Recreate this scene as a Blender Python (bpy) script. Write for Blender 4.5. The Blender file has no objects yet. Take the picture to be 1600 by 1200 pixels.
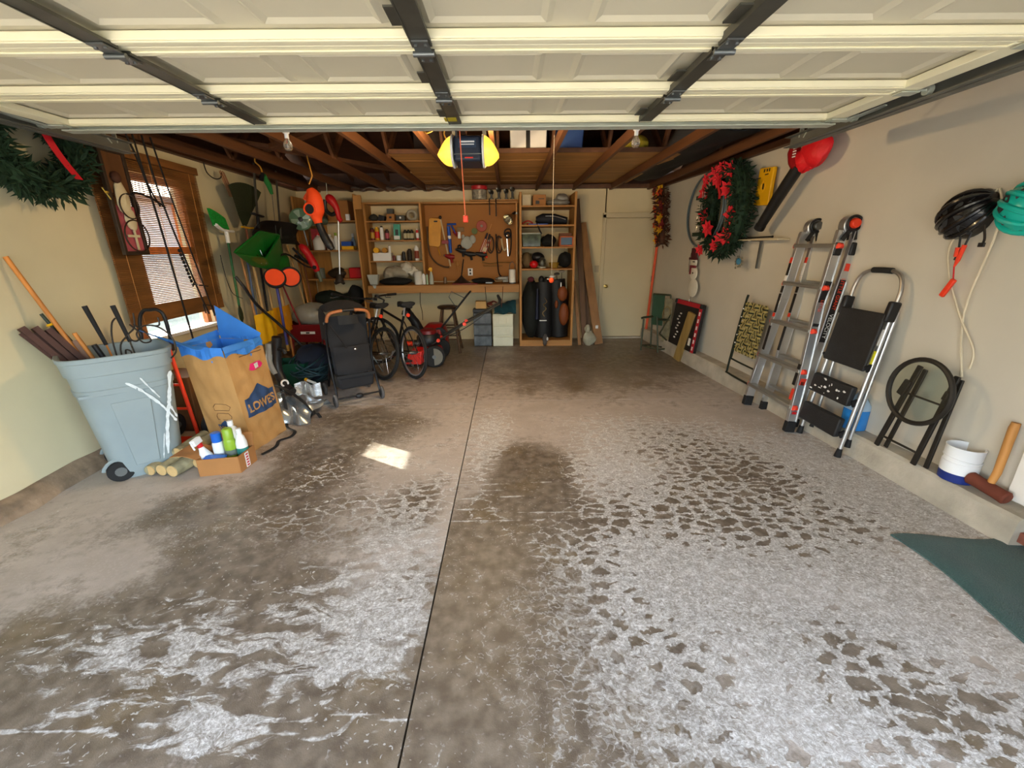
import bpy, bmesh, math, random
import numpy as np
from mathutils import Vector, Matrix, Euler
random.seed(7)
rng = np.random.default_rng(7)
PI = math.pi
SC = bpy.context.scene
COL = SC.collection

# ------------------------------------------------------------------ camera, sky, sun, exposure
def make_camera():
    p, y, r = math.radians(18.0), math.radians(0.35), math.radians(0.55)
    fwd = Vector((math.sin(y)*math.cos(p), math.cos(y)*math.cos(p), -math.sin(p)))
    right = Vector((math.cos(y), -math.sin(y), 0))
    down = fwd.cross(right)
    r2 = math.cos(r)*right + math.sin(r)*down
    d2 = -math.sin(r)*right + math.cos(r)*down
    m = Matrix((r2, -d2, -fwd)).transposed().to_4x4()
    m.translation = (0, 0, 1.6)
    cd = bpy.data.cameras.new('camera'); cam = bpy.data.objects.new('camera', cd); COL.objects.link(cam)
    cam.matrix_world = m
    cd.sensor_fit = 'HORIZONTAL'; cd.sensor_width = 36.0
    cd.lens = 656.0/1600.0*36.0
    cd.clip_start = 0.02; cd.clip_end = 200
    SC.camera = cam
make_camera()
SUN_DIR = Vector((2.40, -1.40, -0.95)).normalized()      # the way the light travels
w = bpy.data.worlds.new('sky'); SC.world = w; w.use_nodes = True
wn = w.node_tree; bg = wn.nodes['Background']
sky = wn.nodes.new('ShaderNodeTexSky'); sky.sky_type = 'NISHITA'; sky.sun_disc = False
sky.sun_elevation = math.radians(21); sky.sun_rotation = math.atan2(-SUN_DIR.x, -SUN_DIR.y)
sky.air_density = 1.0; sky.dust_density = 4.0
hs = wn.nodes.new('ShaderNodeHueSaturation'); hs.inputs['Saturation'].default_value = 0.7
wn.links.new(sky.outputs[0], hs.inputs['Color']); wn.links.new(hs.outputs[0], bg.inputs[0])
bg.inputs[1].default_value = 1.0
sd = bpy.data.lights.new('sun', 'SUN'); sd.energy = 9.0; sd.angle = math.radians(0.6); sd.color = (1.0, 0.92, 0.80)
so = bpy.data.objects.new('sun', sd); COL.objects.link(so)
so.rotation_euler = SUN_DIR.to_track_quat('-Z', 'Y').to_euler(); so.location = (-8, 8, 6)
vs = SC.view_settings
SC.display_settings.display_device = 'sRGB'
vs.view_transform = 'Standard'; vs.look = 'None'; vs.gamma = 1.0; vs.use_curve_mapping = False
vs.exposure = 1.55
SC.cycles.use_denoising = True
SC.cycles.max_bounces = 10; SC.cycles.diffuse_bounces = 6; SC.cycles.transparent_max_bounces = 12
SC.cycles.sample_clamp_indirect = 6.0

# ------------------------------------------------------------------ materials
def lin(c):
    return c/12.92 if c <= 0.04045 else ((c+0.055)/1.055)**2.4
def hexc(h):
    return tuple(lin(int(h[i:i+2], 16)/255) for i in (0, 2, 4)) + (1.0,)
MATS = {}
def mat(name, col, rough=0.6, metal=0.0, var=0.12, scale=6.0, bump=0.0, bscale=40.0, emit=0.0, alpha=1.0, trans=0.0, stretch=None, coat=0.0, sheen=0.0, ior=1.45):
    """principled material: base colour broken up by two noises, optional fine relief"""
    if name in MATS: return MATS[name]
    m = bpy.data.materials.new(name); m.use_nodes = True; MATS[name] = m
    nt = m.node_tree; bs = nt.nodes['Principled BSDF']
    c = hexc(col) if isinstance(col, str) else tuple(col) + (1.0,)
    bs.inputs['Roughness'].default_value = rough; bs.inputs['Metallic'].default_value = metal
    bs.inputs['IOR'].default_value = ior
    if alpha < 1: bs.inputs['Alpha'].default_value = alpha
    if trans: bs.inputs['Transmission Weight'].default_value = trans
    if coat: bs.inputs['Coat Weight'].default_value = coat
    if sheen: bs.inputs['Sheen Weight'].default_value = sheen
    tc = nt.nodes.new('ShaderNodeTexCoord'); mp = nt.nodes.new('ShaderNodeMapping')
    nt.links.new(tc.outputs['Object'], mp.inputs[0])
    if stretch: mp.inputs['Scale'].default_value = stretch
    nz = nt.nodes.new('ShaderNodeTexNoise'); nz.inputs['Scale'].default_value = scale; nz.inputs['Detail'].default_value = 5
    nt.links.new(mp.outputs[0], nz.inputs['Vector'])
    rp = nt.nodes.new('ShaderNodeValToRGB')
    rp.color_ramp.elements[0].position = 0.3; rp.color_ramp.elements[1].position = 0.7
    rp.color_ramp.elements[0].color = tuple(x*(1-var) for x in c[:3]) + (1,)
    rp.color_ramp.elements[1].color = tuple(min(1, x*(1+var)) for x in c[:3]) + (1,)
    nt.links.new(nz.outputs[0], rp.inputs[0]); nt.links.new(rp.outputs[0], bs.inputs['Base Color'])
    if bump:
        n2 = nt.nodes.new('ShaderNodeTexNoise'); n2.inputs['Scale'].default_value = bscale; n2.inputs['Detail'].default_value = 4
        nt.links.new(mp.outputs[0], n2.inputs['Vector'])
        bm_ = nt.nodes.new('ShaderNodeBump'); bm_.inputs['Strength'].default_value = bump; bm_.inputs['Distance'].default_value = 0.01
        nt.links.new(n2.outputs[0], bm_.inputs['Height']); nt.links.new(bm_.outputs[0], bs.inputs['Normal'])
    if emit:
        bs.inputs['Emission Color'].default_value = c; bs.inputs['Emission Strength'].default_value = emit
    return m
def wood(name, col, rough=0.6, var=0.25, axis=2, scale=10.0):
    st = [scale*0.9]*3; st[axis] = scale*0.07
    return mat(name, col, rough, var=var, scale=1.6, stretch=tuple(st), bump=0.15, bscale=3.0)

# ------------------------------------------------------------------ mesh builder
class B:
    def __init__(s): s.v = []; s.f = []; s.M = Matrix.Identity(4)
    def add(s, vs, fs, M=None):
        o = len(s.v); T = s.M @ M if M is not None else s.M
        s.v += [tuple(T @ Vector(p)) for p in vs]; s.f += [tuple(i+o for i in f) for f in fs]; return s
    def box(s, c, d, rot=None):
        x, y, z = d[0]/2, d[1]/2, d[2]/2
        M = Matrix.Translation(c) @ (Euler(rot).to_matrix().to_4x4() if rot else Matrix.Identity(4))
        return s.add([(-x,-y,-z),(x,-y,-z),(x,y,-z),(-x,y,-z),(-x,-y,z),(x,-y,z),(x,y,z),(-x,y,z)],
                     [(0,3,2,1),(4,5,6,7),(0,1,5,4),(1,2,6,5),(2,3,7,6),(3,0,4,7)], M)
    def hexa(s, p):      # eight corners: bottom loop, top loop
        return s.add(p, [(0,3,2,1),(4,5,6,7),(0,1,5,4),(1,2,6,5),(2,3,7,6),(3,0,4,7)])
    def bar(s, a, b, w, h, up=(0,0,1)):
        a, b = Vector(a), Vector(b); d = (b-a); L = d.length; d.normalize(); u = Vector(up)
        x = d.cross(u)
        if x.length < 1e-4: x = d.cross(Vector((0,1,0)))
        x.normalize(); u = x.cross(d)
        M = Matrix((x, d, u)).transposed().to_4x4(); M.translation = (a+b)/2
        hx, hy, hz = w/2, L/2, h/2
        return s.add([(-hx,-hy,-hz),(hx,-hy,-hz),(hx,hy,-hz),(-hx,hy,-hz),(-hx,-hy,hz),(hx,-hy,hz),(hx,hy,hz),(-hx,hy,hz)],
                     [(0,3,2,1),(4,5,6,7),(0,1,5,4),(1,2,6,5),(2,3,7,6),(3,0,4,7)], M)
    def loft(s, rings, caps=True, closed=False):
        n = len(rings[0]); o = []; fs = []
        for r in rings: o += [tuple(p) for p in r]
        k = len(rings)
        for i in range(k if closed else k-1):
            j = (i+1) % k
            for q in range(n):
                t = (q+1) % n; fs.append((i*n+q, i*n+t, j*n+t, j*n+q))
        if caps and not closed:
            fs.append(tuple(range(n-1, -1, -1))); fs.append(tuple((k-1)*n+q for q in range(n)))
        return s.add(o, fs)
    def cyl(s, a, b, r, r2=None, n=12):
        return s.tube([a, b], [r, r if r2 is None else r2], n)
    def tube(s, pts, r, n=8, closed=False, flat=1.0, caps=True, up=None):
        P = [Vector(p) for p in pts]; k = len(P)
        R = list(r) if isinstance(r, (list, tuple)) else [r]*k
        rings = []; nrm = None
        for i in range(k):
            if closed: d = P[(i+1) % k]-P[i-1]
            else: d = P[min(i+1, k-1)]-P[max(i-1, 0)]
            d.normalize()
            if nrm is None:
                q = Vector(up) if up else (Vector((0,0,1)) if abs(d.z) < 0.9 else Vector((1,0,0)))
            else: q = nrm
            nrm = (q-d*q.dot(d))
            if nrm.length < 1e-5: nrm = d.orthogonal()
            nrm.normalize(); b = d.cross(nrm)
            rings.append([P[i]+R[i]*(math.cos(2*PI*j/n)*b+flat*math.sin(2*PI*j/n)*nrm) for j in range(n)])
        return s.loft(rings, caps, closed)
    def lathe(s, prof, n=16, M=None, a0=0.0, a1=2*PI):
        vs = []; fs = []; k = len(prof)
        for (r, z) in prof:
            for j in range(n): vs.append((r*math.cos(2*PI*j/n), r*math.sin(2*PI*j/n), z))
        for i in range(k-1):
            for j in range(n):
                t = (j+1) % n; fs.append((i*n+j, i*n+t, (i+1)*n+t, (i+1)*n+j))
        if prof[0][0] > 1e-5: fs.append(tuple(range(n-1, -1, -1)))
        if prof[-1][0] > 1e-5: fs.append(tuple((k-1)*n+j for j in range(n)))
        return s.add(vs, fs, M)
    def prism(s, poly, z0, z1, M=None):
        n = len(poly)
        vs = [(p[0], p[1], z0) for p in poly]+[(p[0], p[1], z1) for p in poly]
        fs = [tuple(range(n-1, -1, -1)), tuple(range(n, 2*n))]+[(i, (i+1) % n, n+(i+1) % n, n+i) for i in range(n)]
        return s.add(vs, fs, M)
    def ell(s, c, r, n=12, m=8, noise=0.0, M=None, seed=0):
        rr = random.Random(seed); vs = []; fs = []
        ph = [rr.uniform(0, 6.3) for _ in range(6)]
        for i in range(m+1):
            t = PI*i/m
            for j in range(n):
                a = 2*PI*j/n
                k = 1+noise*(math.sin(3*a+ph[0]+2*t)+0.7*math.sin(5*a+ph[1]-3*t)+0.6*math.sin(4*t+ph[2]+2*a))
                vs.append((c[0]+r[0]*k*math.sin(t)*math.cos(a), c[1]+r[1]*k*math.sin(t)*math.sin(a), c[2]-r[2]*k*math.cos(t)))
        for i in range(m):
            for j in range(n):
                q = (j+1) % n; fs.append((i*n+j, i*n+q, (i+1)*n+q, (i+1)*n+j))
        return s.add(vs, fs, M)
    def torus(s, c, R, r, axis=(0,0,1), n=28, m=8, sx=1.0, sy=1.0):
        q = Vector(axis).to_track_quat('Z', 'Y').to_matrix().to_4x4(); q.translation = c
        pts = [q @ Vector((R*sx*math.cos(2*PI*i/n), R*sy*math.sin(2*PI*i/n), 0)) for i in range(n)]
        return s.tube(pts, r, m, closed=True, up=tuple(q.to_3x3() @ Vector((0,0,1))))
    def grid(s, fn, nu, nv, th=0.0, thv=None):
        """fn(u,v)->point, 0..1; th gives the sheet a thickness"""
        P = [[Vector(fn(i/nu, j/nv)) for j in range(nv+1)] for i in range(nu+1)]
        vs = [tuple(P[i][j]) for i in range(nu+1) for j in range(nv+1)]; W = nv+1
        fs = [(i*W+j, (i+1)*W+j, (i+1)*W+j+1, i*W+j+1) for i in range(nu) for j in range(nv)]
        if th:
            o = len(vs); N = []
            for i in range(nu+1):
                for j in range(nv+1):
                    a = P[min(i+1, nu)][j]-P[max(i-1, 0)][j]; b = P[i][min(j+1, nv)]-P[i][max(j-1, 0)]
                    q = a.cross(b)
                    if q.length > 1e-12: q.normalize()
                    N.append(P[i][j]-q*th)
            vs += [tuple(p) for p in N]
            fs += [tuple(o+k for k in reversed(f)) for f in fs]
            for i in range(nu):
                fs.append((i*W, o+i*W, o+(i+1)*W, (i+1)*W)); k = nv; fs.append((i*W+k, (i+1)*W+k, o+(i+1)*W+k, o+i*W+k))
            for j in range(nv):
                fs.append((j, j+1, o+j+1, o+j)); k = nu*W; fs.append((k+j, o+k+j, o+k+j+1, k+j+1))
        return s.add(vs, fs)

def smooth_pts(pts, n=6, closed=False):
    """Catmull-Rom through the points"""
    P = [Vector(p) for p in pts]; k = len(P); out = []
    for i in range(k if closed else k-1):
        a = P[(i-1) % k] if (closed or i > 0) else P[0]; b = P[i]; c = P[(i+1) % k]
        d = P[(i+2) % k] if (closed or i+2 < k) else P[-1]
        for j in range(n):
            t = j/n
            out.append(0.5*((2*b)+(c-a)*t+(2*a-5*b+4*c-d)*t*t+(3*b-a-3*c+d)*t**3))
    if not closed: out.append(P[-1])
    return out

def obj(name, b, m, parent=None, ang=40, bev=0.0, world=True, kind=None, seg=2):
    """link the builder as ONE mesh object; coordinates are world ones (world=True) or the parent's own"""
    vs = b.v
    me = bpy.data.meshes.new(name); loc = Vector((0,0,0))
    if parent is not None and world:
        inv = parent.matrix_basis.inverted() if parent.parent is None else (parent.parent.matrix_basis @ parent.matrix_basis).inverted()
        vs = [tuple(inv @ Vector(p)) for p in vs]
    elif parent is None:
        a = np.array(vs); lo, hi = a.min(0), a.max(0); loc = Vector(((lo[0]+hi[0])/2, (lo[1]+hi[1])/2, lo[2]))
        vs = [tuple(p) for p in (a-np.array(loc))]
    me.from_pydata(vs, [], b.f); me.validate()
    bmm = bmesh.new(); bmm.from_mesh(me); bmesh.ops.recalc_face_normals(bmm, faces=bmm.faces); bmm.to_mesh(me); bmm.free()
    if ang:
        me.shade_smooth(); me.set_sharp_from_angle(angle=math.radians(ang))
    o = bpy.data.objects.new(name, me); COL.objects.link(o); o.location = loc
    if m is not None: me.materials.append(m)
    if parent is not None: o.parent = parent
    if kind: o['kind'] = kind
    if bev:
        bv = o.modifiers.new('edge', 'BEVEL'); bv.width = bev; bv.segments = seg; bv.limit_method = 'ANGLE'; bv.angle_limit = math.radians(35)
    return o
def tag(o, label, cat, group=None):
    o['label'] = label; o['category'] = cat
    if group: o['group'] = group
    return o
def thing(name, label, cat, loc=(0,0,0), rot=(0,0,0), group=None):
    o = bpy.data.objects.new(name, None); COL.objects.link(o); o.empty_display_size = 0.1
    o.location = loc; o.rotation_euler = rot
    return tag(o, label, cat, group)
def one(name, b, m, label, cat, group=None, **k):
    return tag(obj(name, b, m, **k), label, cat, group)
def dup(root, loc, rot=None, label=None):
    r = root.copy(); COL.objects.link(r); r.location = loc
    if rot is not None: r.rotation_euler = rot
    if label: r['label'] = label
    for ch in list(root.children):
        c = ch.copy(); COL.objects.link(c); c.parent = r
        for g in list(ch.children):
            d = g.copy(); COL.objects.link(d); d.parent = c
    return r
def struct_empty(name):
    o = bpy.data.objects.new(name, None); COL.objects.link(o); o['kind'] = 'structure'; return o
def text(name, s, size, m, M, parent=None, depth=0.0006, sx=1.0, align='CENTER', bold=0.0):
    cu = bpy.data.curves.new(name, 'FONT'); cu.body = s; cu.size = size; cu.extrude = depth; cu.offset = bold; cu.align_x = align; cu.align_y = 'CENTER'
    t = bpy.data.objects.new(name, cu); COL.objects.link(t)
    bpy.context.view_layer.update()
    me = bpy.data.meshes.new_from_object(t.evaluated_get(bpy.context.evaluated_depsgraph_get()))
    bpy.data.objects.remove(t); bpy.data.curves.remove(cu)
    me.name = name
    T = M @ Matrix.Diagonal((sx, 1, 1, 1))
    if parent is not None:
        inv = parent.matrix_basis.inverted() if parent.parent is None else (parent.parent.matrix_basis @ parent.matrix_basis).inverted()
        T = inv @ T
    me.transform(T); me.materials.clear(); me.materials.append(m)
    o = bpy.data.objects.new(name, me); COL.objects.link(o)
    if parent is not None: o.parent = parent
    return o
def frame_matrix(o, x, y):
    """matrix at o whose local x and y run along the given directions"""
    x = Vector(x).normalized(); z = x.cross(Vector(y)).normalized(); y = z.cross(x)
    M = Matrix((x, y, z)).transposed().to_4x4(); M.translation = o; return M

# shared materials
M_black = mat('black_plastic', '17171a', 0.45, var=0.2)
M_rubber = mat('black_rubber', '1b1b1c', 0.8, var=0.15)
M_alu = mat('brushed_aluminium', 'c9cacb', 0.35, 0.85, var=0.06, scale=3)
M_steel = mat('grey_steel', '6d7070', 0.4, 0.8, var=0.15)
M_chrome = mat('chrome', 'dcdcdc', 0.15, 1.0, var=0.03)
M_galv = mat('galvanised_steel', 'b9beb2', 0.5, 0.35, var=0.08, scale=9)
M_trackgrey = mat('track_steel', '6a6b66', 0.5, 0.5, var=0.15)
M_red = mat('red_plastic', 'c8161c', 0.4, var=0.08)
M_orange = mat('orange_plastic', 'f24c14', 0.7, var=0.06)
M_orangered = mat('orange_red_plastic', 'ee4020', 0.4, var=0.06)
M_white = mat('white_plastic', 'e8e8e6', 0.4, var=0.04)
M_pine = wood('pine_wood', 'b07a3a')
M_pineX = wood('pine_wood_level', 'b27a3a', axis=0)
M_handle = wood('ash_handle', 'c48a4c')
M_darkwood = wood('dark_brown_wood', '4a2c1c')
M_yellow = mat('yellow_plastic', 'eab010', 0.45, var=0.06)
M_green = mat('green_plastic', '0d5a1c', 0.45, var=0.1)
M_blue = mat('blue_plastic', '1c4fb0', 0.45, var=0.08)
# ------------------------------------------------------------------ floor: four concrete slabs with open joints, salt crust and damp patches
JX, JY = -0.375, 4.27
def floor_material():
    m = bpy.data.materials.new('salted_concrete'); m.use_nodes = True; nt = m.node_tree; N = nt.nodes.new; L = nt.links.new
    bs = nt.nodes['Principled BSDF']
    geo = N('ShaderNodeNewGeometry')
    def attr(n):
        a = N('ShaderNodeAttribute'); a.attribute_name = n; return a.outputs['Fac']
    def math_(op, a, b=None, c=None, clamp=False):
        q = N('ShaderNodeMath'); q.operation = op; q.use_clamp = clamp
        for i, x in enumerate((a, b, c)):
            if x is None: continue
            if isinstance(x, (int, float)): q.inputs[i].default_value = x
            else: L(x, q.inputs[i])
        return q.outputs[0]
    def smooth(x, lo, hi):
        q = N('ShaderNodeMapRange'); q.interpolation_type = 'SMOOTHSTEP'
        for i, v in ((0, x), (1, lo), (2, hi)):
            if isinstance(v, (int, float)): q.inputs[i].default_value = v
            else: L(v, q.inputs[i])
        return q.outputs[0]
    def noise(scale, detail=4, vec=None, dist=0.0, rough=0.5):
        q = N('ShaderNodeTexNoise'); q.inputs['Scale'].default_value = scale; q.inputs['Detail'].default_value = detail
        q.inputs['Distortion'].default_value = dist; q.inputs['Roughness'].default_value = rough
        L(vec if vec is not None else geo.outputs['Position'], q.inputs['Vector']); return q
    # warped position
    wn_ = noise(5.0, 3); wv = N('ShaderNodeVectorMath'); wv.operation = 'MULTIPLY_ADD'
    L(wn_.outputs['Color'], wv.inputs[0]); wv.inputs[1].default_value = (0.16, 0.12, 0); L(geo.outputs['Position'], wv.inputs[2])
    wn2 = noise(32.0, 2); wv2 = N('ShaderNodeVectorMath'); wv2.operation = 'MULTIPLY_ADD'
    L(wn2.outputs['Color'], wv2.inputs[0]); wv2.inputs[1].default_value = (0.065, 0.045, 0); L(wv.outputs[0], wv2.inputs[2])
    def voro(sx, sy):
        mp = N('ShaderNodeMapping'); mp.inputs['Scale'].default_value = (sx, sy, 0.0); L(wv2.outputs[0], mp.inputs[0])
        v = N('ShaderNodeTexVoronoi'); v.voronoi_dimensions = '2D'; v.feature = 'DISTANCE_TO_EDGE'; v.inputs['Scale'].default_value = 1.0
        L(mp.outputs[0], v.inputs['Vector']); return v.outputs['Distance']
    S, W, K, T = attr('salt'), attr('damp'), attr('fine'), attr('crack')
    big, small = voro(8.0, 14.0), voro(23.0, 27.0)
    nz1 = noise(3.0, 4).outputs[0]; nz2 = noise(14.0, 5).outputs[0]; nz3 = noise(70.0, 4).outputs[0]; nz4 = noise(210.0, 3).outputs[0]
    s1 = math_('ADD', S, math_('MULTIPLY', math_('SUBTRACT', nz1, 0.5), 0.5))
    s2 = math_('ADD', s1, math_('MULTIPLY', math_('SUBTRACT', nz2, 0.5), 0.5))
    s3 = math_('ADD', s2, math_('MULTIPLY', math_('SUBTRACT', nz3, 0.5), 0.30))
    wdt = math_('MULTIPLY', math_('SUBTRACT', s3, 0.12), 0.62)
    mbig = smooth(math_('SUBTRACT', wdt, big), -0.03, 0.06)
    msml = smooth(math_('SUBTRACT', math_('MULTIPLY', math_('SUBTRACT', s3, 0.10), 0.55), small), -0.03, 0.05)
    mx = N('ShaderNodeMix'); mx.data_type = 'FLOAT'; L(K, mx.inputs[0]); L(mbig, mx.inputs[2]); L(math_('MULTIPLY', msml, 0.6), mx.inputs[3])
    mps = N('ShaderNodeMapping'); mps.inputs['Rotation'].default_value = (0, 0, -0.75); mps.inputs['Scale'].default_value = (5.5, 15.0, 1.0); L(wv.outputs[0], mps.inputs[0])
    stn = noise(1.0, 6, mps.outputs[0], 0.6, 0.62).outputs[0]
    mstr = smooth(math_('ADD', stn, math_('MULTIPLY', math_('SUBTRACT', s1, 0.42), 0.45)), 0.50, 0.60)
    mxs = N('ShaderNodeMix'); mxs.data_type = 'FLOAT'; L(attr('streak'), mxs.inputs[0]); L(mx.outputs[0], mxs.inputs[2]); L(mstr, mxs.inputs[3])
    net = mxs.outputs[0]
    # crust is broken: granular speckle
    gran = smooth(math_('ADD', math_('MULTIPLY', noise(95.0, 6, wv2.outputs[0], 0.4, 0.75).outputs[0], 0.55), math_('ADD', math_('MULTIPLY', nz3, 0.25), math_('MULTIPLY', noise(22.0, 4).outputs[0], 0.20))), 0.38, 0.64)
    grit = math_('ADD', 0.55, math_('MULTIPLY', gran, 0.45))
    salt = math_('MULTIPLY', net, grit, clamp=True)
    # stray white flecks everywhere
    vf = N('ShaderNodeTexVoronoi'); vf.voronoi_dimensions = '2D'; vf.inputs['Scale'].default_value = 26.0; L(wv2.outputs[0], vf.inputs['Vector'])
    fl = math_('MULTIPLY', math_('SUBTRACT', 1.0, smooth(vf.outputs['Distance'], 0.05, 0.13)), smooth(math_('ADD', nz1, math_('MULTIPLY', W, 0.10)), 0.52, 0.62))
    salt = math_('MAXIMUM', salt, math_('MULTIPLY', fl, math_('MULTIPLY', attr('fleck'), 0.75)))
    # crack and joint deposits
    crk = smooth(math_('ADD', T, math_('MULTIPLY', math_('SUBTRACT', nz2, 0.5), 0.9)), 0.45, 0.62)
    salt = math_('MAXIMUM', salt, math_('MULTIPLY', crk, 0.85))
    # base concrete, dry to damp
    wet = smooth(math_('ADD', W, math_('ADD', math_('MULTIPLY', math_('SUBTRACT', nz1, 0.5), 0.9), math_('ADD', math_('MULTIPLY', math_('SUBTRACT', nz2, 0.5), 0.8), math_('MULTIPLY', math_('SUBTRACT', nz3, 0.5), 0.5)))), 0.18, 0.66)
    def mixc(f, a, b):
        q = N('ShaderNodeMix'); q.data_type = 'RGBA'
        if isinstance(f, (int, float)): q.inputs[0].default_value = f
        else: L(f, q.inputs[0])
        for i, x in ((6, a), (7, b)):
            if isinstance(x, str): q.inputs[i].default_value = hexc(x)
            else: L(x, q.inputs[i])
        return q.outputs[2]
    dry = mixc(smooth(nz1, 0.3, 0.7), 'b0a498', 'c6bab0')
    dry = mixc(math_('MULTIPLY', smooth(nz3, 0.45, 0.75), 0.35), dry, 'd2cac0')
    damp = mixc(smooth(nz2, 0.3, 0.7), '62564a', '85796a')
    damp = mixc(math_('MULTIPLY', smooth(nz1, 0.5, 0.7), 0.35), damp, '76613c')
    base = mixc(wet, dry, damp)
    crust = mixc(gran, '9d978f', 'eceae7')
    col = mixc(salt, base, crust)
    L(col, bs.inputs['Base Color'])
    L(math_('ADD', 0.42, math_('ADD', math_('MULTIPLY', salt, 0.45), math_('MULTIPLY', math_('SUBTRACT', 1.0, wet), 0.2)), clamp=True), bs.inputs['Roughness'])
    bmp = N('ShaderNodeBump'); bmp.inputs['Strength'].default_value = 0.35; bmp.inputs['Distance'].default_value = 0.01
    L(math_('ADD', math_('MULTIPLY', nz4, 0.25), math_('MULTIPLY', salt, 0.5)), bmp.inputs['Height']); L(bmp.outputs[0], bs.inputs['Normal'])
    return m
# patches on the concrete: x, y, half-width, half-length, 0 salt / 1 damp, amount
PATCH = [(-0.20,3.19,0.16,0.61,0,.6),(-0.17,3.73,0.19,0.47,0,.45),(0.15,2.76,0.26,0.42,1,.95),(0.16,2.81,0.22,0.39,0,-.6),(0.23,2.58,0.27,0.34,0,.12),(0.77,2.75,0.33,0.42,0,.8),(1.39,3.27,0.38,0.38,1,.5),(1.45,3.27,0.38,0.31,0,-.2),(1.45,3.27,0.49,0.44,0,.45),(1.08,3.55,0.65,0.36,0,.4),(1.75,2.55,0.40,0.50,1,.8),(1.80,2.63,0.23,0.30,0,-.3),(1.62,2.32,0.45,0.50,0,.3),(1.30,2.26,0.52,0.30,1,.5),(0.69,2.08,0.56,0.27,0,.38),(0.69,2.08,0.56,0.27,1,.5),(-0.03,1.93,0.28,0.32,1,.8),(-0.12,1.51,0.18,0.44,1,.6),(2.37,2.53,0.39,0.50,0,.75),(2.57,2.23,0.24,0.26,0,.8),(2.40,3.12,0.42,0.35,0,.5),(0.85,1.82,0.37,0.24,0,.55),(0.89,1.52,0.53,0.33,0,.62),(1.54,1.59,0.55,0.31,0,.6),(1.90,1.34,0.32,0.37,0,.6),(2.11,1.70,0.38,0.22,0,.65),(1.39,1.35,0.24,0.12,1,.7),(1.39,1.35,0.19,0.11,0,-.35),(1.52,1.08,0.21,0.11,1,.6),(1.52,1.08,0.16,0.10,0,-.3),(1.72,1.04,0.13,0.08,1,.5),(0.84,1.14,0.36,0.17,0,.6),(0.98,0.99,0.44,0.12,0,.55),(0.41,1.37,0.22,0.38,1,.7),(0.41,1.37,0.25,0.38,0,.18),(0.13,1.37,0.22,0.49,1,.6),(0.13,1.37,0.22,0.49,0,.07),(0.48,1.15,0.19,0.19,0,.36),(0.47,1.10,0.19,0.18,1,.5),(0.21,1.00,0.33,0.10,1,.5),(0.65,1.73,0.20,0.27,0,.3),(-1.44,3.70,0.55,0.46,1,.7),(-1.52,3.00,0.31,0.43,1,.7),(-1.59,2.39,0.30,0.37,1,.6),(-1.55,1.86,0.31,0.30,1,.5),(-1.39,2.71,0.33,0.46,0,.15),(-1.33,2.13,0.31,0.30,0,.15),(-0.62,2.37,0.15,0.25,1,.7),(-0.61,2.24,0.24,0.47,0,.3),(-0.90,3.21,0.49,0.75,0,.1),(-2.10,2.41,0.21,0.18,1,.5),(-0.71,1.95,0.29,0.49,0,.45),(-0.59,1.52,0.18,0.18,0,.6),(-0.50,1.63,0.16,0.24,0,.3),(-0.51,1.67,0.16,0.17,1,.5),(-1.20,1.56,0.36,0.26,1,.5),(-1.12,1.52,0.45,0.22,0,.28),(-1.66,1.40,0.42,0.19,1,.6),(-1.66,1.40,0.50,0.19,0,.3),(-1.80,1.26,0.39,0.16,1,.5),(-1.15,1.25,0.51,0.16,0,.28),(-0.61,1.21,0.30,0.16,1,.8),(-0.63,1.29,0.24,0.09,0,.3),(-0.41,1.05,0.14,0.17,1,.8),(-1.02,1.04,0.18,0.08,0,.6),(-1.03,1.00,0.20,0.06,0,.3),(-0.71,1.01,0.27,0.10,1,.6),(-1.56,1.02,0.34,0.10,1,.7),(-1.56,1.02,0.45,0.10,0,.22),(1.96,6.10,1.14,0.77,1,.35),(0.82,4.89,0.94,0.51,1,.25),(2.24,5.11,0.48,0.41,0,.2),(-1.33,6.24,0.99,1.01,1,.35),(-2.30,2.15,0.39,0.25,1,.2),(-0.43,3.32,0.14,0.94,0,.12),(0.72,2.12,.50,.22,0,-.16),(0.45,1.55,.22,.45,0,.10),(0.55,1.25,.2,.3,0,-.12),(-1.0,1.35,.8,.3,0,.12),(-2.0,1.3,.7,.3,0,.12),(-1.1,2.2,.5,.5,1,.25),(0.62,1.55,.22,.5,0,-.22),(0.62,1.55,.3,.55,1,.3),(0.9,1.15,.35,.12,0,-.15),(1.95,1.6,.3,.3,0,-.12),(1.2,2.05,.45,.2,0,-.12)]
FINE = [(0.13,1.37,0.25,0.55,1.0),(0.30,1.05,0.4,0.25,.8),(-0.9,1.9,0.3,0.3,.3),(1.2,1.6,0.5,0.3,.3)]
CRACK = [[(-3.2,1.06),(-1.80,1.04),(-1.53,1.04),(-1.30,1.055),(-0.95,1.04),(-0.76,1.06),(-0.61,1.09),(-0.47,1.07),(-0.34,1.05)],
         [(-0.95,1.045),(-0.80,1.02),(-0.68,1.0),(-0.60,1.02),(-0.57,1.07)],
         [(-0.37,2.33),(0.01,2.29),(0.41,2.28),(0.7,2.25)],[(-0.37,2.44),(0.09,2.47)],[(-0.37,2.20),(0.20,2.21)],[(-0.37,2.55),(0.15,2.53)],[(-0.37,2.62),(0.3,2.64)],
         [(-2.1,4.24),(-1.2,4.245),(-0.4,4.25)],[(-0.36,4.26),(0.4,4.27),(1.2,4.29)]]
M_floor = floor_material()
floor = struct_empty('floor')
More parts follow.
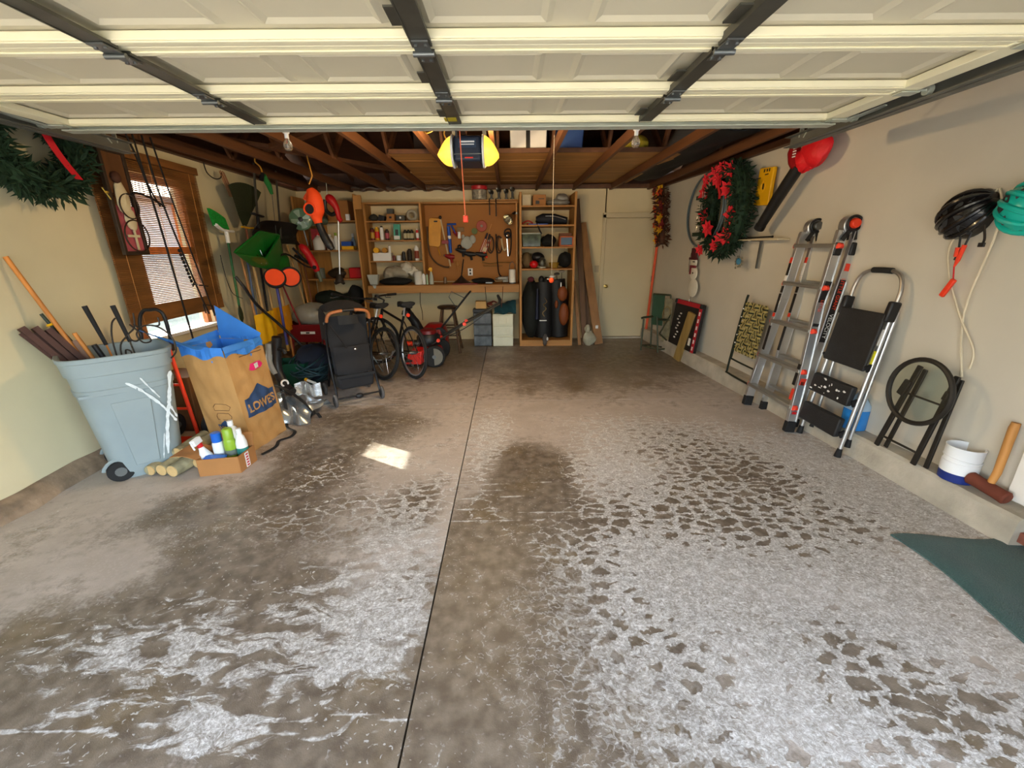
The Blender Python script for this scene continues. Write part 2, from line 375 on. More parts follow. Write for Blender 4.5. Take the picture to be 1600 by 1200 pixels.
def slab(x0, x1, y0, y1, step):
    nx, ny = max(2, int((x1-x0)/step)), max(2, int((y1-y0)/step))
    gx, gy = np.linspace(x0, x1, nx+1), np.linspace(y0, y1, ny+1)
    XX, YY = np.meshgrid(gx, gy, indexing='ij'); P = np.stack([XX.ravel(), YY.ravel(), np.zeros(XX.size)], 1)
    n0 = len(P); Wd = ny+1
    I, J = np.meshgrid(np.arange(nx), np.arange(ny), indexing='ij'); a = (I*Wd+J).ravel()
    F = np.stack([a, a+Wd, a+Wd+1, a+1], 1).tolist()
    rim = [(x0,y0),(x1,y0),(x1,y1),(x0,y1)]
    V = P.tolist()+[[p[0], p[1], -0.05] for p in rim]
    lp = [0*Wd+0, nx*Wd+0, nx*Wd+ny, ny]
    edges = [[i*Wd for i in range(nx+1)], [nx*Wd+j for j in range(ny+1)], [(nx-i)*Wd+ny for i in range(nx+1)], [ny-j for j in range(ny+1)]]
    for q, e in enumerate(edges): F.append(list(reversed(e))+[n0+q, n0+(q+1) % 4])
    me = bpy.data.meshes.new('slab'); me.from_pydata(V, [], F); me.validate()
    x, y = np.array(V)[:,0], np.array(V)[:,1]
    S = np.full(len(V), 0.06); W = np.full(len(V), 0.18)
    for (cx, cy, rx, ry, k, v) in PATCH:
        g = v*np.exp(-((x-cx)/rx)**2*0.9-((y-cy)/ry)**2*0.9)
        if x0 > JX-0.01 and cx < JX-0.01: continue
        if x1 < JX+0.01 and cx > JX+0.01: continue
        if k: W += g
        else: S += g*0.8
    right = x0 > JX-0.01
    if right:
        S += 0.16*np.clip((3.9-y)/0.5, 0, 1)*np.clip((x-0.35)/0.6, 0, 1)
        W += 0.25*np.clip((3.3-y)/1.0, 0, 1)
        W += 0.3*np.clip((2.2-y)/0.6, 0, 1)*np.clip((0.9-x)/0.6, 0, 1)
    else:
        W += 0.30*np.clip((1.9-y)/0.6, 0, 1); S += 0.02*np.clip((1.9-y)/0.6, 0, 1)
    S -= 0.3*np.clip((y-4.0)/0.3, 0, 1); W += 0.30*np.clip((y-4.3)/1.5, 0, 1)
    K = np.zeros(len(V))
    for (cx, cy, rx, ry, v) in FINE: K = np.maximum(K, v*np.exp(-((x-cx)/rx)**2-((y-cy)/ry)**2))
    T = np.zeros(len(V))
    for pl in CRACK:
        for (ax, ay), (bx_, by_) in zip(pl[:-1], pl[1:]):
            dx, dy = bx_-ax, by_-ay; t = np.clip(((x-ax)*dx+(y-ay)*dy)/(dx*dx+dy*dy), 0, 1)
            d = np.hypot(x-ax-t*dx, y-ay-t*dy); T = np.maximum(T, 0.62*np.exp(-(d/0.018)**2))
    R_ = np.zeros(len(V)) if right else np.clip((2.35-y)/0.5, 0, 1)*(1-np.exp(-((x+.55)/.22)**2-((y-1.65)/.30)**2))
    FLK = np.clip((4.3-y)/0.8, 0, 1)*(0.6 if right else 1.0)
    for nme, arr in (('salt', S), ('damp', W), ('fine', K), ('crack', T), ('fleck', FLK), ('streak', R_)):
        at = me.attributes.new(nme, 'FLOAT', 'POINT'); at.data.foreach_set('value', np.clip(arr, 0, 1.2).astype(np.float32))
    me.materials.append(M_floor)
    o = bpy.data.objects.new('slab', me); COL.objects.link(o); o.parent = floor; return o
g = 0.004
slab(-3.8, JX-g, 0.66, JY-g, 0.02); slab(JX+g, 3.1, 0.66, JY-g+0.06, 0.02)
slab(-3.8, JX-g, JY+g, 8.0, 0.06); slab(JX+g, 3.1, JY+g+0.06, 8.0, 0.06)
M_conc = mat('plain_concrete', '8f8a80', 0.85, var=0.18, scale=4, bump=0.3, bscale=60)
obj('subfloor', B().box((-0.35, 4.3, -0.09), (6.9, 7.5, 0.08)), mat('joint_dirt', '544d42', 0.9), floor)
# driveway outside the open door
gr = obj('ground', B().box((0, 0, -0.16), (60, 60, 0.05)), mat('yard_ground', '8d8a78', 0.9, var=0.2, scale=1.0), kind='structure')
obj('driveway', B().box((-0.3, -5.4, -0.06), (7.5, 12.1, 0.12)), mat('driveway_concrete', 'bdb8ae', 0.9, var=0.1, scale=2), kind='structure')

# ------------------------------------------------------------------ walls
M_wallR = mat('right_wall_plaster', 'c4bdae', 0.85, var=0.04, scale=2.2, bump=0.12, bscale=14)
M_wallL = mat('left_wall_plaster', 'd6cba8', 0.85, var=0.06, scale=1.6, bump=0.2, bscale=10)
M_wallB = mat('back_wall_plaster', 'd8c8a0', 0.85, var=0.05, scale=2.0, bump=0.1, bscale=14)
ZT = 2.56
def wallseg(b, p, q, z0, z1, t, side):
    """vertical slab from p to q (x,y), thickness t to the given side (+1 = left of p->q)"""
    d = Vector((q[0]-p[0], q[1]-p[1])); d.normalize(); n = Vector((-d.y, d.x))*t*side
    c = [(p[0],p[1]),(q[0],q[1]),(q[0]+n.x,q[1]+n.y),(p[0]+n.x,p[1]+n.y)]
    b.hexa([(x,y,z0) for x,y in c]+[(x,y,z1) for x,y in c])
def lx(y): return -3.12-0.40*(y-0.55)/7.1        # left wall face
def rx(y): return 2.98-0.42*(y-0.55)/7.1         # right wall face
WY0, WY1, WZ0, WZ1 = 3.80, 4.83, 0.80, 2.28      # window opening
b = B()
wallseg(b, (lx(.55),.55), (lx(WY0),WY0), -.05, ZT, .16, 1); wallseg(b, (lx(WY1),WY1), (lx(7.65),7.65), -.05, ZT, .16, 1)
wallseg(b, (lx(WY0),WY0), (lx(WY1),WY1), -.05, WZ0, .16, 1); wallseg(b, (lx(WY0),WY0), (lx(WY1),WY1), WZ1, ZT, .16, 1)
wl = obj('wall_left', b, M_wallL, kind='structure', ang=20)
SDY0, SDY1 = 0.95, 1.86                          # side door opening on the right
b = B()
wallseg(b, (rx(.55),.55), (rx(SDY0),SDY0), -.05, ZT, .16, -1); wallseg(b, (rx(SDY1),SDY1), (rx(7.65),7.65), -.05, ZT, .16, -1)
wallseg(b, (rx(SDY0),SDY0), (rx(SDY1),SDY1), 2.1, ZT, .16, -1)
wr = obj('wall_right', b, M_wallR, kind='structure', ang=20)
b = B().box((-0.98, 7.73, 1.255), (5.3, .16, 2.61)).box((2.65, 7.73, 1.255), (.24, .16, 2.61)).box((2.1, 7.73, 2.33), (.9, .16, .46))
obj('wall_back', b, M_wallB, kind='structure', ang=20)
b = B().box((-3.15, .47, 1.25), (.7, .16, 2.7)).box((2.62, .47, 1.25), (.9, .16, 2.7)).box((-.35, .47, 2.45), (5.2, .16, .42))
obj('wall_front', b, M_wallR, kind='structure', ang=20)
# gables above the side walls
b = B()
for s, f in ((-1, lx), (1, rx)):
    x = f(4)+s*.03; x2 = x+s*.05
    pl = [(.5, ZT), (7.75, ZT), (7.75, 2.7), (4.2, 4.1), (.5, 2.7)]
    n = len(pl); b.add([(x, y, z) for y, z in pl]+[(x2, y, z) for y, z in pl], [tuple(range(n)), tuple(range(2*n-1, n-1, -1))]+[(i, (i+1) % n, n+(i+1) % n, n+i) for i in range(n)])
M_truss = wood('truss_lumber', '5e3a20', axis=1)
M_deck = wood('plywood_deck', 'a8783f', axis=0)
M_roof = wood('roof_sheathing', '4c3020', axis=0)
ceiling = struct_empty('ceiling')
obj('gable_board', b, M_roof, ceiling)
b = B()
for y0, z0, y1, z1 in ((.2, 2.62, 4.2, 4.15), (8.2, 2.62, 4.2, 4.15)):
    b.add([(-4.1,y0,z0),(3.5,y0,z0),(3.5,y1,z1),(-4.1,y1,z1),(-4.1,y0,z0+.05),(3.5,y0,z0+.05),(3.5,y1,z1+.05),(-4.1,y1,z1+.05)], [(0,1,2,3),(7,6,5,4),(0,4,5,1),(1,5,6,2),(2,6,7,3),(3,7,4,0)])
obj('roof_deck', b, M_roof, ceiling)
TX = [2.35, 1.72, 1.10, .48, -.13, -.74, -1.36, -1.98, -2.58, -3.12]
for i, x in enumerate(TX):
    tr = obj('truss_chord', B().box((x, 4.1, 2.545), (.04, 7.1, .09)), M_truss, ceiling)
    for (ya, yb) in ((.4, 4.2), (7.9, 4.2)):
        obj('rafter', B().bar((x, ya, 2.66), (x, yb, 4.08), .04, .09), M_truss, ceiling)
    for (ya, za, yb, zb) in ((3.0, 2.6, 2.35, 3.35), (3.0, 2.6, 4.2, 4.05), (5.3, 2.6, 4.2, 4.05), (5.3, 2.6, 6.1, 3.3)):
        obj('web', B().bar((x+.03, ya, za), (x+.03, yb, zb), .03, .08), M_truss, ceiling)
# sway braces that cross the trusses
obj('brace', B().bar((-2.9, 3.95, 2.62), (2.6, 3.95, 2.62), .09, .04), M_deck, ceiling)
obj('brace', B().bar((-2.75, 5.2, 2.62), (-1.2, 4.0, 2.66), .09, .04), M_truss, ceiling)
obj('brace', B().bar((-2.95, 4.3, 2.62), (-1.5, 6.4, 2.62), .09, .04), M_truss, ceiling)
obj('wall_plate', B().box((-.4, 7.6, 2.55), (6.2, .12, .06)), M_truss, ceiling)
obj('eave_block', B().box((-.4, 7.76, 2.72), (7.2, .03, .34)), M_roof, ceiling)
obj('eave_block', B().box((-.4, .42, 2.72), (7.2, .03, .34)), M_roof, ceiling)
obj('wall_plate', B().bar((lx(.6)-.03, .6, 2.55), (lx(7.6)-.03, 7.6, 2.55), .2, .06), M_truss, ceiling)
obj('wall_plate', B().bar((rx(.6)+.03, .6, 2.55), (rx(7.6)+.03, 7.6, 2.55), .2, .06), M_truss, ceiling)
for k in range(6):                                # storage boards lying on the chords
    y = 5.40+k*.40
    x0, x1 = (-1.3, 2.0)
    obj('deck_board', B().box(((x0+x1)/2+random.uniform(-.04,.04), y, 2.603+random.uniform(0,.006)), (x1-x0, .385, .018)), M_deck, ceiling)
obj('shade_overhang', B().box((-.35, -.55, 2.40), (8.2, 2.1, .04)), M_roof, ceiling)  # unseen overhang, added to keep high sky light off the near floor
obj('shade_overhang_edge', B().box((-.35, -1.62, 2.42), (8.2, .03, .2)), M_roof, ceiling)  # front edge of the added overhang
# front edge of the storage boards
obj('deck_edge', B().box((.35, 5.19, 2.615), (3.3, .02, .045)), M_truss, ceiling)

# concrete stem wall along the right, cut end by the side door
b = B()
ys = [1.90, 2.1, 2.6, 3.4, 4.4, 5.6, 6.6, 7.6]
fx = [2.74, 2.735, 2.715, 2.675, 2.61, 2.52, 2.46, 2.42]
rings = []
for y, x in zip(ys, fx):
    t = .185+.006*math.sin(y*5)
    rings.append([(x-.01, y, -.03), (x, y, t-.02), (x+.02, y, t), (rx(y)+.02, y, t+.004), (rx(y)+.02, y, -.03)])
b.loft(rings)
M_curb = mat('stem_wall_concrete', 'b0a898', 0.9, var=0.2, scale=5, bump=0.5, bscale=30)
curb = obj('baseboard_right', b, M_curb, kind='structure', ang=30)
# brick course under the side door sill
bk = mat('old_brick', '8a5140', 0.9, var=0.3, scale=12, bump=0.4)
side = struct_empty('door_2')
obj('sill', B().box((rx(1.4)+.08, 1.405, .06), (.3, .92, .12)), mat('sill_mortar', '9a938a', .9, var=.2), side)
for k in range(4):
    obj('brick', B().box((2.80, 1.80-k*.215, .07), (.06, .2, .062)), bk, side, bev=.004)
    obj('brick', B().box((2.81, 1.72-k*.215, .145), (.06, .2, .062)), bk, side, bev=.004)
M_trim = mat('white_trim_paint', 'e6e4de', .5, var=.03)
obj('jamb', B().box((rx(2.03)-.005, 2.03, 1.165), (.05, .11, 1.93)), M_trim, side, bev=.004)
obj('jamb', B().box((rx(.95)-.005, .91, 1.16), (.05, .08, 1.94)), M_trim, side, bev=.004)
obj('head', B().box((rx(1.4)-.005, 1.405, 2.14), (.05, 1.07, .08)), M_trim, side, bev=.004)
obj('door_leaf', B().box((rx(1.4)+.05, 1.405, 1.15), (.04, .9, 1.9)), M_trim, side, bev=.004)
# left: crumbled footing ledge under the wall
b = B(); rings = []
for i in range(36):
    y = .6+i*.2
    o = .02*math.sin(i*2.3)+.015*math.sin(i*5.1)
    rings.append([(lx(y)+.10+o, y, -.03), (lx(y)+.085+o*.6, y, .05+.012*math.sin(i*3.1)), (lx(y)+.05+o, y, .085), (lx(y)+.01, y, .115+.008*math.sin(i*1.9)), (lx(y)-.05, y, .115), (lx(y)-.05, y, -.03)])
b.loft(rings)
obj('baseboard_left', b, mat('crumbled_footing', '8f7a64', .95, var=.35, scale=9, bump=.9, bscale=24), kind='structure', ang=25)

# door at the back
d1 = struct_empty('door_1')
M_doorpaint = mat('back_door_paint', 'cdbf9c', .6, var=.03, scale=2)
obj('door_leaf', B().box((2.10, 7.665, 1.035), (.86, .04, 2.05)), M_doorpaint, d1, bev=.004)
obj('leak_stop', B().box((2.1, 7.76, 1.08), (1.0, .04, 2.2)), M_doorpaint, d1)  # hidden panel added to stop daylight leaking in above the leaf
for x in (1.645, 2.565): obj('jamb', B().box((x, 7.64, 1.06), (.06, .05, 2.12)), M_doorpaint, d1, bev=.004)
obj('head', B().box((2.105, 7.64, 2.105), (.98, .05, .08)), M_doorpaint, d1, bev=.004)
obj('threshold', B().box((2.1, 7.62, .012), (.9, .1, .03)), M_curb, d1)
kn = B(); kn.M = Matrix.Translation((1.73, 7.64, .93)) @ Matrix.Rotation(PI/2, 4, 'X'); kn.lathe([(.032,0),(.032,.006),(.012,.01),(.012,.035),(.028,.045),(.03,.06),(.02,.07),(0,.072)], 14)
obj('knob', kn, mat('brass', 'c9b068', .3, .9), d1)
for z in (.5, 1.05, 1.8): obj('hinge', B().cyl((2.535,7.632,z-.05),(2.535,7.632,z+.05),.008), M_steel, d1)

# ------------------------------------------------------------------ window on the left wall
w1 = struct_empty('window_1')
M_cas = wood('window_wood', '9a5f30')
ym, zm = (WY0+WY1)/2, (WZ0+WZ1)/2; wx = lx(ym)-.09
obj('sill', B().box((wx+.03, ym, WZ0+.012), (.2, WY1-WY0, .03)), M_trim, w1)
for y in (WY0+.03, WY1-.03): obj('stile', B().box((wx, y, zm), (.05, .06, WZ1-WZ0)), M_cas, w1)
for z in (WZ0+.0, 1.60, WZ1-.03): obj('rail', B().box((wx, ym, z), (.05, WY1-WY0, .06)), M_cas, w1)
def thin_glass(name, tint, gloss=.08, rough=.02):
    m = bpy.data.materials.new(name); m.use_nodes = True; nt = m.node_tree; out = nt.nodes['Material Output']
    nt.nodes.remove(nt.nodes['Principled BSDF'])
    t = nt.nodes.new('ShaderNodeBsdfTransparent'); t.inputs[0].default_value = hexc(tint); g_ = nt.nodes.new('ShaderNodeBsdfGlossy'); g_.inputs['Roughness'].default_value = rough
    mx = nt.nodes.new('ShaderNodeMixShader'); fr = nt.nodes.new('ShaderNodeLayerWeight'); fr.inputs[0].default_value = .15
    ml_ = nt.nodes.new('ShaderNodeMath'); ml_.operation = 'MULTIPLY_ADD'; ml_.inputs[1].default_value = .5; ml_.inputs[2].default_value = gloss
    nt.links.new(fr.outputs['Facing'], ml_.inputs[0]); nt.links.new(ml_.outputs[0], mx.inputs[0]); nt.links.new(t.outputs[0], mx.inputs[1]); nt.links.new(g_.outputs[0], mx.inputs[2]); nt.links.new(mx.outputs[0], out.inputs[0]); return m
M_glass = thin_glass('window_glass', 'f6faf8', .03)
obj('pane', B().box((wx, ym, 1.91), (.004, WY1-WY0-.1, .58)), M_glass, w1); obj('pane', B().box((wx, ym, 1.22), (.004, WY1-WY0-.1, .70)), M_glass, w1)
for y in (WY0-.04, WY1+.04): obj('casing', B().box((lx(y)+.01, y, zm), (.03, .08, WZ1-WZ0+.16)), M_cas, w1)
obj('casing', B().box((lx(ym)+.012, ym, WZ1+.04), (.03, WY1-WY0+.16, .09)), M_cas, w1)
# brown slat blind, let down to just above the sill
bl = thing('slat_blind', 'brown wooden slat blind let down over the window on the cream wall', 'blind', (lx(ym)+.05, ym, 2.3))
M_slat = wood('blind_slat', '7c5026', axis=1, var=.3)
b = B(); z = 1.0; bx0, by0, by1 = lx(ym)+.05, 3.62, 4.95
def slx(y): return lx(y)+.055
while z < 2.36:
    hh = .0105
    b.hexa([(slx(by0)-.007,by0,z),(slx(by0)+.007,by0,z),(slx(by1)+.007,by1,z),(slx(by1)-.007,by1,z),(slx(by0)-.007,by0,z+hh),(slx(by0)+.007,by0,z+hh),(slx(by1)+.007,by1,z+hh),(slx(by1)-.007,by1,z+hh)])
    z += .0158 if z > 1.12 else .0112
obj('slats', b, M_slat, bl, ang=0, kind='stuff')
for ya_, yb_, z0_, z1_ in ((3.63,3.95,1.0,2.37),(4.70,4.94,1.0,2.37),(3.92,4.74,1.0,1.12),(3.92,4.74,2.27,2.37)):  # opaque strips added so gaps unlit from behind stay brown
    obj('added_dark_strip', B().hexa([(slx(ya_)-.014,ya_,z0_),(slx(ya_)-.011,ya_,z0_),(slx(yb_)-.011,yb_,z0_),(slx(yb_)-.014,yb_,z0_),(slx(ya_)-.014,ya_,z1_),(slx(ya_)-.011,ya_,z1_),(slx(yb_)-.011,yb_,z1_),(slx(yb_)-.014,yb_,z1_)]), M_slat, bl)
obj('head_rail', B().bar((slx(by0)+.01,by0,2.39),(slx(by1)+.01,by1,2.39),.05,.07), M_slat, bl, bev=.004)
obj('bottom_rail', B().bar((slx(by0),by0,.988),(slx(by1),by1,.988),.02,.028), M_slat, bl, bev=.003)
for y in (3.75, 4.28, 4.83): obj('ladder_cord', B().cyl((slx(y)+.009,y,.98),(slx(y)+.009,y,2.37),.002,n=5), M_handle, bl)
# next door, seen through the slats
nh = thing('neighbour_house', 'pale pinkish house wall seen through the slat blind', 'building', (-11, 7.5, -.13))
obj('wall', B().box((-11.2, 9.8, 1.45), (.4, 17, 3.2)), mat('pink_siding', 'e6ccc4', .9, var=.05), nh)
obj('lower_wall', B().box((-10.95, 9.8, .75), (.1, 17, 1.75)), mat('grey_siding', 'a09892', .9, var=.06), nh)
obj('roof', B().bar((-11.1, 1.2, 3.12), (-11.1, 18.3, 3.12), .9, .12), mat('shingle', '6a5850', .9), nh)
obj('added_orange_board', B().box((-10.96, 15.35, 2.1), (.08, .8, 2.0)), mat('sunlit_orange', 'e8702a', .7, var=.05), nh)  # made-up board; its orange paints the glow of a sunlit window jamb
obj('window', B().box((-10.98, 9.6, 2.3), (.06, 1.2, .9)), mat('far_window', '707880', .2), nh)
# ------------------------------------------------------------------ sectional garage door, run up overhead
M_door = mat('garage_door_cream', 'cbc3ab', .55, var=.03, scale=2)
M_rib = mat('garage_door_rail', 'e8e1c2', .5, var=.03, scale=3)
gd = thing('garage_door', 'open cream sectional garage door lying overhead on its tracks', 'door', (-.35, 2.96, 2.34))
DX0, DX1, DZ = -2.72, 2.04, 2.345
secs = [(.84,1.37),(1.37,1.90),(1.90,2.43),(2.43,2.96)]
PC = [-2.36+.575*i for i in range(8)]
for si, (ya, yb) in enumerate(secs):
    sec = obj('section', B().box(((DX0+DX1)/2, (ya+yb)/2, DZ+.022), (DX1-DX0-.02, yb-ya-.01, .012)), M_door, gd)
    for cx in PC:                                  # pressed panel: raised bevelled field
        x0, x1, y0, y1 = cx-.225, cx+.225, ya+.13, yb-.09
        b = B(); t0, t1 = DZ+.016, DZ+.004; q = .022
        lo = [(x0,y0),(x1,y0),(x1,y1),(x0,y1)]; li = [(x0+q,y0+q),(x1-q,y0+q),(x1-q,y1-q),(x0+q,y1-q)]; l2 = [(x0+2*q,y0+2*q),(x1-2*q,y0+2*q),(x1-2*q,y1-2*q),(x0+2*q,y1-2*q)]
        b.loft([[(x,y,t0) for x,y in lo],[(x,y,t1) for x,y in li],[(x,y,t0-.002) for x,y in l2]], caps=False)
        o = len(b.v); b.f.append((8,9,10,11))
        obj('panel', b, M_door, sec, ang=15)
    for y, w_ in ((ya+.035, .07), (yb-.03, .06)):
        b = B().box(((DX0+DX1)/2, y, DZ-.003), (DX1-DX0-.02, w_, .03)).box(((DX0+DX1)/2, y+(.012 if y < (ya+yb)/2 else -.012), DZ-.020), (DX1-DX0-.02, w_*.45, .008))
        obj('rail', b, M_rib, sec, bev=.004)
    for x in (DX0+.05, DX1-.05): obj('end_stile', B().box((x, (ya+yb)/2, DZ-.006), (.10, yb-ya-.006, .034)), M_rib, sec, bev=.003)
M_strut = mat('dark_stile_steel', '57564e', .45, .6, var=.2, scale=8)
for x, yend in ((-1.47, 2.90), (-.31, 2.93), (.83, 2.90)):
    for si, (ya, yb) in enumerate(secs):
        b = B().box((x, (ya+min(yb,yend))/2, DZ-.026), (.075, min(yb,yend)-ya-.05, .012)).box((x-.034, (ya+min(yb,yend))/2, DZ-.02), (.006, min(yb,yend)-ya-.05, .03))
        b.box((x-.055, ya+.33, DZ-.012), (.05, .12, .006))
        obj('centre_stile', b, M_strut, gd)
    for y in (1.37, 1.90, 2.43):                    # hinges with pin and bolts
        b = B().box((x, y-.045, DZ-.037), (.06, .08, .006)).box((x, y+.05, DZ-.037), (.05, .09, .006))
        b.cyl((x-.04, y, DZ-.046), (x+.04, y, DZ-.046), .010, n=10)
        for dx, dy in ((-.018,-.06),(.018,-.06),(-.016,.07),(.016,.07)): b.cyl((x+dx,y+dy,DZ-.036),(x+dx,y+dy,DZ-.047),.007,n=6)
        obj('hinge', b, M_steel, gd)
obj('stiffener', B().box(((DX0+DX1)/2, 2.975, DZ-.012), (DX1-DX0-.06, .02, .075)).box(((DX0+DX1)/2, 2.945, DZ-.045), (DX1-DX0-.06, .07, .008)), M_galv, gd, bev=.002)
one('paper_sticker', B().box((-.62, 2.60, DZ+.0145), (.20, .03, .002)), mat('yellow_label', 'd8b250', .6), 'small yellow paper label stuck on the underside of the garage door', 'sticker')
b = B().box((-.325, 2.80, DZ-.034), (.07, .07, .002))
obj('warning_sticker', b, mat('olive_label', 'b0a020', .5), gd)
# rollers and corner brackets
for x, s in ((DX0, -1), (DX1, 1)):
    for y in (.9, 1.9, 2.43, 2.9):
        b = B().cyl((x+s*.01,y,DZ-.015),(x+s*.075,y,DZ-.015),.006).cyl((x+s*.055,y,DZ-.015),(x+s*.08,y,DZ-.015),.024,n=14)
        b.box((x-s*.04, y, DZ-.03), (.09, .06, .006))
        obj('roller', b, M_galv, gd)
# tracks
for s, x0, lab in ((-1, DX0-.075, 'grey steel door track along the left wall with the wreath'), (1, DX1+.075, 'grey steel door track along the right wall above the ladders')):
    tk = thing('door_track', lab, 'track', (x0, 3.5, 2.3))
    b = B()
    b.box((x0+s*.022, 2.0, DZ-.015), (.006, 3.1, .065)).box((x0, 2.0, DZ+.018), (.05, 3.1, .005)).box((x0-s*.01, 2.0, DZ-.048), (.03, 3.1, .005)).box((x0+s*.045, 2.0, DZ-.05), (.05, 3.1, .006))
    obj('rail', b, M_trackgrey, tk)
    b = B().bar((x0+s*.03, 3.45, DZ), (x0+s*.03, 3.45, 2.60), .03, .005, (0,1,0)).bar((x0+s*.03, 3.40, DZ-.01), (x0-s*.01, 3.14, 2.58), .03, .005, (0,1,0))
    obj('hanger', b, M_galv, tk)
obj('side_bracket', B().bar((DX1+.03, 2.93, DZ-.03), (DX1+.09, 2.70, DZ-.005), .04, .006), M_galv, gd)
obj('side_bracket', B().bar((DX0-.03, 2.93, DZ-.03), (DX0-.09, 2.70, DZ-.005), .04, .006), M_galv, gd)
# green and yellow stickers' stain on the right track's upper lip
# ------------------------------------------------------------------ opener
op = thing('door_opener', 'dark blue ceiling door opener with two glowing yellow light covers', 'opener', (-.285, 3.5, 2.19))
M_navy = mat('opener_navy', '1d2536', .4, var=.1)
b = B().prism([(-.10,-.16),(.10,-.16),(.115,.16),(-.115,.16)], 0, .17, Matrix.Translation((-.285,3.56,2.20)))
obj('housing', b, M_navy, op, bev=.02, seg=3)
obj('face_label', B().box((-.285, 3.402, 2.315), (.13, .006, .055)), mat('opener_label', '2a3a50', .35), op)
b = B().box((-.285, 3.397, 2.325), (.105, .004, .010)).box((-.285, 3.397, 2.308), (.10, .004, .006))
obj('label_print', b, M_white, op)
obj('indicator', B().box((-.275, 3.398, 2.222), (.06, .006, .008)), mat('red_indicator', 'e03020', .4), op)
obj('front_ledge', B().box((-.285, 3.398, 2.245), (.20, .02, .006)), M_steel, op)
def lens_mat():
    m = bpy.data.materials.new('lit_yellow_cover'); m.use_nodes = True; nt = m.node_tree; bs = nt.nodes['Principled BSDF']
    bs.inputs['Base Color'].default_value = (.8, .55, .12, 1); bs.inputs['Roughness'].default_value = .4
    lw = nt.nodes.new('ShaderNodeTexNoise'); lw.inputs['Scale'].default_value = 6
    rp = nt.nodes.new('ShaderNodeValToRGB'); rp.color_ramp.elements[0].color = (1, .46, .01, 1); rp.color_ramp.elements[1].color = (1, .66, .08, 1)
    nt.links.new(lw.outputs[0], rp.inputs[0]); nt.links.new(rp.outputs[0], bs.inputs['Emission Color']); bs.inputs['Emission Strength'].default_value = LENS
    return m
LENS = 0.62; LAMP = 16.0
M_lens = lens_mat()
for s in (-1, 1):
    b = B(); rings = []
    for k in range(7):
        t = k/6; w_ = (1-.9*t**2.2); x = -.285+s*(.115+.11*t)
        zc = 2.285-.03*t; h = .105*w_; d = .155*(1-.55*t**2)
        rings.append([(x, 3.52+d*math.cos(a)*.9, zc+h*math.sin(a)*(1.0 if math.sin(a) > 0 else .9)) for a in [2*PI*j/18 for j in range(18)]])
    b.loft(rings)
    obj('light_cover', b, M_lens, op)
    b = B().loft([[(-.285+s*(.105+dx), 3.52+.16*math.cos(a)*k, 2.285+.11*math.sin(a)*k) for a in [2*PI*j/18 for j in range(18)]] for dx, k in ((0,1),(.012,1.02),(.016,.97))])
    obj('cover_rim', b, M_white, op)
for s in (-1, 1):                                 # the bulbs behind the covers, open to the rear
    b = B(); b.ell((-.285+s*.16, 3.70, 2.285), (.028, .04, .028))
    obj('bulb', b, mat('lit_bulb', 'ffcf80', .4, emit=6.0), op)
    pl = bpy.data.lights.new('opener_lamp', 'POINT'); pl.energy = LAMP; pl.color = (1.0, .70, .36); pl.shadow_soft_size = .035
    po = bpy.data.objects.new('opener_lamp', pl); COL.objects.link(po); po.location = (-.285+s*.16, 3.79, 2.27); po.parent = None
b = B()
for x in (-.40, -.17): b.bar((x, 3.62, 2.36), (x, 3.62, 2.56), .03, .004, (0,1,0))
b.bar((-.55, 3.62, 2.555), (-.02, 3.62, 2.555), .03, .03)
obj('hanger_strap', b, M_galv, op)
b = B().box((-.315, 2.0, 2.42), (.035, 3.1, .05))
obj('rail', b, M_steel, op)
b = B().bar((-.315, 2.62, 2.41), (-.315, 2.95, 2.33), .03, .006).box((-.315, 2.62, 2.40), (.06, .12, .04)).box((-.315, 2.99, 2.31), (.012, .03, .10))
obj('door_arm', b, M_black, op)
obj('power_cord', B().tube(smooth_pts([(-.44,3.6,2.36),(-.47,3.58,2.42),(-.44,3.6,2.50),(-.62,3.7,2.45),(-.68,3.8,2.54),(-.70,3.95,2.6)]), .005, 6), mat('yellow_cord', 'd0a040', .6), op)
# release rope and parking ball
rp_ = thing('release_rope', 'thin red release rope with small red handle hanging below the opener', 'rope', (-.28, 3.02, 1.76))
obj('cord', B().cyl((-.30,3.02,2.40),(-.283,3.02,1.80),.004,n=6), mat('red_rope', 'e0704a', .7), rp_)
obj('handle', B().box((-.282,3.02,1.785),(.035,.018,.045)), M_orangered, rp_, bev=.006)
pb = thing('parking_string', 'white string with small orange ball hanging before the tall shelf unit', 'string', (.41, 4.1, 1.28))
obj('cord', B().cyl((.41,4.1,2.52),(.41,4.1,1.32),.0022,n=5), mat('white_string', '9a9284', .8), pb)
obj('ball', B().ell((.41,4.1,1.30),(.024,.024,.024)), M_orange, pb)
# bare bulbs
def bulb(x, y, lab):
    t = thing('bare_bulb', lab, 'bulb', (x, y, 2.28))
    b = B(); b.M = Matrix.Translation((x,y,2.255)); b.lathe([(0,0),(.02,.004),(.03,.025),(.026,.05),(.014,.07),(.013,.08)], 14)
    obj('glass', b, mat('bulb_glass', 'e8e2d2', .08, var=0, trans=.9), t)
    b = B(); b.M = Matrix.Translation((x,y,2.33)); b.lathe([(.014,0),(.014,.03),(.022,.035),(.024,.08),(.05,.09),(.05,.115),(0,.116)], 14)
    obj('socket', b, M_white, t); obj('mount_board', B().box((x, y, 2.465), (.62, .09, .035)), M_truss, t)
bulb(-1.52, 3.3, 'unlit bare bulb hanging on the left of the lit opener'); bulb(.90, 3.3, 'unlit bare bulb hanging on the right of the lit opener')
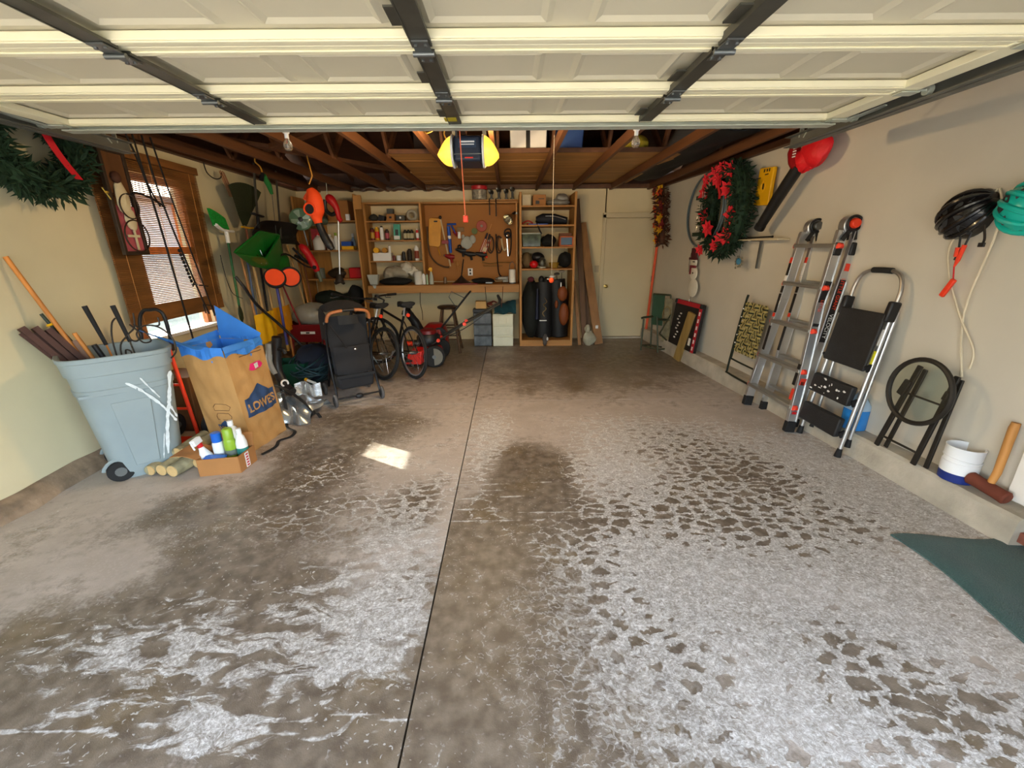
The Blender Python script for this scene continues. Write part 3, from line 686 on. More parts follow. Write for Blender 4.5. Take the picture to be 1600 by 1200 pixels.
# ================================================================== things along the right wall
# ------------------------------------------------------------------ articulated ladder, closed, leaning on the wall
ld = thing('articulated_ladder', 'tall silver articulated ladder with red caps leaning against the right wall', 'ladder', (2.56, 3.8, 0))
def LP(u, d, h): return Vector((2.49+d+h*.118, 4.03-u+h*.0, h*.993))
def rail_pts(side, half):
    if half == 0:      # outer, flared half that faces the room
        u = [(-.085,.06),(-.06,.45),(0.0,1.12),(.012,1.72)] if side < 0 else [(.60,.06),(.565,.45),(.475,1.12),(.455,1.72)]
        return [LP(a, 0, h) for a, h in u]
    u = [(.02,.03),(.02,1.72)] if side < 0 else [(.468,.03),(.468,1.72)]
    return [LP(a, .125, h) for a, h in u]
RXd = (LP(0,0,1)-LP(0,0,0)).normalized()
for half in (0, 1):
    for side in (-1, 1):
        pts = rail_pts(side, half); b = B()
        for p, q in zip(pts[:-1], pts[1:]):
            b.bar(p, q, .026, .078, (1, 0, -.1))
            e = .011
            for dx in (-.037, .037): b.bar(Vector(p)+Vector((dx,-side*.004,0)), Vector(q)+Vector((dx,-side*.004,0)), .036, .008, (1, 0, -.1))
        r = obj('rail', b, M_alu, ld, bev=.002)
        obj('foot', B().bar(pts[0]+Vector((-.006,0,-.05)), pts[0]+RXd*.05, .05, .085, (1,0,-.1)), M_rubber, r, bev=.006)
M_capred = mat('ladder_red_cap', 'e8402a', .45, var=.05)
M_rung = mat('ladder_rung', 'a3a19a', .4, .7, var=.1)
for i, h in enumerate((.235, .555, .905, 1.265, 1.60)):
    k = max(0, 1.12-h)*.085 if h < 1.12 else 0
    u0, u1 = -k*1.0+.0, .47+k*1.35
    b = B(); a, c = LP(u0-.02, -.012, h), LP(u1+.02, -.012, h)
    b.bar(a, c, .075, .026); b.bar(a+Vector((-.004,0,.016)), c+Vector((-.004,0,.016)), .06, .006)
    rg = obj('rung', b, M_rung, ld, bev=.004)
    for u in (u0-.035, u1+.035):
        s = -1 if u < .2 else 1
        p = LP(u, -.012, h); b = B().loft([[p+Vector((dx*k2*.72, -s*t*.8, dz*k2*.72)) for dx, dz in ((-.032,-.026),(.032,-.026),(.036,.0),(.02,.03),(-.02,.03),(-.036,0))] for t, k2 in ((0-.012,1.05),(.012,1.0),(.032,.45))])
        obj('rung_cap', b, M_capred, rg)
    if i < 4: obj('rung', B().bar(LP(.03,.12,h+.02), LP(.46,.12,h+.02), .055, .024), M_rung, ld, bev=.004)
# hinges at the top
for u, col in ((.02, None), (.445, M_orangered)):
    p = LP(u, .06, 1.76); q = p+Vector((0, .035, 0)); r0 = p-Vector((0, .035, 0))
    hg = obj('hinge', B().cyl(r0, q, .075, n=20), M_alu, ld, bev=.006)
    b = B()
    for s in (-1, 1):
        b.bar(p+Vector((s*.012,-.04,-.02)), p+Vector((s*.05-.02,-.04,-.115)), .008, .034, (1,0,0))
        b.bar(p+Vector((s*.012,.04,-.02)), p+Vector((s*.05-.02,.04,-.115)), .008, .034, (1,0,0))
    obj('hinge_plate', b, M_black, hg)
    kb = B().cyl(r0+Vector((0,-.002,.012)), r0+Vector((0,-.035,.012)), .042, .034, n=14)
    obj('hinge_knob', kb, col or M_steel, hg, bev=.004)
    obj('knob_guard', B().torus(r0+Vector((0,-.008,.012)), .055, .010, (0,1,0)), M_black, hg)
for half, hh in ((0, 1.575), (1, 1.575)):
    p = LP(.455 if half == 0 else .468, .125*half, hh)
    obj('lock_block', B().bar(p+Vector((-.008,-.018,-.05)), p+Vector((.002,-.018,.05)), .035, .07, (1,0,-.1)), M_black, ld, bev=.012)
# stabiliser braces at the foot
b = B().bar(LP(.60,-.0,.20), LP(.50,.05,.05), .022, .012).bar(LP(.52,0,.235), LP(.60,.0,.02), .03, .014)
obj('brace', b, M_alu, ld)
# printed labels on the rails
M_lblk = mat('label_black', '1c1a1a', .5, var=.05); M_lred = mat('label_red', 'd83a24', .5, var=.05); M_lwhite = mat('label_white', 'e2dfd8', .5, var=.04)
def on_rail(u, d, h0, h1, m, nm='label', w_=.036, off=.042):
    p, q = LP(u, d-off, h0), LP(u, d-off, h1)
    return obj(nm, B().bar(p, q, w_, .0016, (1,0,-.1)), m, ld)
def end_rail(u0, u1, d, h0, h1, m, w_=.05):
    p, q = LP(u0, d, h0), LP(u1, d, h1); p += Vector((0,-.0145,0)); q += Vector((0,-.0145,0))
    return obj('label', B().bar(p, q, .0016, w_, (1,0,-.1)), m, ld)
M_word = mat('print_white', 'f0eee8', .5, var=0)
def end_text(s, u, d, h, size, m):
    o = LP(u, d, h)+Vector((-.000,-.0164,0))
    return text('lettering', s, size, m, frame_matrix(o, -RXd, (1,0,-.118)), ld)
# outer half, right rail: red word above, white word below; inner half the other way round
end_rail(.465, .485, 0, 1.05, 1.32, M_lblk); end_text('VELOCITY', .466, 0, 1.22, .046, M_word); end_text('LITTLE GIANT', .479, 0, 1.06, .034, M_orangered)
end_rail(.485, .50, 0, .86, .97, M_lblk)
end_rail(.468, .468, .125, .80, 1.33, M_lblk); end_text('LITTLE GIANT', .468, .125, 1.21, .042, M_orangered); end_text('VELOCITY', .468, .125, .94, .046, M_word)
end_rail(.455, .455, 0, 1.40, 1.46, M_lred, .04); end_rail(.468, .468, .125, 1.40, 1.46, M_lred, .04)
for u, d, q in ((.0, 0, 0), (.02, .125, 1)):
    on_rail(u, d, 1.45, 1.50, M_lred); on_rail(u, d, 1.34, 1.45, M_lblk if q == 0 else M_lwhite); on_rail(u, d, 1.29, 1.335, M_lwhite)
    on_rail(u-.005+.005*q, d, 1.18, 1.24, M_lblk); on_rail(u-.01+.01*q, d, .99, 1.17, M_lblk); on_rail(u-.015+.015*q, d, .95, .985, M_lred)
    on_rail(u-.02+.02*q, d, .62, .86, M_lblk)
on_rail(.535, 0, .43, .62, M_lblk); on_rail(.555, 0, .30, .40, M_lred); end_rail(.55, .57, 0, .30, .50, M_lred); end_rail(.553, .567, 0, .33, .47, M_lblk, .03)
end_rail(.585, .59, 0, .15, .20, M_red, .04)

# ------------------------------------------------------------------ step ladder
sl = thing('step_ladder', 'folding step ladder with three wide black treads and looped silver handle', 'ladder', (2.66, 3.18, 0))
def SP(y, d, h): return Vector((2.59+d+h*.137, y, h*.99))
def sy_(side, h): return 2.965+.022*h if side > 0 else 3.42+.0*h-.01*h
for side in (-1, 1):
    f = [SP(sy_(side,.03), 0, .03), SP(sy_(side,1.22), 0, 1.22)]
    r = obj('front_rail', B().tube(f, .0155, 10), M_alu, sl)
    obj('rubber_foot', B().tube([SP(sy_(side,0),0,0), SP(sy_(side,.07),0,.07)], [.026,.018], 12), M_rubber, r)
    yy = sy_(side, .5)+(-.02 if side > 0 else .02)*-1
    g_ = [SP(yy+.0, .075, .10), SP(sy_(side,1.15), .035, 1.15)]
    r = obj('rear_rail', B().tube(g_, .0135, 10), M_alu, sl)
    obj('rubber_foot', B().tube([g_[0]+Vector((-.004,0,-.03)), g_[0]+Vector((.004,0,.035))], [.024,.016], 12), M_rubber, r)
    c = SP(sy_(side,1.15), .0, 1.15)
    obj('bracket', B().bar(c-Vector((.02,side*-.002,.075)), c+Vector((.0,side*-.002,.07)), .045, .075, (1,0,0)), M_black, sl, bev=.012)
hp = [SP(sy_(1,1.2),0,1.2), SP(sy_(1,1.30)-.0,0,1.30), SP(3.03,0,1.385), SP(3.10,0,1.425), SP(3.20,0,1.43), SP(3.30,0,1.425), SP(3.38,0,1.385), SP(3.41,0,1.30), SP(sy_(-1,1.2),0,1.2)]
obj('top_handle', B().tube(smooth_pts(hp, 5), .0145, 10), mat('worn_aluminium', 'a9a39c', .35, .8, var=.1), sl)
obj('handle_grip', B().tube([SP(3.12,0,1.4285), SP(3.20,0,1.43), SP(3.29,0,1.4275)], .021, 12), M_rubber, sl)
M_tread = mat('tread_black', '1f1f20', .6, var=.2, scale=14, bump=.3, bscale=120)
for nm, h0, h1, th, off in (('top_tread', .70, 1.135, .022, -.03), ('tread', .42, .575, .045, -.03), ('tread', .16, .315, .045, -.03)):
    y0, y1 = 2.985, 3.405
    b = B().hexa([SP(y0,off-th,h0), SP(y1,off-th,h0), SP(y1,off,h0), SP(y0,off,h0), SP(y0,off-th,h1), SP(y1,off-th,h1), SP(y1,off,h1), SP(y0,off,h1)])
    t = obj(nm, b, M_tread, sl, bev=.010)
    for yy in (y0-.008, y1+.008): obj('tread_mount', B().bar(SP(yy,off-.01,h0+.02), SP(yy,off+.03,h0+.04), .014, .05), M_black, t)
    if nm == 'tread' and h0 > .3:
        q = B()
        for k in range(16):
            y, h = random.uniform(3.03,3.39), random.uniform(.44,.56)
            p = SP(y, off-th-.001, h); q.ell(tuple(p), (.0012, random.uniform(.003,.018), random.uniform(.003,.010)), 8, 5, .2, seed=k)
        obj('paint_splash', q, M_white, t, kind='stuff')
obj('warning_label', B().bar(SP(sy_(1,.78),-.0165,.74), SP(sy_(1,.84),-.0165,.86), .02, .002, (1,0,0)), mat('yellow_sticker', 'e8e030', .5), sl)
obj('spec_label', B().bar(SP(sy_(1,.9),-.0165,.90), SP(sy_(1,1.0),-.0165,1.02), .02, .002, (1,0,0)), M_lwhite, sl)

# ------------------------------------------------------------------ folded glass side table
st = thing('folding_side_table', 'folded round side table with ripple glass top and dark bronze frame', 'table', (2.74, 2.65, .19))
M_bronze = mat('bronze_frame', '2b2722', .5, .3, var=.15)
M_ripple = thin_glass('ripple_glass', 'f3f7f5', .02, .3)
def TP(y, d, h): return Vector((2.70+d+(h-.19)*.075, y, h))
def lean(h): return (h-.19)*-.0
tc_ = TP(2.60, -.035, .67); nrm_ = Vector((-1, 0, .075)).normalized()
obj('rim', B().torus(tuple(tc_), .212, .016, tuple(nrm_), 40, 8), M_bronze, st)
fm = frame_matrix(tc_, (0,1,0), (.075,0,1)); gb = B(); gb.M = fm; gb.lathe([(0,-.003),(.205,-.003),(.205,.003),(0,.003)], 40)
obj('glass_top', gb, M_ripple, st)
for (ya, yb) in ((2.795, 2.69), (2.50, 2.445)):
    obj('leg', B().bar(TP(ya,.012,.185), TP(yb,.012,.82), .035, .016, (1,0,0)), M_bronze, st, bev=.004)
obj('cross_bar', B().cyl(TP(2.775,.01,.27), TP(2.49,.01,.27), .008, n=8), M_bronze, st)
obj('cross_bar', B().cyl(TP(2.72,.012,.62), TP(2.45,.012,.62), .007, n=8), M_bronze, st)
obj('latch', B().bar(TP(2.745,-.005,.60), TP(2.715,-.005,.71), .05, .02, (1,0,0)).bar(TP(2.46,-.004,.66),TP(2.45,-.004,.72), .03, .014, (1,0,0)), M_bronze, st, bev=.006)
for y in (2.78, 2.47): obj('leg', B().bar(TP(y-.03,.04,.19+.0), TP(y-.11*(1 if y > 2.6 else .3),.035,.80), .03, .014, (1,0,0)), M_bronze, st, bev=.004)

# ------------------------------------------------------------------ jug, bucket, mallet
jg = thing('cleaner_jug', 'clear gallon jug half full of blue liquid behind the step ladder', 'jug', (2.785, 3.10, .187))
b = B(); b.M = Matrix.Translation((2.77, 3.10, .188)); sq = lambda r, z, n=20: [(r*(abs(math.cos(a))**.6)*math.copysign(1,math.cos(a)), r*(abs(math.sin(a))**.6)*math.copysign(1,math.sin(a)), z) for a in [2*PI*i/n for i in range(n)]]
b.loft([sq(.07,0), sq(.074,.01), sq(.074,.165)]); obj('blue_liquid', b, mat('blue_cleaner', '2f86d6', .15, var=.05), jg)
b = B(); b.M = Matrix.Translation((2.77, 3.10, .188)); b.loft([sq(.0745,.166), sq(.074,.20), sq(.045,.255), sq(.021,.285), sq(.019,.30)])
obj('jug_body', b, mat('milky_jug', 'a9c4dc', .3, var=.04), jg)
b = B(); b.M = Matrix.Translation((2.77, 3.10, .485)); b.lathe([(.021,0),(.022,.004),(.022,.022),(.018,.025),(0,.025)], 16); obj('cap', b, M_white, jg)
obj('handle', B().tube(smooth_pts([(2.72,3.06,.43),(2.70,3.05,.40),(2.705,3.045,.35)],4), .011, 8), mat('milky_jug', 'a9c4dc'), jg)
bk_ = thing('paint_bucket', 'white joint-compound bucket with blue base standing on the concrete ledge', 'bucket', (2.81, 2.31, .187))
b = B(); b.M = Matrix.Translation((2.805, 2.31, .188)); b.lathe([(.082,0),(.086,.004),(.088,.055),(.088,.057)], 28); obj('base_band', b, mat('navy_blue_plastic', '1b2f7a', .4), bk_)
b = B(); b.M = Matrix.Translation((2.805, 2.31, .188)); b.lathe([(.088,.057),(.089,.10),(.088,.125),(.083,.128),(.082,.15),(.088,.155),(.089,.215),(.091,.218),(.091,.226),(.085,.226),(.083,.10),(0,.10)], 28)
obj('body', b, mat('bucket_white', 'eceef0', .4, var=.03), bk_)
obj('torn_rim', B().torus((2.805,2.31,.335), .0885, .004, (0.12,-.05,1), 32, 6), mat('bucket_white', 'eceef0'), bk_)
ml = thing('mallet', 'large wooden mallet with rust brown head leaning on the right wall', 'mallet', (2.79, 2.15, .187))
hc = Vector((2.80, 2.13, .235)); hd = Vector((.10, -.75, -.12)).normalized()
b = B().tube([hc-hd*.10, hc-hd*.09, hc-hd*.05, hc+hd*.05, hc+hd*.09, hc+hd*.10], [.031,.040,.037,.037,.040,.031], 14)
obj('head', b, mat('rust_brown_rubber', '6a3322', .8, var=.25, scale=9), ml)
obj('handle', B().tube([hc, hc+Vector((.02,-.0,.1)), (2.848, 2.155, .60), (2.852, 2.155, .635)], [.017,.019,.022,.019], 12), wood('mallet_handle', 'b98142'), ml)

# ------------------------------------------------------------------ green mat
def matf(u, v):
    x, y = 2.17+.78*u, 1.99-.95*v
    x += .035*math.sin(v*5+.5)*(1-u); y += .03*math.sin(u*6+1)*(1-v)
    z = .012+.010*math.exp(-((u-.15)/.08)**2)*math.sin(v*4)**2+.008*math.sin(u*7+v*3)**2
    if u < .02 or v < .02: z = .010
    return (x, y, z)
one('floor_mat', B().grid(matf, 24, 24, -.009), mat('green_mat', '1f4a44', .95, var=.15, scale=5, bump=.7, bscale=180, sheen=.3), 'dark green carpet mat on the floor by the side door', 'mat')

# ------------------------------------------------------------------ helmets, cord, strap tool
def helmet(name, label, c, R, col, vents, out, mcol2):
    t = thing(name, label, 'helmet', tuple(Vector(c)-Vector((0,0,R[2]))))
    m = mat(col[0], col[1], .25, var=.06, coat=.3)
    fm = frame_matrix(Vector(c), out[0], out[1])      # x long axis, y side, z crown (away from the wall)
    b = B(); b.M = fm
    def surf(a, t_):                                  # shell of ribs: t_ 0 rim, 1 crown
        e = PI/2*t_; k = 1+.035*math.cos(a*2)*math.sin(e*2)
        rib = 1+.06*abs(math.sin(3.5*math.sin(a)*2.2))*math.cos(e)**.4
        return (R[0]*math.cos(a)*math.cos(e)*k*rib, R[1]*math.sin(a)*math.cos(e)*k*rib, R[2]*math.sin(e)*1.0)
    b.grid(lambda u, v: surf(2*PI*u, v*.999), 44, 14, .0)
    b.loft([[surf(2*PI*i/44, 0) for i in range(44)], [tuple(Vector(surf(2*PI*i/44, 0))*.88-Vector((0,0,.02))) for i in range(44)]], caps=False)
    obj('shell', b, m, t, ang=50)
    for (a, t0, t1, wd) in vents:
        p = B(); p.M = fm; n = 7; top = []; bot = []
        for i in range(n+1):
            e = t0+(t1-t0)*i/n; ww = wd*math.sin(PI*(i+.15)/(n+.3))**.6
            top.append((e, a+ww)); bot.append((e, a-ww))
        ring = [tuple(Vector(surf(aa, e))*1.012) for e, aa in top]+[tuple(Vector(surf(aa, e))*1.012) for e, aa in reversed(bot)]
        inn = [tuple(Vector(q)*.93) for q in ring]
        p.loft([ring, inn]); obj('vent', p, mat('vent_foam', '303234', .8), t, ang=0)
    for k in range(-2, 3):
        ph = k*.50; p = B(); p.M = fm
        pts = [Vector((R[0]*math.sin(q), R[1]*math.cos(q)*math.sin(ph), R[2]*math.cos(q)*math.cos(ph)))*1.055 for q in [math.radians(-72+12*i) for i in range(13)]]
        p.tube(pts, [.004,.010,.013,.014,.015,.015,.015,.015,.015,.014,.012,.009,.003], 8); obj('rib', p, m, t)
    return t, fm
V1 = [(a, .18, .66, .17) for a in (.2, .95, 1.7, 2.45, 3.2, 3.95, 4.7, 5.45)]+[(a, .66, .90, .30) for a in (.6, 2.1, 3.7, 5.2)]
h1, fm1 = helmet('bike_helmet', 'glossy black bicycle helmet hanging on the right wall', (2.845, 2.745, 1.765), (.155, .13, .13), ('helmet_black', '161517'), V1, ((0, -.84, .54), (0, .54, .84)), None)
obj('strap', B().tube(smooth_pts([(2.80,2.61,1.70),(2.80,2.585,1.63),(2.805,2.59,1.60)],4), .008, 6, flat=.3), M_black, h1)
obj('buckle', B().box((2.805,2.595,1.59),(.012,.035,.025)), M_black, h1, bev=.003)
V2 = [(a, .10, .40, .19) for a in (2.2, 2.8, 3.4, 4.0, 4.6, 5.2, 1.5)]+[(a, .46, .78, .22) for a in (2.0, 2.8, 3.6, 4.4)]
h2, fm2 = helmet('bike_helmet', 'teal bicycle helmet with dark vents on the right wall', (2.84, 2.40, 1.775), (.15, .135, .14), ('helmet_teal', '16b3a4'), V2, ((0, -.75, -.3), (0, -.3, .75)), None)
one('rope_loop', B().tube(smooth_pts([(2.845,2.63,1.90),(2.835,2.58,1.80),(2.83,2.56,1.62),(2.838,2.60,1.19),(2.845,2.50,.80)],6), .006, 6).tube(smooth_pts([(2.845,2.64,1.90),(2.83,2.79,1.64),(2.828,2.77,1.45),(2.836,2.62,1.17),(2.843,2.485,.98),(2.843,2.47,.86)],6), .006, 6), mat('cream_cord', 'd4c8ae', .8), 'cream cord hanging in a long loop over the black bicycle helmet', 'cord')
tt = thing('strap_winder', 'red handled tool on black straps dangling under the black helmet', 'tool', (2.78, 2.68, 1.27))
obj('strap', B().tube([(2.80,2.73,1.66),(2.80,2.715,1.57)], .006, 6).tube([(2.80,2.67,1.66),(2.80,2.685,1.58)], .006, 6), M_black, tt)
obj('red_grip', B().tube([(2.80,2.715,1.575),(2.80,2.715,1.52)], [.017,.014], 8).tube([(2.80,2.685,1.59),(2.80,2.70,1.50),(2.80,2.71,1.46)], [.012,.012,.005], 8), M_orangered, tt)
obj('black_grip', B().tube([(2.803,2.70,1.57),(2.803,2.715,1.50)], .012, 8), M_black, tt)
obj('red_cord', B().tube([(2.80,2.71,1.46),(2.80,2.69,1.38)], .004, 6), M_red, tt)
obj('red_handle', B().bar((2.80,2.685,1.385),(2.80,2.735,1.275), .03, .022, (1,0,0)), M_orangered, tt, bev=.006)

# ------------------------------------------------------------------ blower vac with red bag
bv_ = thing('blower_vacuum', 'long black blower tube with crumpled red bag hanging below the right track', 'leaf blower', (2.60, 4.25, 1.75))
tb = B().tube([(2.60,4.13,2.27),(2.59,4.34,2.04),(2.585,4.57,1.775)], [.052,.053,.046], 18)
obj('tube', tb, mat('black_tube', '1a1a1b', .4, var=.15), bv_)
obj('tube_collar', B().tube([(2.585,4.553,1.795),(2.585,4.580,1.762)], .051, 18), M_black, bv_)
rb = B(); rb.ell((2.63,4.00,2.36),(.07,.17,.13),20,14,.06,seed=4)
rb.ell((2.62,4.10,2.31),(.065,.12,.10),18,12,.06,seed=9)
obj('collection_bag', rb, mat('red_bag_cloth', 'd4151f', .55, var=.12, bump=.6, bscale=30), bv_)
obj('motor_housing', B().tube([(2.60,4.24,2.47),(2.60,4.235,2.40),(2.60,4.19,2.32),(2.60,4.13,2.25)], [.03,.055,.062,.055], 14), mat('dark_red_plastic', '8c1016', .4), bv_)
b = B()
for k in range(4): b.box((2.545, 4.145-.0*k, 2.41-.022*k), (.003, .045, .010))
obj('bag_print', b, M_white, bv_)
obj('handle_loop', B().tube(smooth_pts([(2.60,4.26,2.44),(2.60,4.29,2.38),(2.60,4.27,2.31),(2.60,4.20,2.28)],4), .012, 8), mat('dark_red_plastic', '8c1016'), bv_)

# ------------------------------------------------------------------ yellow case, bracket shelf, suncatcher
yc = thing('yellow_case', 'thin yellow plastic case with lettering on the right wall behind the wreath', 'case', (2.69, 4.76, 2.0))
yfm = frame_matrix(Vector((2.68, 4.76, 2.18)), (.0,-1,0), (0,0,1)); b = B(); b.M = yfm
b.prism([(-.14,-.175),(.13,-.19),(.135,.165),(-.12,.19)], -.02, .02); obj('body', b, M_yellow, yc, bev=.01)
b = B(); b.M = yfm
for x, y, w_, h_ in ((-.10,.09,.06,.008),(-.11,-.09,.05,.008),(.0,.0,.022,.055),(-.02,.15,.02,.03),(.03,.148,.02,.025),(.07,.146,.02,.03),(.03,.11,.06,.01)): b.box((x,y,.0215),(w_,h_,.003))
obj('print', b, mat('label_black', '1c1a1a'), yc, kind='stuff')
obj('raised_oval', B().torus(tuple(yfm @ Vector((.0,0,.021))), .05, .004, (-1,0,0), 24, 6, sx=.7), M_yellow, yc)
ws = thing('bracket_shelf', 'narrow cream shelf on a steel bracket between wreath and ladder', 'shelf', (2.66, 4.6, 1.36))
obj('shelf_board', B().bar((2.65,4.98,1.655),(2.685,4.30,1.655),.13,.016), mat('cream_shelf', 'c9bb9c', .6), ws, bev=.003)
obj('bracket', B().bar((2.70,4.70,1.645),(2.70,4.71,1.36),.02,.018).bar((2.70,4.70,1.64),(2.59,4.70,1.645),.018,.006), M_steel, ws)
one('broom_grip', B().tube([(2.60,4.9,1.675),(2.64,4.45,1.68),(2.645,4.42,1.68)], [.008,.008,.012], 8), M_black, 'thin black rod lying on the narrow bracket shelf', 'rod')
sc_ = thing('suncatcher', 'small blue glass and wire ornament dangling below the poinsettia wreath', 'ornament', (2.6, 4.9, 1.36))
obj('wire', B().cyl((2.61,4.91,1.62),(2.60,4.91,1.48),.0025,n=5).torus((2.60,4.91,1.465),.018,.003,(1,0,0),14,5), M_steel, sc_)
b = B()
obj('blue_glass', b.ell((2.60,4.91,1.43),(.022,.045,.04),14,10), mat('blue_glass', '3d7796', .1, var=.1), sc_)
for k in range(11):
    a = 2*PI*k/11+.2; r_ = random.uniform(.055,.10)
    q = Vector((2.60, 4.91-r_*math.cos(a)*1.1, 1.42+r_*math.sin(a)*.8)); b = B().cyl((2.60,4.91,1.43), tuple(q), .0025, n=5)
    b.ell(tuple(q), (.008,.018,.014), 8, 6); obj('wire_leaf', b, mat('pewter_leaf', '8a8a7c', .35, .6), sc_)

# ------------------------------------------------------------------ wreaths and garland
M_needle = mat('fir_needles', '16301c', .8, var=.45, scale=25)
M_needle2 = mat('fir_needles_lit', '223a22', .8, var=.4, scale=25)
def sprigs(b, path, r, n, seed, ln=.07, closed=True):
    rr = random.Random(seed); k = len(path)
    for i in range(n):
        j = rr.randrange(k); p = Vector(path[j]); d = Vector(path[(j+1) % k])-Vector(path[j-1] if closed or j else path[0])
        d.normalize(); a = rr.uniform(0, 2*PI); s = d.orthogonal().normalized(); t = d.cross(s)
        o = (s*math.cos(a)+t*math.sin(a)); st_ = p+o*r*rr.uniform(.1,.75)
        dr = (o*rr.uniform(.5,1.0)+d*rr.uniform(-.9,.9)+Vector((0,0,rr.uniform(-.3,.2)))).normalized(); L = ln*rr.uniform(.7,1.3)
        w_ = dr.cross(Vector((rr.uniform(-1,1),rr.uniform(-1,1),rr.uniform(-1,1)))).normalized()*L*.13
        e = st_+dr*L; m_ = st_+dr*L*.5; q = dr.cross(w_).normalized()*L*.10
        b.add([st_, m_+w_, e, m_-w_, m_+q, m_-q], [(0,1,2,3),(0,4,2,5)])
def flower(c, out, r, m, parent, seed, petals=7):
    rr = random.Random(seed); b = B(); fm = frame_matrix(Vector(c), Vector(out).orthogonal(), Vector(out).cross(Vector(out).orthogonal())); b.M = fm
    for ring, (n, R, z) in enumerate(((petals, r, .0), (petals-2, r*.62, .012))):
        for k in range(n):
            a = 2*PI*k/n+rr.uniform(-.2,.2)+ring*.4; w_ = R*.30; ca, sa = math.cos(a), math.sin(a); up = z+R*rr.uniform(.0,.3)
            P = lambda x, y, h: (x*ca-y*sa, x*sa+y*ca, h)
            b.add([P(.004,0,z), P(R*.5,w_,z+up*.5), P(R,0,up), P(R*.5,-w_,z+up*.5), P(R*.5,0,z+up*.5-.008)], [(0,1,4),(1,2,4),(2,3,4),(3,0,4)])
    return obj('flower', b, m, parent, ang=0)
def wreath_path(c, R, n, tilt=0.0, sx=1.0, sag=1.0, yaw=0.0):
    return [(c[0]+tilt*R*math.sin(a)-yaw*R*math.cos(a), c[1]+sx*R*math.cos(a), c[2]+sag*R*math.sin(a)) for a in [2*PI*i/n for i in range(n)]]
w2 = thing('poinsettia_wreath', 'tall green wreath with red poinsettias hung high on the right wall', 'wreath', (2.55, 5.28, 1.5))
pth = wreath_path((2.545, 5.28, 2.0), .42, 48, 0, 1.0, 1.03, -.06)
b = B().tube(pth, .075, 10, closed=True); sprigs(b, pth, .125, 2000, 3, .085)
b.v = [(min(p[0], rx(p[1])-.012), p[1], min(p[2], 2.51)) for p in b.v]
obj('fir_ring', b, M_needle, w2, ang=0)
M_petal = mat('poinsettia_red', 'd22230', .6, var=.15)
for k, (y, z) in enumerate(((5.29,2.44),(5.10,2.39),(5.45,2.39),(5.66,2.36),(5.10,2.20),(4.93,1.92),(5.12,1.68),(5.46,1.80),(5.72,1.97),(5.60,1.55),(5.78,2.24),(4.98,1.70),(5.22,1.60),(5.35,2.34))):
    flower((2.45 if k not in (10, 8) else 2.50, y, z), (-1, -.25, -.15), .11 if k % 3 else .085, M_petal, w2, k)
M_ribbon = mat('red_ribbon', 'd01c2a', .5, var=.08)
b = B()
b.grid(lambda u, v: (2.46-.02*math.sin(v*5), 5.36-.05*u-.02*v, 2.42-.30*v), 2, 10, .004)
b.grid(lambda u, v: (2.46-.03*math.sin(v*PI), 5.34+.11*v, 2.42+.05*math.sin(v*PI)+.05*(u-.5)), 2, 8, .004).grid(lambda u, v: (2.46-.03*math.sin(v*PI), 5.34-.11*v, 2.42+.05*math.sin(v*PI)+.05*(u-.5)), 2, 8, .004)
obj('bow', b, M_ribbon, w2)
# silver script letters wired on the left of the wreath
M_silver = mat('silver_wire', 'cfcfc6', .3, .8)
for k, (y, z) in enumerate(((5.66,2.20),(5.70,2.06),(5.74,1.92),(5.72,1.80))):
    b = B().tube(smooth_pts([(2.44,y+.04,z+.04),(2.435,y+.03,z-.03),(2.435,y-.01,z-.02),(2.44,y-.02,z+.035),(2.435,y-.04,z-.03),(2.44,y-.06,z-.01)],4), .004, 5)
    obj('silver_curl', b, M_silver, w2)
hp_ = thing('hose_hoop', 'large hoop of thin blue grey tubing hung behind the poinsettia wreath', 'hoop', (2.58, 5.85, 1.58))
b = B()
for R_, o_ in ((.49,0),(.475,.02)): b.tube(wreath_path((2.575-o_, 5.88, 2.03), R_, 48, 0, 1.22, .93, -.06), .011, 7, closed=True)
obj('coil', b, mat('blue_grey_tubing', '5a6c74', .35, var=.1), hp_)
# small stepped plant frame behind the hoop
fr_ = thing('slatted_frame', 'weathered grey slatted frame hanging behind the hoop of tubing', 'frame', (2.62, 5.75, 1.66))
for k in range(5): obj('slat', B().box((2.63-.006*k+.02, 6.12-.19*k, 1.98), (.015, .07, .62)), wood('grey_slat', '6b6454'), fr_, bev=.003)
for z in (1.75, 2.22): obj('rail', B().bar((2.60,6.25,z),(2.645,5.25,z),.015,.05), wood('dark_green_rail', '24382a', axis=1), fr_)
ga = thing('autumn_garland', 'string of yellow and maroon autumn flowers hanging in the back corner', 'garland', (2.53, 7.1, 1.65))
gp = [(2.45,7.30-.022*i,2.52-.068*i) for i in range(14)]
b = B().tube(gp, .05, 8); sprigs(b, gp, .10, 260, 5, .11, False); b.v = [(min(p[0], rx(p[1])-.012), p[1], min(p[2], 2.53)) for p in b.v]
obj('foliage', b, mat('autumn_leaf', '4a2a18', .8, var=.5, scale=20), ga, ang=0)
gm = [mat('garland_yellow', 'd6a416', .6, var=.15), mat('garland_maroon', '7a1420', .6, var=.2), mat('garland_orange', 'c8481a', .6, var=.15)]
for k in range(30):
    i = k*13/30; y, z = 7.30-.022*i, 2.52-.068*i
    flower((2.42-random.uniform(0,.03), y+random.uniform(-.16,.16), z+random.uniform(-.05,.05)), (-1,-.35,random.uniform(-.3,.3)), random.uniform(.06,.095), gm[(k*7+k//3) % 3] if i < 10 else gm[(k % 2)*2], ga, 50+k, 6)
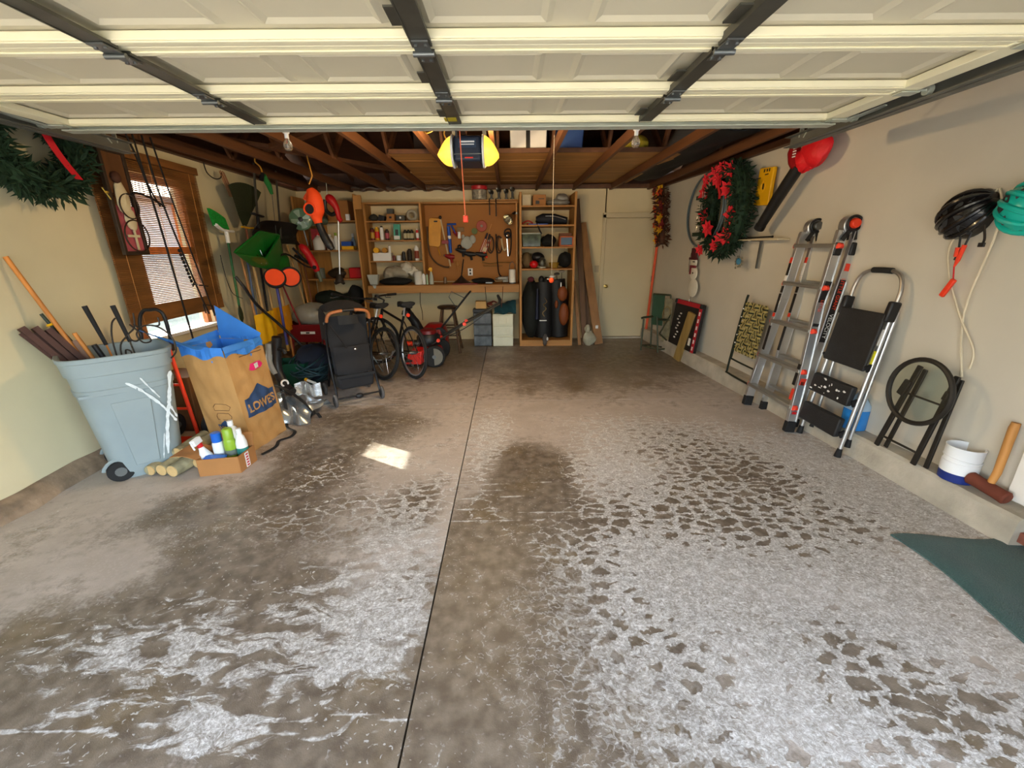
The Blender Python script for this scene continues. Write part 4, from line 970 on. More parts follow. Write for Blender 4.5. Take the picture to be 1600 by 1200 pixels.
# snowman wall hanging
sn = thing('snowman_hanging', 'wooden snowman plaque in three pieces hanging below the hoop', 'decoration', (2.60, 6.03, .84))
M_snow = mat('snowman_white', 'd9d4c4', .7, var=.06)
def disc(c, r, t, m, nm, sy=1.0):
    b = B(); b.M = frame_matrix(Vector(c), (0.06,-1,0), (0,0,1)); b.lathe([(0,-t),(r*.9,-t),(r,-t*.5),(r,t*.5),(r*.9,t),(0,t)], 24); 
    return obj(nm, b, m, sn)
disc((2.585,6.02,1.24), .095, .012, M_snow, 'body_disc'); disc((2.585,5.99,1.04), .125, .012, M_snow, 'base_disc')
obj('hat', B().box((2.585,6.08,1.50),(.02,.15,.14)).box((2.58,6.08,1.43),(.022,.24,.03)), mat('maroon_felt', '501820', .8), sn)
disc((2.588,6.05,1.38), .075, .010, M_snow, 'face_disc')
obj('scarf', B().box((2.57,6.04,1.325),(.02,.17,.035)).box((2.57,6.10,1.27),(.02,.04,.10)), mat('scarf_maroon', '7c2830', .8), sn)
obj('button', B().ell((2.57,6.02,1.24),(.008,.012,.012)).ell((2.57,6.05,1.39),(.006,.01,.01)).ell((2.57,6.01,1.39),(.006,.01,.01)), M_black, sn)
obj('cord', B().cyl((2.59,6.04,1.60),(2.59,6.04,.84),.003,n=5).tube(smooth_pts([(2.58,6.09,1.60),(2.57,6.17,1.45),(2.57,6.16,1.25)],4),.003,5), M_black, sn)
obj('bell_tag', B().tube(smooth_pts([(2.58,6.04,.88),(2.57,6.03,.84),(2.57,6.05,.80)],4),.008,6), M_white, sn)

# ------------------------------------------------------------------ folded lawn chair, board, game case, chair, level, boards at the back
lc = thing('webbed_lawn_chair', 'folded lawn chair with green and cream woven webbing behind the ladder', 'chair', (2.60, 4.5, .19))
def LC(u, h): return Vector((2.545+.11*h, 4.70-u+h*.02, .19+h))
M_dgreen = mat('dark_green_tube', '1c261e', .45, .3, var=.1)
fr = smooth_pts([LC(.50,.0), LC(.03,.0), LC(0,.03), LC(-.0,.30), LC(.01,.62), LC(.03,.85)],4)
obj('frame', B().tube(fr, .0115, 8).tube(smooth_pts([LC(.55,.17),LC(.05,.17),LC(.02,.2),LC(.03,.5)],4), .010, 8).tube([LC(.03,.85),LC(.04,.89)],.013,8), M_dgreen, lc)
M_webg, M_webc = mat('webbing_green', '1d2618', .8, var=.1), mat('webbing_cream', '9c8f58', .8, var=.1)
X0, X1, Z0, Z1 = .07, .46, .27, .82
for k in range(6):
    u = X0+.035+(X1-X0-.07)*k/5
    for j, (du, m_) in enumerate(((-.018,M_webc),(0,M_webg),(.018,M_webc))):
        obj('web_strap', B().grid(lambda a, c: LC(u+du-.009+.018*a, Z0+(Z1-Z0)*c)+Vector((-.012-.010*math.sin(c*9*PI+k*PI), 0, 0)), 1, 40, .003), m_, lc, ang=0)
for k in range(8):
    h = Z0+.04+(Z1-Z0-.08)*k/7
    for j, (dh, m_) in enumerate(((-.018,M_webc),(0,M_webg),(.018,M_webc))):
        obj('web_strap', B().grid(lambda a, c: LC(X0-.02+(X1-X0+.04)*a, h+dh-.009+.018*c)+Vector((-.012+.010*math.sin(a*5*PI+k*PI), 0, 0)), 30, 1, .003), m_, lc, ang=0)
for h in (.36,.45,.55,.65,.74): obj('rivet', B().ell(tuple(LC(.035,h)+Vector((-.012,0,0))),(.008,.008,.008),8,6), M_white, lc)
one('leaning_plank', B().bar((2.46,5.95,.01),(2.53,5.78,.72),.13,.04,(-1,-.4,.2)), wood('old_plank', '8f7440'), 'short weathered plank leaning in front of the red bordered case', 'plank', bev=.004)
gc = thing('game_board', 'dark folding game board with red printed border leaning on the right wall', 'game', (2.55, 6.0, .19))
gf = frame_matrix(Vector((2.545,5.98,.52)), (.07,-1,0), (.10,0,1))
b = B(); b.M = gf; b.box((0,0,0),(.78,.66,.05)); obj('panel', b, mat('board_dark', '1f1b1c', .5, var=.3, scale=6), gc, bev=.006)
M_bred = mat('board_red', 'b5182a', .45, var=.1)
b = B(); b.M = gf; b.box((0.02,.30,.026),(.74,.06,.006)).box((.355,-.02,.026),(.07,.62,.006)); obj('border', b, M_bred, gc)
b = B(); b.M = gf
for k in range(6): b.box((.355,-.27+.095*k,.030),(.03,.05,.003))
for k in range(9): b.box((-.02+.03*(k%3)-.2,-.22+.045*k,.027),(.05,.02,.003))
b.box((.24,-.20,.028),(.06,.10,.003)); obj('print', b, M_lwhite, gc, kind='stuff')
b = B(); b.M = gf
for x in (-.36,.37): b.box((x,.305,.02),(.05,.06,.05))
obj('corner_guard', b, M_black, gc, bev=.006)
ac = thing('canvas_armchair', 'green metal folding armchair with canvas back leaning in the back corner', 'chair', (2.35, 6.55, 0))
M_cgreen = mat('chair_green_metal', '3d4230', .5, .3, var=.15); M_canvas = mat('green_canvas', '2f4a36', .9, var=.15)
b = B()
for (p, q) in (((2.13,6.62,.0),(2.15,6.66,.50)),((2.35,6.45,0),(2.32,6.55,.55)),((2.56,6.50,0),(2.50,6.55,.88)),((2.32,6.72,0),(2.30,6.75,.88))): b.tube([p,q],.014,8)
b.tube(smooth_pts([(2.10,6.62,.52),(2.16,6.64,.53),(2.30,6.70,.53)],4),.018,8).tube([(2.13,6.62,.08),(2.35,6.45,.05),(2.56,6.5,.05)],.012,8).tube([(2.56,6.5,.05),(2.32,6.72,.06),(2.13,6.62,.08)],.012,8).tube([(2.32,6.5,.52),(2.52,6.54,.5)],.016,8).tube([(2.35,6.46,.3),(2.54,6.53,.62)],.011,8).tube([(2.35,6.46,.3),(2.56,6.5,.12)],.011,8)
b.tube([(2.30,6.75,.88),(2.50,6.55,.88)],.014,8)
obj('frame', b, M_cgreen, ac)
obj('canvas_back', B().grid(lambda u, v: (2.295+.13*u, 6.74-.13*u-.02, .40+.47*v), 4, 4, .006), M_canvas, ac)
obj('canvas_seat', B().grid(lambda u, v: (2.43+.09*u+.01*math.sin(v*3), 6.61-.07*u-.03, .15+.68*v), 4, 8, .006), mat('printed_canvas', '7a7258', .9, var=.35, scale=14), ac)
obj('oval_print', B().torus((2.46,6.545,.58),.075,.006,(-.5,-1,0),20,6,sx=.75,sy=1.7), mat('tan_canvas', '8a744a', .9), ac)
lv = thing('orange_level_pole', 'long orange pole with black grips standing beside the back door', 'pole', (2.50, 7.5, 0))
obj('pole', B().tube([(2.455,7.45,.02),(2.535,7.50,1.60)],.021,10), mat('orange_pole', 'e0562e', .5), lv)
obj('grip', B().tube([(2.535,7.50,1.60),(2.537,7.5,1.68)],.024,10).tube([(2.539,7.5,1.72),(2.541,7.5,1.80)],.024,10), M_black, lv)
obj('white_band', B().tube([(2.537,7.5,1.68),(2.539,7.5,1.72)],.022,10).tube([(2.541,7.5,1.80),(2.545,7.5,1.92)],.014,10), M_white, lv)
obj('tip', B().tube([(2.453,7.449,0),(2.455,7.45,.04)],.023,10), M_black, lv)
# ================================================================== things along the left wall
w3 = thing('fir_wreath', 'plain dark green wreath with red ribbon high on the left wall', 'wreath', (-3.15, 3.14, 1.95))
pth = [(-3.115-.008*math.sin(a), 3.14+.27*math.cos(a), 2.28+.26*math.sin(a)) for a in [2*PI*i/40 for i in range(40)]]
b = B().tube(pth, .06, 10, closed=True); sprigs(b, pth, .11, 1500, 11, .085)
b.v = [(max(p[0], lx(p[1])+.012), p[1], p[2]) for p in b.v]
obj('fir_ring', b, M_needle2, w3, ang=0)
obj('ribbon', B().grid(lambda u, v: (-2.99-.03*math.sin(v*PI), 3.06+.055*u+.17*v, 2.46-.38*v), 2, 12, .004), M_ribbon, w3)
obj('bow_knot', B().grid(lambda u, v: (-2.97-.05*math.sin(v*PI), 2.98+.22*v, 2.46+.06*u+.03*math.sin(v*2*PI)), 2, 10, .004), M_ribbon, w3)
obj('tag', B().ell((-3.05,3.52,2.03),(.008,.02,.012),8,6).tube([(-3.06,3.50,2.06),(-3.05,3.54,1.98)],.004,5), mat('gold_tag','c8a84a',.3,.8), w3)

fd = thing('framed_panel', 'narrow dark framed panel with pink and white cloth hanging before the blind', 'decoration', (-3.14, 3.74, 1.58))
ff = frame_matrix(Vector((-3.13, 3.735, 1.97)), (-.05,1,0), (0,.03,1))
M_fdark = wood('dark_frame', '2e2014')
for k, (c, d) in enumerate((((-.115,0,0),(.03,.80,.03)),((.115,0,0),(.03,.80,.03)),((0,-.385,0),(.22,.03,.03)),((0,.385,0),(.22,.03,.03)))):
    b = B(); b.M = ff; b.box(c, d); obj('frame_bar', b, M_fdark, fd, bev=.004)
b = B(); b.M = ff; b.box((0,.22,-.005),(.20,.30,.012)); obj('upper_panel', b, wood('brown_panel', '5c3a1e'), fd)
b = B(); b.M = ff; b.box((0,-.20,-.006),(.20,.36,.01)); obj('cloth', b, mat('pink_cloth', 'b0555e', .9, var=.2, scale=9), fd)
def blob(name, c, r, m, parent, M=None, noise=.06, seed=0, **k):
    b = B()
    if M is not None: b.M = M
    b.ell(c, r, 16, 10, noise, seed=seed); return obj(name, b, m, parent, **k)
M_cream = mat('cream_cloth', 'cfc2a0', .9, var=.1, bump=.4, bscale=30)
blob('cream_figure', (-.01,.04,.012), (.065,.13,.022), M_cream, fd, ff, seed=2); blob('cream_figure', (.02,-.12,.012), (.055,.09,.02), M_cream, fd, ff, seed=3)
b = B(); b.M = ff; b.box((.02,-.25,.014),(.018,.22,.008)).box((0,-.25,.016),(.12,.02,.008)); obj('strap', b, M_cream, fd)
b = B(); b.M = ff; b.ell((-.03,.19,.02),(.04,.045,.03),12,8); obj('brown_head', b, mat('dark_brown_cloth', '4a2a1a', .8), fd)
b = B(); b.M = ff; b.torus((.02,-.02,.03),.095,.006,(0,0,1),28,6); obj('hoop', b, M_fdark, fd)
b = B(); b.M = ff; b.torus((.02,-.25,.03),.125,.006,(0,0,1),32,6); obj('hoop', b, M_fdark, fd)

# tall black garden hook poles hung from the rafters before the window
M_iron = mat('black_iron', '191614', .6, .4, var=.2)
def pole(name, pts, r, m, label, cat, n=8, group=None, ends=None):
    return one(name, B().tube(smooth_pts(pts, 4) if len(pts) > 2 else pts, r, n), m, label, cat, group)
pole('garden_hook', [(-3.10,3.90,2.52),(-3.10,4.0,2.13),(-3.09,4.05,1.12),(-3.08,4.06,.70)], .0085, M_iron, 'straight black iron pole hanging before the blind, nearest the framed panel', 'garden pole')
b = B().tube(smooth_pts([(-3.07,4.03,2.53),(-3.07,4.08,2.01),(-3.08,4.25,1.35),(-3.09,4.37,.98)],5), .008, 7)
b.tube(smooth_pts([(-3.07,4.10,1.97),(-3.06,3.98,2.02),(-3.06,3.82,2.06),(-3.05,3.74,2.04)],4), .008, 6)
b.tube(smooth_pts([(-3.08,4.28,1.28),(-3.05,4.20,1.30),(-3.05,4.18,1.27)],4), .007, 6).tube([(-3.085,4.22,1.29),(-3.085,4.44,1.25)], .006, 6)
for k in range(9): b.ell((-3.077,4.15+.008*k,1.60-.035*k),(.013,.013,.017),8,6)
one('garden_hook', b, M_iron, 'black iron pole with side arm and chain hanging before the middle of the blind', 'garden pole')
b = B().tube(smooth_pts([(-3.09,4.15,2.54),(-3.10,4.24,2.08),(-3.10,4.44,1.07),(-3.11,4.47,.95)],5), .007, 7)
b.tube([(-3.10,4.33,1.08),(-3.10,4.46,1.05),(-3.10,4.47,.95)], .006, 6).tube([(-3.10,4.33,1.08),(-3.10,4.34,.99)], .006, 6)
one('garden_hook', b, M_iron, 'thin black iron pole ending in square hooks, nearest the edge of the blind', 'garden pole')
pole('garden_hook', [(-3.09,3.96,2.52),(-3.09,3.99,2.16),(-3.09,4.07,1.98)], .007, M_iron, 'short black iron hook pole with upper end at the rafters, before the blind', 'garden pole')

# ------------------------------------------------------------------ wheeled bin with odds and ends
bn = thing('wheeled_bin', 'big grey blue wheeled bin with white scuffs by the left wall', 'bin', (-2.86, 3.0, 0))
M_bin = mat('bin_grey_blue', '8d999b', .5, var=.06, scale=4)
ca, sa = math.cos(math.radians(44)), math.sin(math.radians(44))
def sup(cx, cy, rx_, ry_, z, e=.5, n=40):
    out = []
    for i in range(n):
        a = 2*PI*i/n; x = rx_*abs(math.cos(a))**e*math.copysign(1, math.cos(a)); y = ry_*abs(math.sin(a))**e*math.copysign(1, math.sin(a))
        out.append((cx+x*ca-y*sa, cy+x*sa+y*ca, z))
    return out
def binr(t): return .208+.087*t, .22+.06*t
rings = []
for z, k in ((.035,-.006),(.06,0),(.30,0),(.55,0),(.66,0),(.665,.007),(.70,.007),(.705,.0),(.80,0),(.805,.012),(.895,.014),(.90,.020),(.925,.020),(.93,.014)):
    r1, r2 = binr(z/.93); rings.append(sup(-2.86, 3.0-.0*z, r1+k, r2+k, z))
for z, k in ((.925,-.004),(.70,-.008),(.30,-.008),(.10,-.008)):
    r1, r2 = binr(z/.93); rings.append(sup(-2.86, 3.0, r1+k, r2+k, z))
obj('tub', B().loft(rings), M_bin, bn, ang=35)
def binface(u, z, off=.004):                     # u -1..1 across the face that looks at the door
    r1, r2 = binr(z/.93); x, y = u*r1*.97, -(r2+off)*(1-.10*abs(u)**6)
    return Vector((-2.86+x*ca-y*sa, 3.0+x*sa+y*ca, z))
obj('moulded_panel', B().loft([[binface(u, z, o) for u, z in ((-.35,.10),(.30,.10),(.42,.60),(-.42,.60))] for o in (.001,.008)]), M_bin, bn, bev=.006)
obj('moulded_step', B().loft([[binface(u, z, o) for u, z in ((-.95,.66),(.2,.66),(.2,.68),(-.95,.68))] for o in (.001,.010)]), M_bin, bn)
def scuff(pts, wd, nm):
    b = B(); L, R_ = [], []
    P = smooth_pts([(u, z, 0) for u, z in pts], 5)
    rr = random.Random(len(pts))
    vs = []
    for i, p in enumerate(P):
        w_ = wd*(.35+.65*rr.random())*(.4 if i in (0, len(P)-1) else 1)
        vs += [binface(p[0]-w_*1.2, p[1]-w_*.10, .0095), binface(p[0]+w_*1.2, p[1]+w_*.10, .0095)]
    b.add(vs, [(2*i, 2*i+1, 2*i+3, 2*i+2) for i in range(len(P)-1)])
    return obj(nm, b, M_scuff, bn, ang=0)
M_scuff = mat('scuffed_white', 'd4dadb', .8, var=.15, scale=30)
scuff([(.0,.73),(.25,.66),(.55,.55),(.75,.46),(.92,.37)], .035, 'scuff'); scuff([(.30,.75),(.42,.68),(.62,.58)], .022, 'scuff')
scuff([(.93,.76),(.86,.62),(.80,.52),(.72,.43),(.62,.28),(.55,.13)], .055, 'scuff'); scuff([(.82,.50),(.95,.40)], .03, 'scuff'); scuff([(.55,.30),(.45,.17),(.40,.10)], .02, 'scuff')
for s in (-1, 1):
    c = Vector((-2.86+(-.165)*ca-(.19*s)*sa, 3.0+(-.165)*sa+(.19*s)*ca, .078)); ax = Vector((-sa, ca, 0))
    wb = B().cyl(c-ax*.028, c+ax*.028, .078, n=24); wh = obj('wheel', wb, M_rubber, bn, bev=.008)
    obj('hub', B().cyl(c-ax*.034, c+ax*.034, .034, n=14), M_steel, wh)
    obj('wheel_arch', B().tube([c+Vector((ca,sa,0))*.092*math.cos(t)+Vector((0,0,.092*math.sin(t)))-ax*.012*(1 if s < 0 else -1) for t in [PI*(.02+.9*i/10) for i in range(11)]], .012, 6), M_bin, wh)
obj('base', B().loft([sup(-2.86,3.0,.19,.20,0), sup(-2.86,3.0,.20,.21,.04)]), M_bin, bn)
def stick(name, a, b_, r, m, label, cat='stick', r2=None, group=None, n=10):
    return one(name, B().tube([a, b_], [r, r2 or r], n), m, label, cat, group)
stick('long_wooden_pole', (-3.21,2.83,1.575), (-2.90,3.05,.15), .014, wood('orange_handle', 'c8803a'), 'long light wooden handle sticking far out of the grey bin', 'handle')
for k, (p, q) in enumerate((((-3.20,2.76,1.13),(-2.92,2.97,.45)),((-3.18,2.82,1.12),(-2.90,3.01,.45)),((-3.15,2.87,1.10),(-2.88,3.05,.45)))):
    b = B().bar(p, q, .035, .055, (.4,-.5,.6)); b.bar(Vector(p)+Vector((.004,-.004,-.03)), Vector(q)+Vector((.02,0,0)), .042, .02, (.4,-.5,.6))
    one('edging_strip', b, mat('brown_plastic_wood', '4a2a20', .6, var=.2), ['ribbed brown strip in the grey bin, closest to the left wall','middle one of the ribbed brown strips in the grey bin','ribbed brown strip in the grey bin, next to the green stakes'][k], 'strip', 'brown strips in the grey bin')
stick('garden_stake', (-3.19,2.90,1.20), (-2.98,3.06,.4), .010, mat('stake_green', '24342a', .5), 'tall dark green garden stake in the grey bin', 'stake')
stick('garden_stake', (-3.15,2.93,1.12), (-2.92,3.08,.4), .012, mat('stake_green', '24342a'), 'thick dark green stake leaning beside the tall one in the bin', 'stake')
one('yellow_tie', B().torus((-3.165,2.915,1.125),.018,.009,(.3,.3,-1),14,6), M_yellow, 'yellow tie wrapped round the stakes in the grey bin', 'tie')
stick('short_dowel', (-3.04,2.93,1.06), (-2.88,3.06,.3), .013, wood('orange_handle', 'c8803a'), 'short wooden dowel poking out of the grey bin', 'dowel')
stick('black_tube', (-2.93,2.93,.975), (-2.80,3.06,.3), .017, M_black, 'short thick black tube poking just above the rim of the bin', 'tube')
one('cardboard_scrap', B().bar((-3.08,2.93,1.0),(-2.98,3.0,.6),.10,.006,(.5,-.6,.5)), mat('torn_card', '8a6a58', .9, var=.2), 'torn brown cardboard scrap standing in the grey bin', 'cardboard')
one('white_scrap', B().bar((-3.14,2.86,.965),(-3.06,2.93,.7),.06,.012,(.5,-.6,.5)), M_white, 'white plastic offcut in the grey bin below the brown strips', 'plastic')
for k, (a, q, e, lab) in enumerate((((-3.00,3.02,1.235),(-2.945,3.035,.95),(-2.86,3.08,.2),'golf club with long black grip, nearer the left wall of two'),((-2.81,3.03,1.235),(-2.775,3.045,.97),(-2.74,3.10,.2),'golf club with black grip beside the black curved handle'))):
    t = thing('golf_club', lab, 'golf club', e)
    obj('grip', B().tube([a, q], [.016,.012], 10), M_rubber, t); obj('shaft', B().tube([q, e], .006, 8), M_chrome if k else wood('orange_handle', 'c8803a'), t)
tr = thing('wire_trellis', 'dark curled wire garden trellis standing in the grey bin', 'trellis', (-2.75, 3.05, .3))
b = B()
for pts in ([(-2.85,3.0,.60),(-2.86,3.0,.95),(-2.83,3.0,1.10),(-2.79,3.0,1.15)], [(-2.82,3.0,.60),(-2.82,3.0,.92),(-2.76,3.02,1.02),(-2.70,3.03,1.08),(-2.68,3.03,1.18)], [(-2.70,3.03,1.10),(-2.62,3.02,1.04),(-2.60,3.02,.98),(-2.66,3.02,.97),(-2.69,3.02,1.03),(-2.62,3.02,1.09),(-2.52,3.02,1.08),(-2.46,3.04,1.0),(-2.46,3.05,.9),(-2.52,3.06,.84)], [(-2.72,3.02,1.10),(-2.66,3.02,1.03),(-2.70,3.02,.98),(-2.74,3.02,.99),(-2.75,3.02,1.03)], [(-2.56,3.02,1.09),(-2.51,3.02,1.095),(-2.505,3.02,1.15)], [(-2.78,3.0,.86),(-2.75,3.0,.88),(-2.75,3.0,.91),(-2.78,3.0,.92),(-2.79,3.0,.89)]):
    b.tube(smooth_pts(pts, 5), .0055, 6)
obj('wire', b, mat('dark_wire', '37312c', .5, .5), tr)

# hand truck behind the bin
hd_ = thing('hand_truck', 'orange hand truck with black loop handle between the bin and the paper bag', 'hand truck', (-2.84, 3.52, 0))
obj('loop_handle', B().tube(smooth_pts([(-3.03,3.42,.80),(-3.01,3.44,1.05),(-2.97,3.45,1.135),(-2.92,3.46,1.145),(-2.86,3.47,1.14),(-2.83,3.48,1.07),(-2.84,3.49,.80)],5), .014, 10), M_black, hd_)
for x, x2 in ((-3.03,-2.98),(-2.84,-2.80)):
    obj('side_tube', B().tube([(x,3.45,.82),(x2,3.47,.04)], .016, 10), M_orangered, hd_)
obj('cross_bar', B().cyl((-2.99,3.46,.50),(-2.83,3.47,.50),.012), M_orangered, hd_); obj('cross_bar', B().cyl((-2.99,3.47,.28),(-2.81,3.47,.28),.012), M_orangered, hd_)
obj('toe_plate', B().box((-2.88,3.38,.012),(.30,.16,.012)), M_orangered, hd_)
for x in (-3.02,-2.70):
    q = obj('wheel', B().cyl((x-.025,3.52,.105),(x+.025,3.52,.105),.105,n=24), M_rubber, hd_, bev=.014); obj('hub', B().cyl((x-.03,3.52,.105),(x+.03,3.52,.105),.03,n=12), M_steel, q)
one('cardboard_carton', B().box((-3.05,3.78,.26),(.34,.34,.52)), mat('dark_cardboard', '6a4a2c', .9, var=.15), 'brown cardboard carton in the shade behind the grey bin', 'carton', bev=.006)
gb_ = thing('grey_pail', 'grey plastic pail with white rim behind the paper bag', 'pail', (-2.76, 3.82, 0))
b = B(); b.M = Matrix.Translation((-2.76,3.82,0)); b.lathe([(.09,0),(.115,.50),(.105,.50),(.085,.02),(0,.02)],24); obj('body', b, mat('pail_grey', '8d9296', .5), gb_)
obj('rim', B().torus((-2.76,3.82,.50),.115,.010,(0,0,1),24,6), M_white, gb_)

# ------------------------------------------------------------------ paper yard bag, blue lining
pb_ = thing('paper_yard_bag', 'tall brown paper yard bag with blue printed logo and blue lining', 'bag', (-2.32, 3.45, 0))
Cb, Rb_, Lb, Bb = Vector((-2.14,3.19,0)), Vector((-2.09,3.62,0)), Vector((-2.53,3.27,0)), Vector((-2.49,3.70,0))
off = Vector((-.07,-.01,.86))
def face(p, q, u, h, o=0.0, crease=0):
    n = (q-p).cross(Vector((0,0,1))).normalized()
    bul = .016*math.sin(u*PI)*math.sin(min(h/.86,1)*PI)+.006*math.sin(h*19+u*5)+.004*math.sin(h*47-u*9)+.004*math.sin(u*23+h*11)
    edge = min(u,1-u)*8; edge = min(1, edge)
    return p.lerp(q,u)+off*(h/.86)+n*(bul*edge+o)
M_paper = mat('kraft_paper', 'b88a52', .8, var=.09, scale=5, bump=.5, bscale=16)
b = B()
for p, q in ((Lb,Cb),(Cb,Rb_),(Rb_,Bb),(Bb,Lb)):
    b.grid(lambda u, v: face(p, q, u, .86*v), 14, 28, 0)
b.add([tuple(Lb),tuple(Cb),tuple(Rb_),tuple(Bb)], [(0,1,2,3)]); 
obj('blue_liner', B().add([tuple(p.lerp((Lb+Rb_)/2,.03)+off*k) for k in (.80,1.0) for p in (Lb,Cb,Rb_,Bb)], [(0,1,2,3),(0,4,5,1),(1,5,6,2),(2,6,7,3),(3,7,4,0)]), mat('blue_film', '3f86dc', .4, var=.10, scale=5, bump=.3, bscale=12), pb_, ang=0)
obj('paper', b, M_paper, pb_, ang=50)
M_navyprint = mat('navy_print', '2c4468', .7, var=.06)
def on_face(p, q, poly, o, m, nm='printed_mark'):
    b = B(); vs = [face(p,q,u,h,o) for u,h in poly]; n = len(vs); b.add(vs, [tuple(range(n))]); return obj(nm, b, m, pb_, ang=0)
def patch(p, q, poly, o, m, nm):                  # follows the paper: a fine strip of columns
    us = [u for u,_ in poly]; u0, u1 = min(us), max(us); N = 24; b = B(); vs = []; fs = []
    def span(u):
        hs = []
        for (a, ha), (c, hc) in zip(poly, poly[1:]+poly[:1]):
            if a != c and min(a,c)-1e-9 <= u <= max(a,c)+1e-9: hs.append(ha+(hc-ha)*(u-a)/(c-a))
        return min(hs), max(hs)
    K = 6
    for i in range(N+1):
        u = u0+(u1-u0)*min(max(i/N,1e-4),1-1e-4); lo, hi = span(u)
        vs += [face(p,q,u,lo+(hi-lo)*k/K,o) for k in range(K+1)]
    fs = [(i*(K+1)+k,(i+1)*(K+1)+k,(i+1)*(K+1)+k+1,i*(K+1)+k+1) for i in range(N) for k in range(K)]
    b.add(vs, fs); return obj(nm, b, m, pb_, ang=0)
sl_ = .06
patch(Cb, Rb_, [(.10,.28),(.94,.28),(.94,.44),(.80,.44),(.52,.53),(.24,.44),(.10,.44)], .003, M_navyprint, 'logo_panel')
def face_text(s, p, q, u, h, size, m, o, sx=1.0):
    c = face(p,q,u,h,o); ex = (q-p).normalized(); t = text('lettering', s, size, m, Matrix.Identity(4), None, 0.0, sx, bold=size*.03)
    me = t.data
    L = (q-p).length
    for v in me.vertices: v.co = face(p, q, u+v.co.x/L, h+v.co.y, o)
    inv = pb_.matrix_basis.inverted(); me.transform(inv); t.parent = pb_; return t
face_text("LOWE'S", Cb, Rb_, .52, .352, .098, M_paper, .0055, 1.0)
patch(Lb, Cb, [(.34,.17),(.80,.17),(.80,.23),(.72,.23),(.57,.275),(.42,.23),(.34,.23)], .003, M_navyprint, 'logo_panel')
face_text("LOWE'S", Lb, Cb, .57, .20, .048, M_paper, .0055)
M_pink = mat('pink_sticker', 'e0256e', .5, var=.05)
patch(Cb, Rb_, [(.42,.655),(.50,.64),(.78,.64),(.86,.665),(.78,.70),(.50,.70)], .003, M_pink, 'pink_sticker')
patch(Cb, Rb_, [(.57,.65),(.72,.65),(.72,.69),(.57,.69)], .0045, M_white, 'sticker_centre')
for h in (.775,.80): patch(Cb, Rb_, [(.30,h),(.92,h),(.92,h+.007),(.30,h+.007)], .003, mat('print_brown', '6a4a34', .8), 'printed_line')
for hh in (.28,.36):
    pl = [(.42,hh),(.72,hh),(.76,hh+.03),(.70,hh+.055),(.45,hh+.055),(.40,hh+.03)]
    b = B(); b.tube([face(Lb,Cb,u,h,.003) for u,h in pl], .0022, 4, closed=True); obj('printed_outline', b, mat('print_brown', '6a4a34'), pb_)
M_tape = mat('blue_film', '3f86dc', .4, var=.10, scale=5, bump=.3, bscale=12)
b = B()
for p, q in ((Lb,Cb),(Cb,Rb_),(Rb_,Bb),(Bb,Lb)):
    b.grid(lambda u, v: face(p, q, u, .80+.02*math.sin(u*9)+(.085-.02*math.sin(u*9))*v, .006), 12, 3, 0)
obj('blue_cuff', b, M_tape, pb_, ang=0)
T = [p+off*1.03 for p in (Lb, Cb, Rb_, Bb)]
def flap(p, q, d0, d1, nm):
    obj(nm, B().grid(lambda u, v: p.lerp(q,u)+(Vector(d0).lerp(Vector(d1),u))*v+Vector((0,0,.012*math.sin(v*PI)*math.sin(u*5))), 8, 6, .003), M_tape, pb_)
flap(T[0], T[0].lerp(T[1],.62), (-.20,-.10,.15), (-.05,-.05,-.01), 'blue_flap'); flap(T[3], T[0], (-.01,.0,.05), (-.02,0,.01), 'blue_flap')
flap(T[2], T[3], (.01,.01,.03), (.0,.02,.26), 'blue_flap'); flap(T[1], T[2], (.02,-.01,-.045), (.02,0,-.04), 'blue_flap')

# ------------------------------------------------------------------ firewood and box of bottles
M_bark = mat('mottled_bark', '9a9272', .9, var=.5, scale=9, bump=.6, bscale=30); M_cut = mat('cut_wood', 'cfae78', .8, var=.12, scale=20)
for k, (x, y, z, r_, dx, lab) in enumerate(((-2.685,2.80,.045,.040,-.03,'split log on the floor, closest to the grey bin'),(-2.60,2.80,.046,.045,.01,'mottled log on the floor, second from the grey bin'),(-2.505,2.78,.048,.047,.03,'thick mottled log with broad pale end beside the box'),(-2.50,2.92,.125,.040,.02,'log lying on top of the firewood behind the box flap'),(-2.40,2.90,.045,.042,.03,'log on the floor just behind the cardboard box'),(-2.56,2.93,.122,.042,-.01,'upper log of the firewood by the grey bin'))):
    t = thing('firewood_log', lab, 'log', (x, y, 0), (0,0,0), 'firewood logs by the box')
    e = (x+dx*1.5, y+.33, z)
    obj('bark', B().tube([(x,y,z),(x+dx*.7+.004,y+.16,z+.003),e], [r_,r_*1.03,r_*.95], 14), M_bark, t)
    obj('cut_end', B().tube([(x-.001,y-.004,z),(x,y+.002,z)], r_*.93, 14), M_cut, t)
bx_ = thing('bottle_carton', 'small open brown cardboard box of cleaning bottles on the floor', 'box', (-2.18, 2.9, 0))
M_card = mat('cardboard', 'a5713f', .85, var=.08, scale=6)
P0, P1, P2, P3 = Vector((-2.31,2.78,0)), Vector((-2.035,2.83,0)), Vector((-2.03,3.03,0)), Vector((-2.31,2.99,0))
for p, q, h in ((P0,P1,.135),(P1,P2,.135),(P2,P3,.135),(P3,P0,.135)):
    obj('side', B().bar(p+Vector((0,0,h/2)), q+Vector((0,0,h/2)), .005, h), M_card, bx_)
obj('bottom', B().hexa([tuple(p+Vector((0,0,.001))) for p in (P0,P1,P2,P3)]+[tuple(p+Vector((0,0,.006))) for p in (P0,P1,P2,P3)]), M_card, bx_)
obj('flap', B().grid(lambda u, v: (P3.lerp(P0,u))+Vector((-.17*v,-.02*v,.135+.03*v+.02*math.sin(v*3))), 4, 6, .004), M_card, bx_)
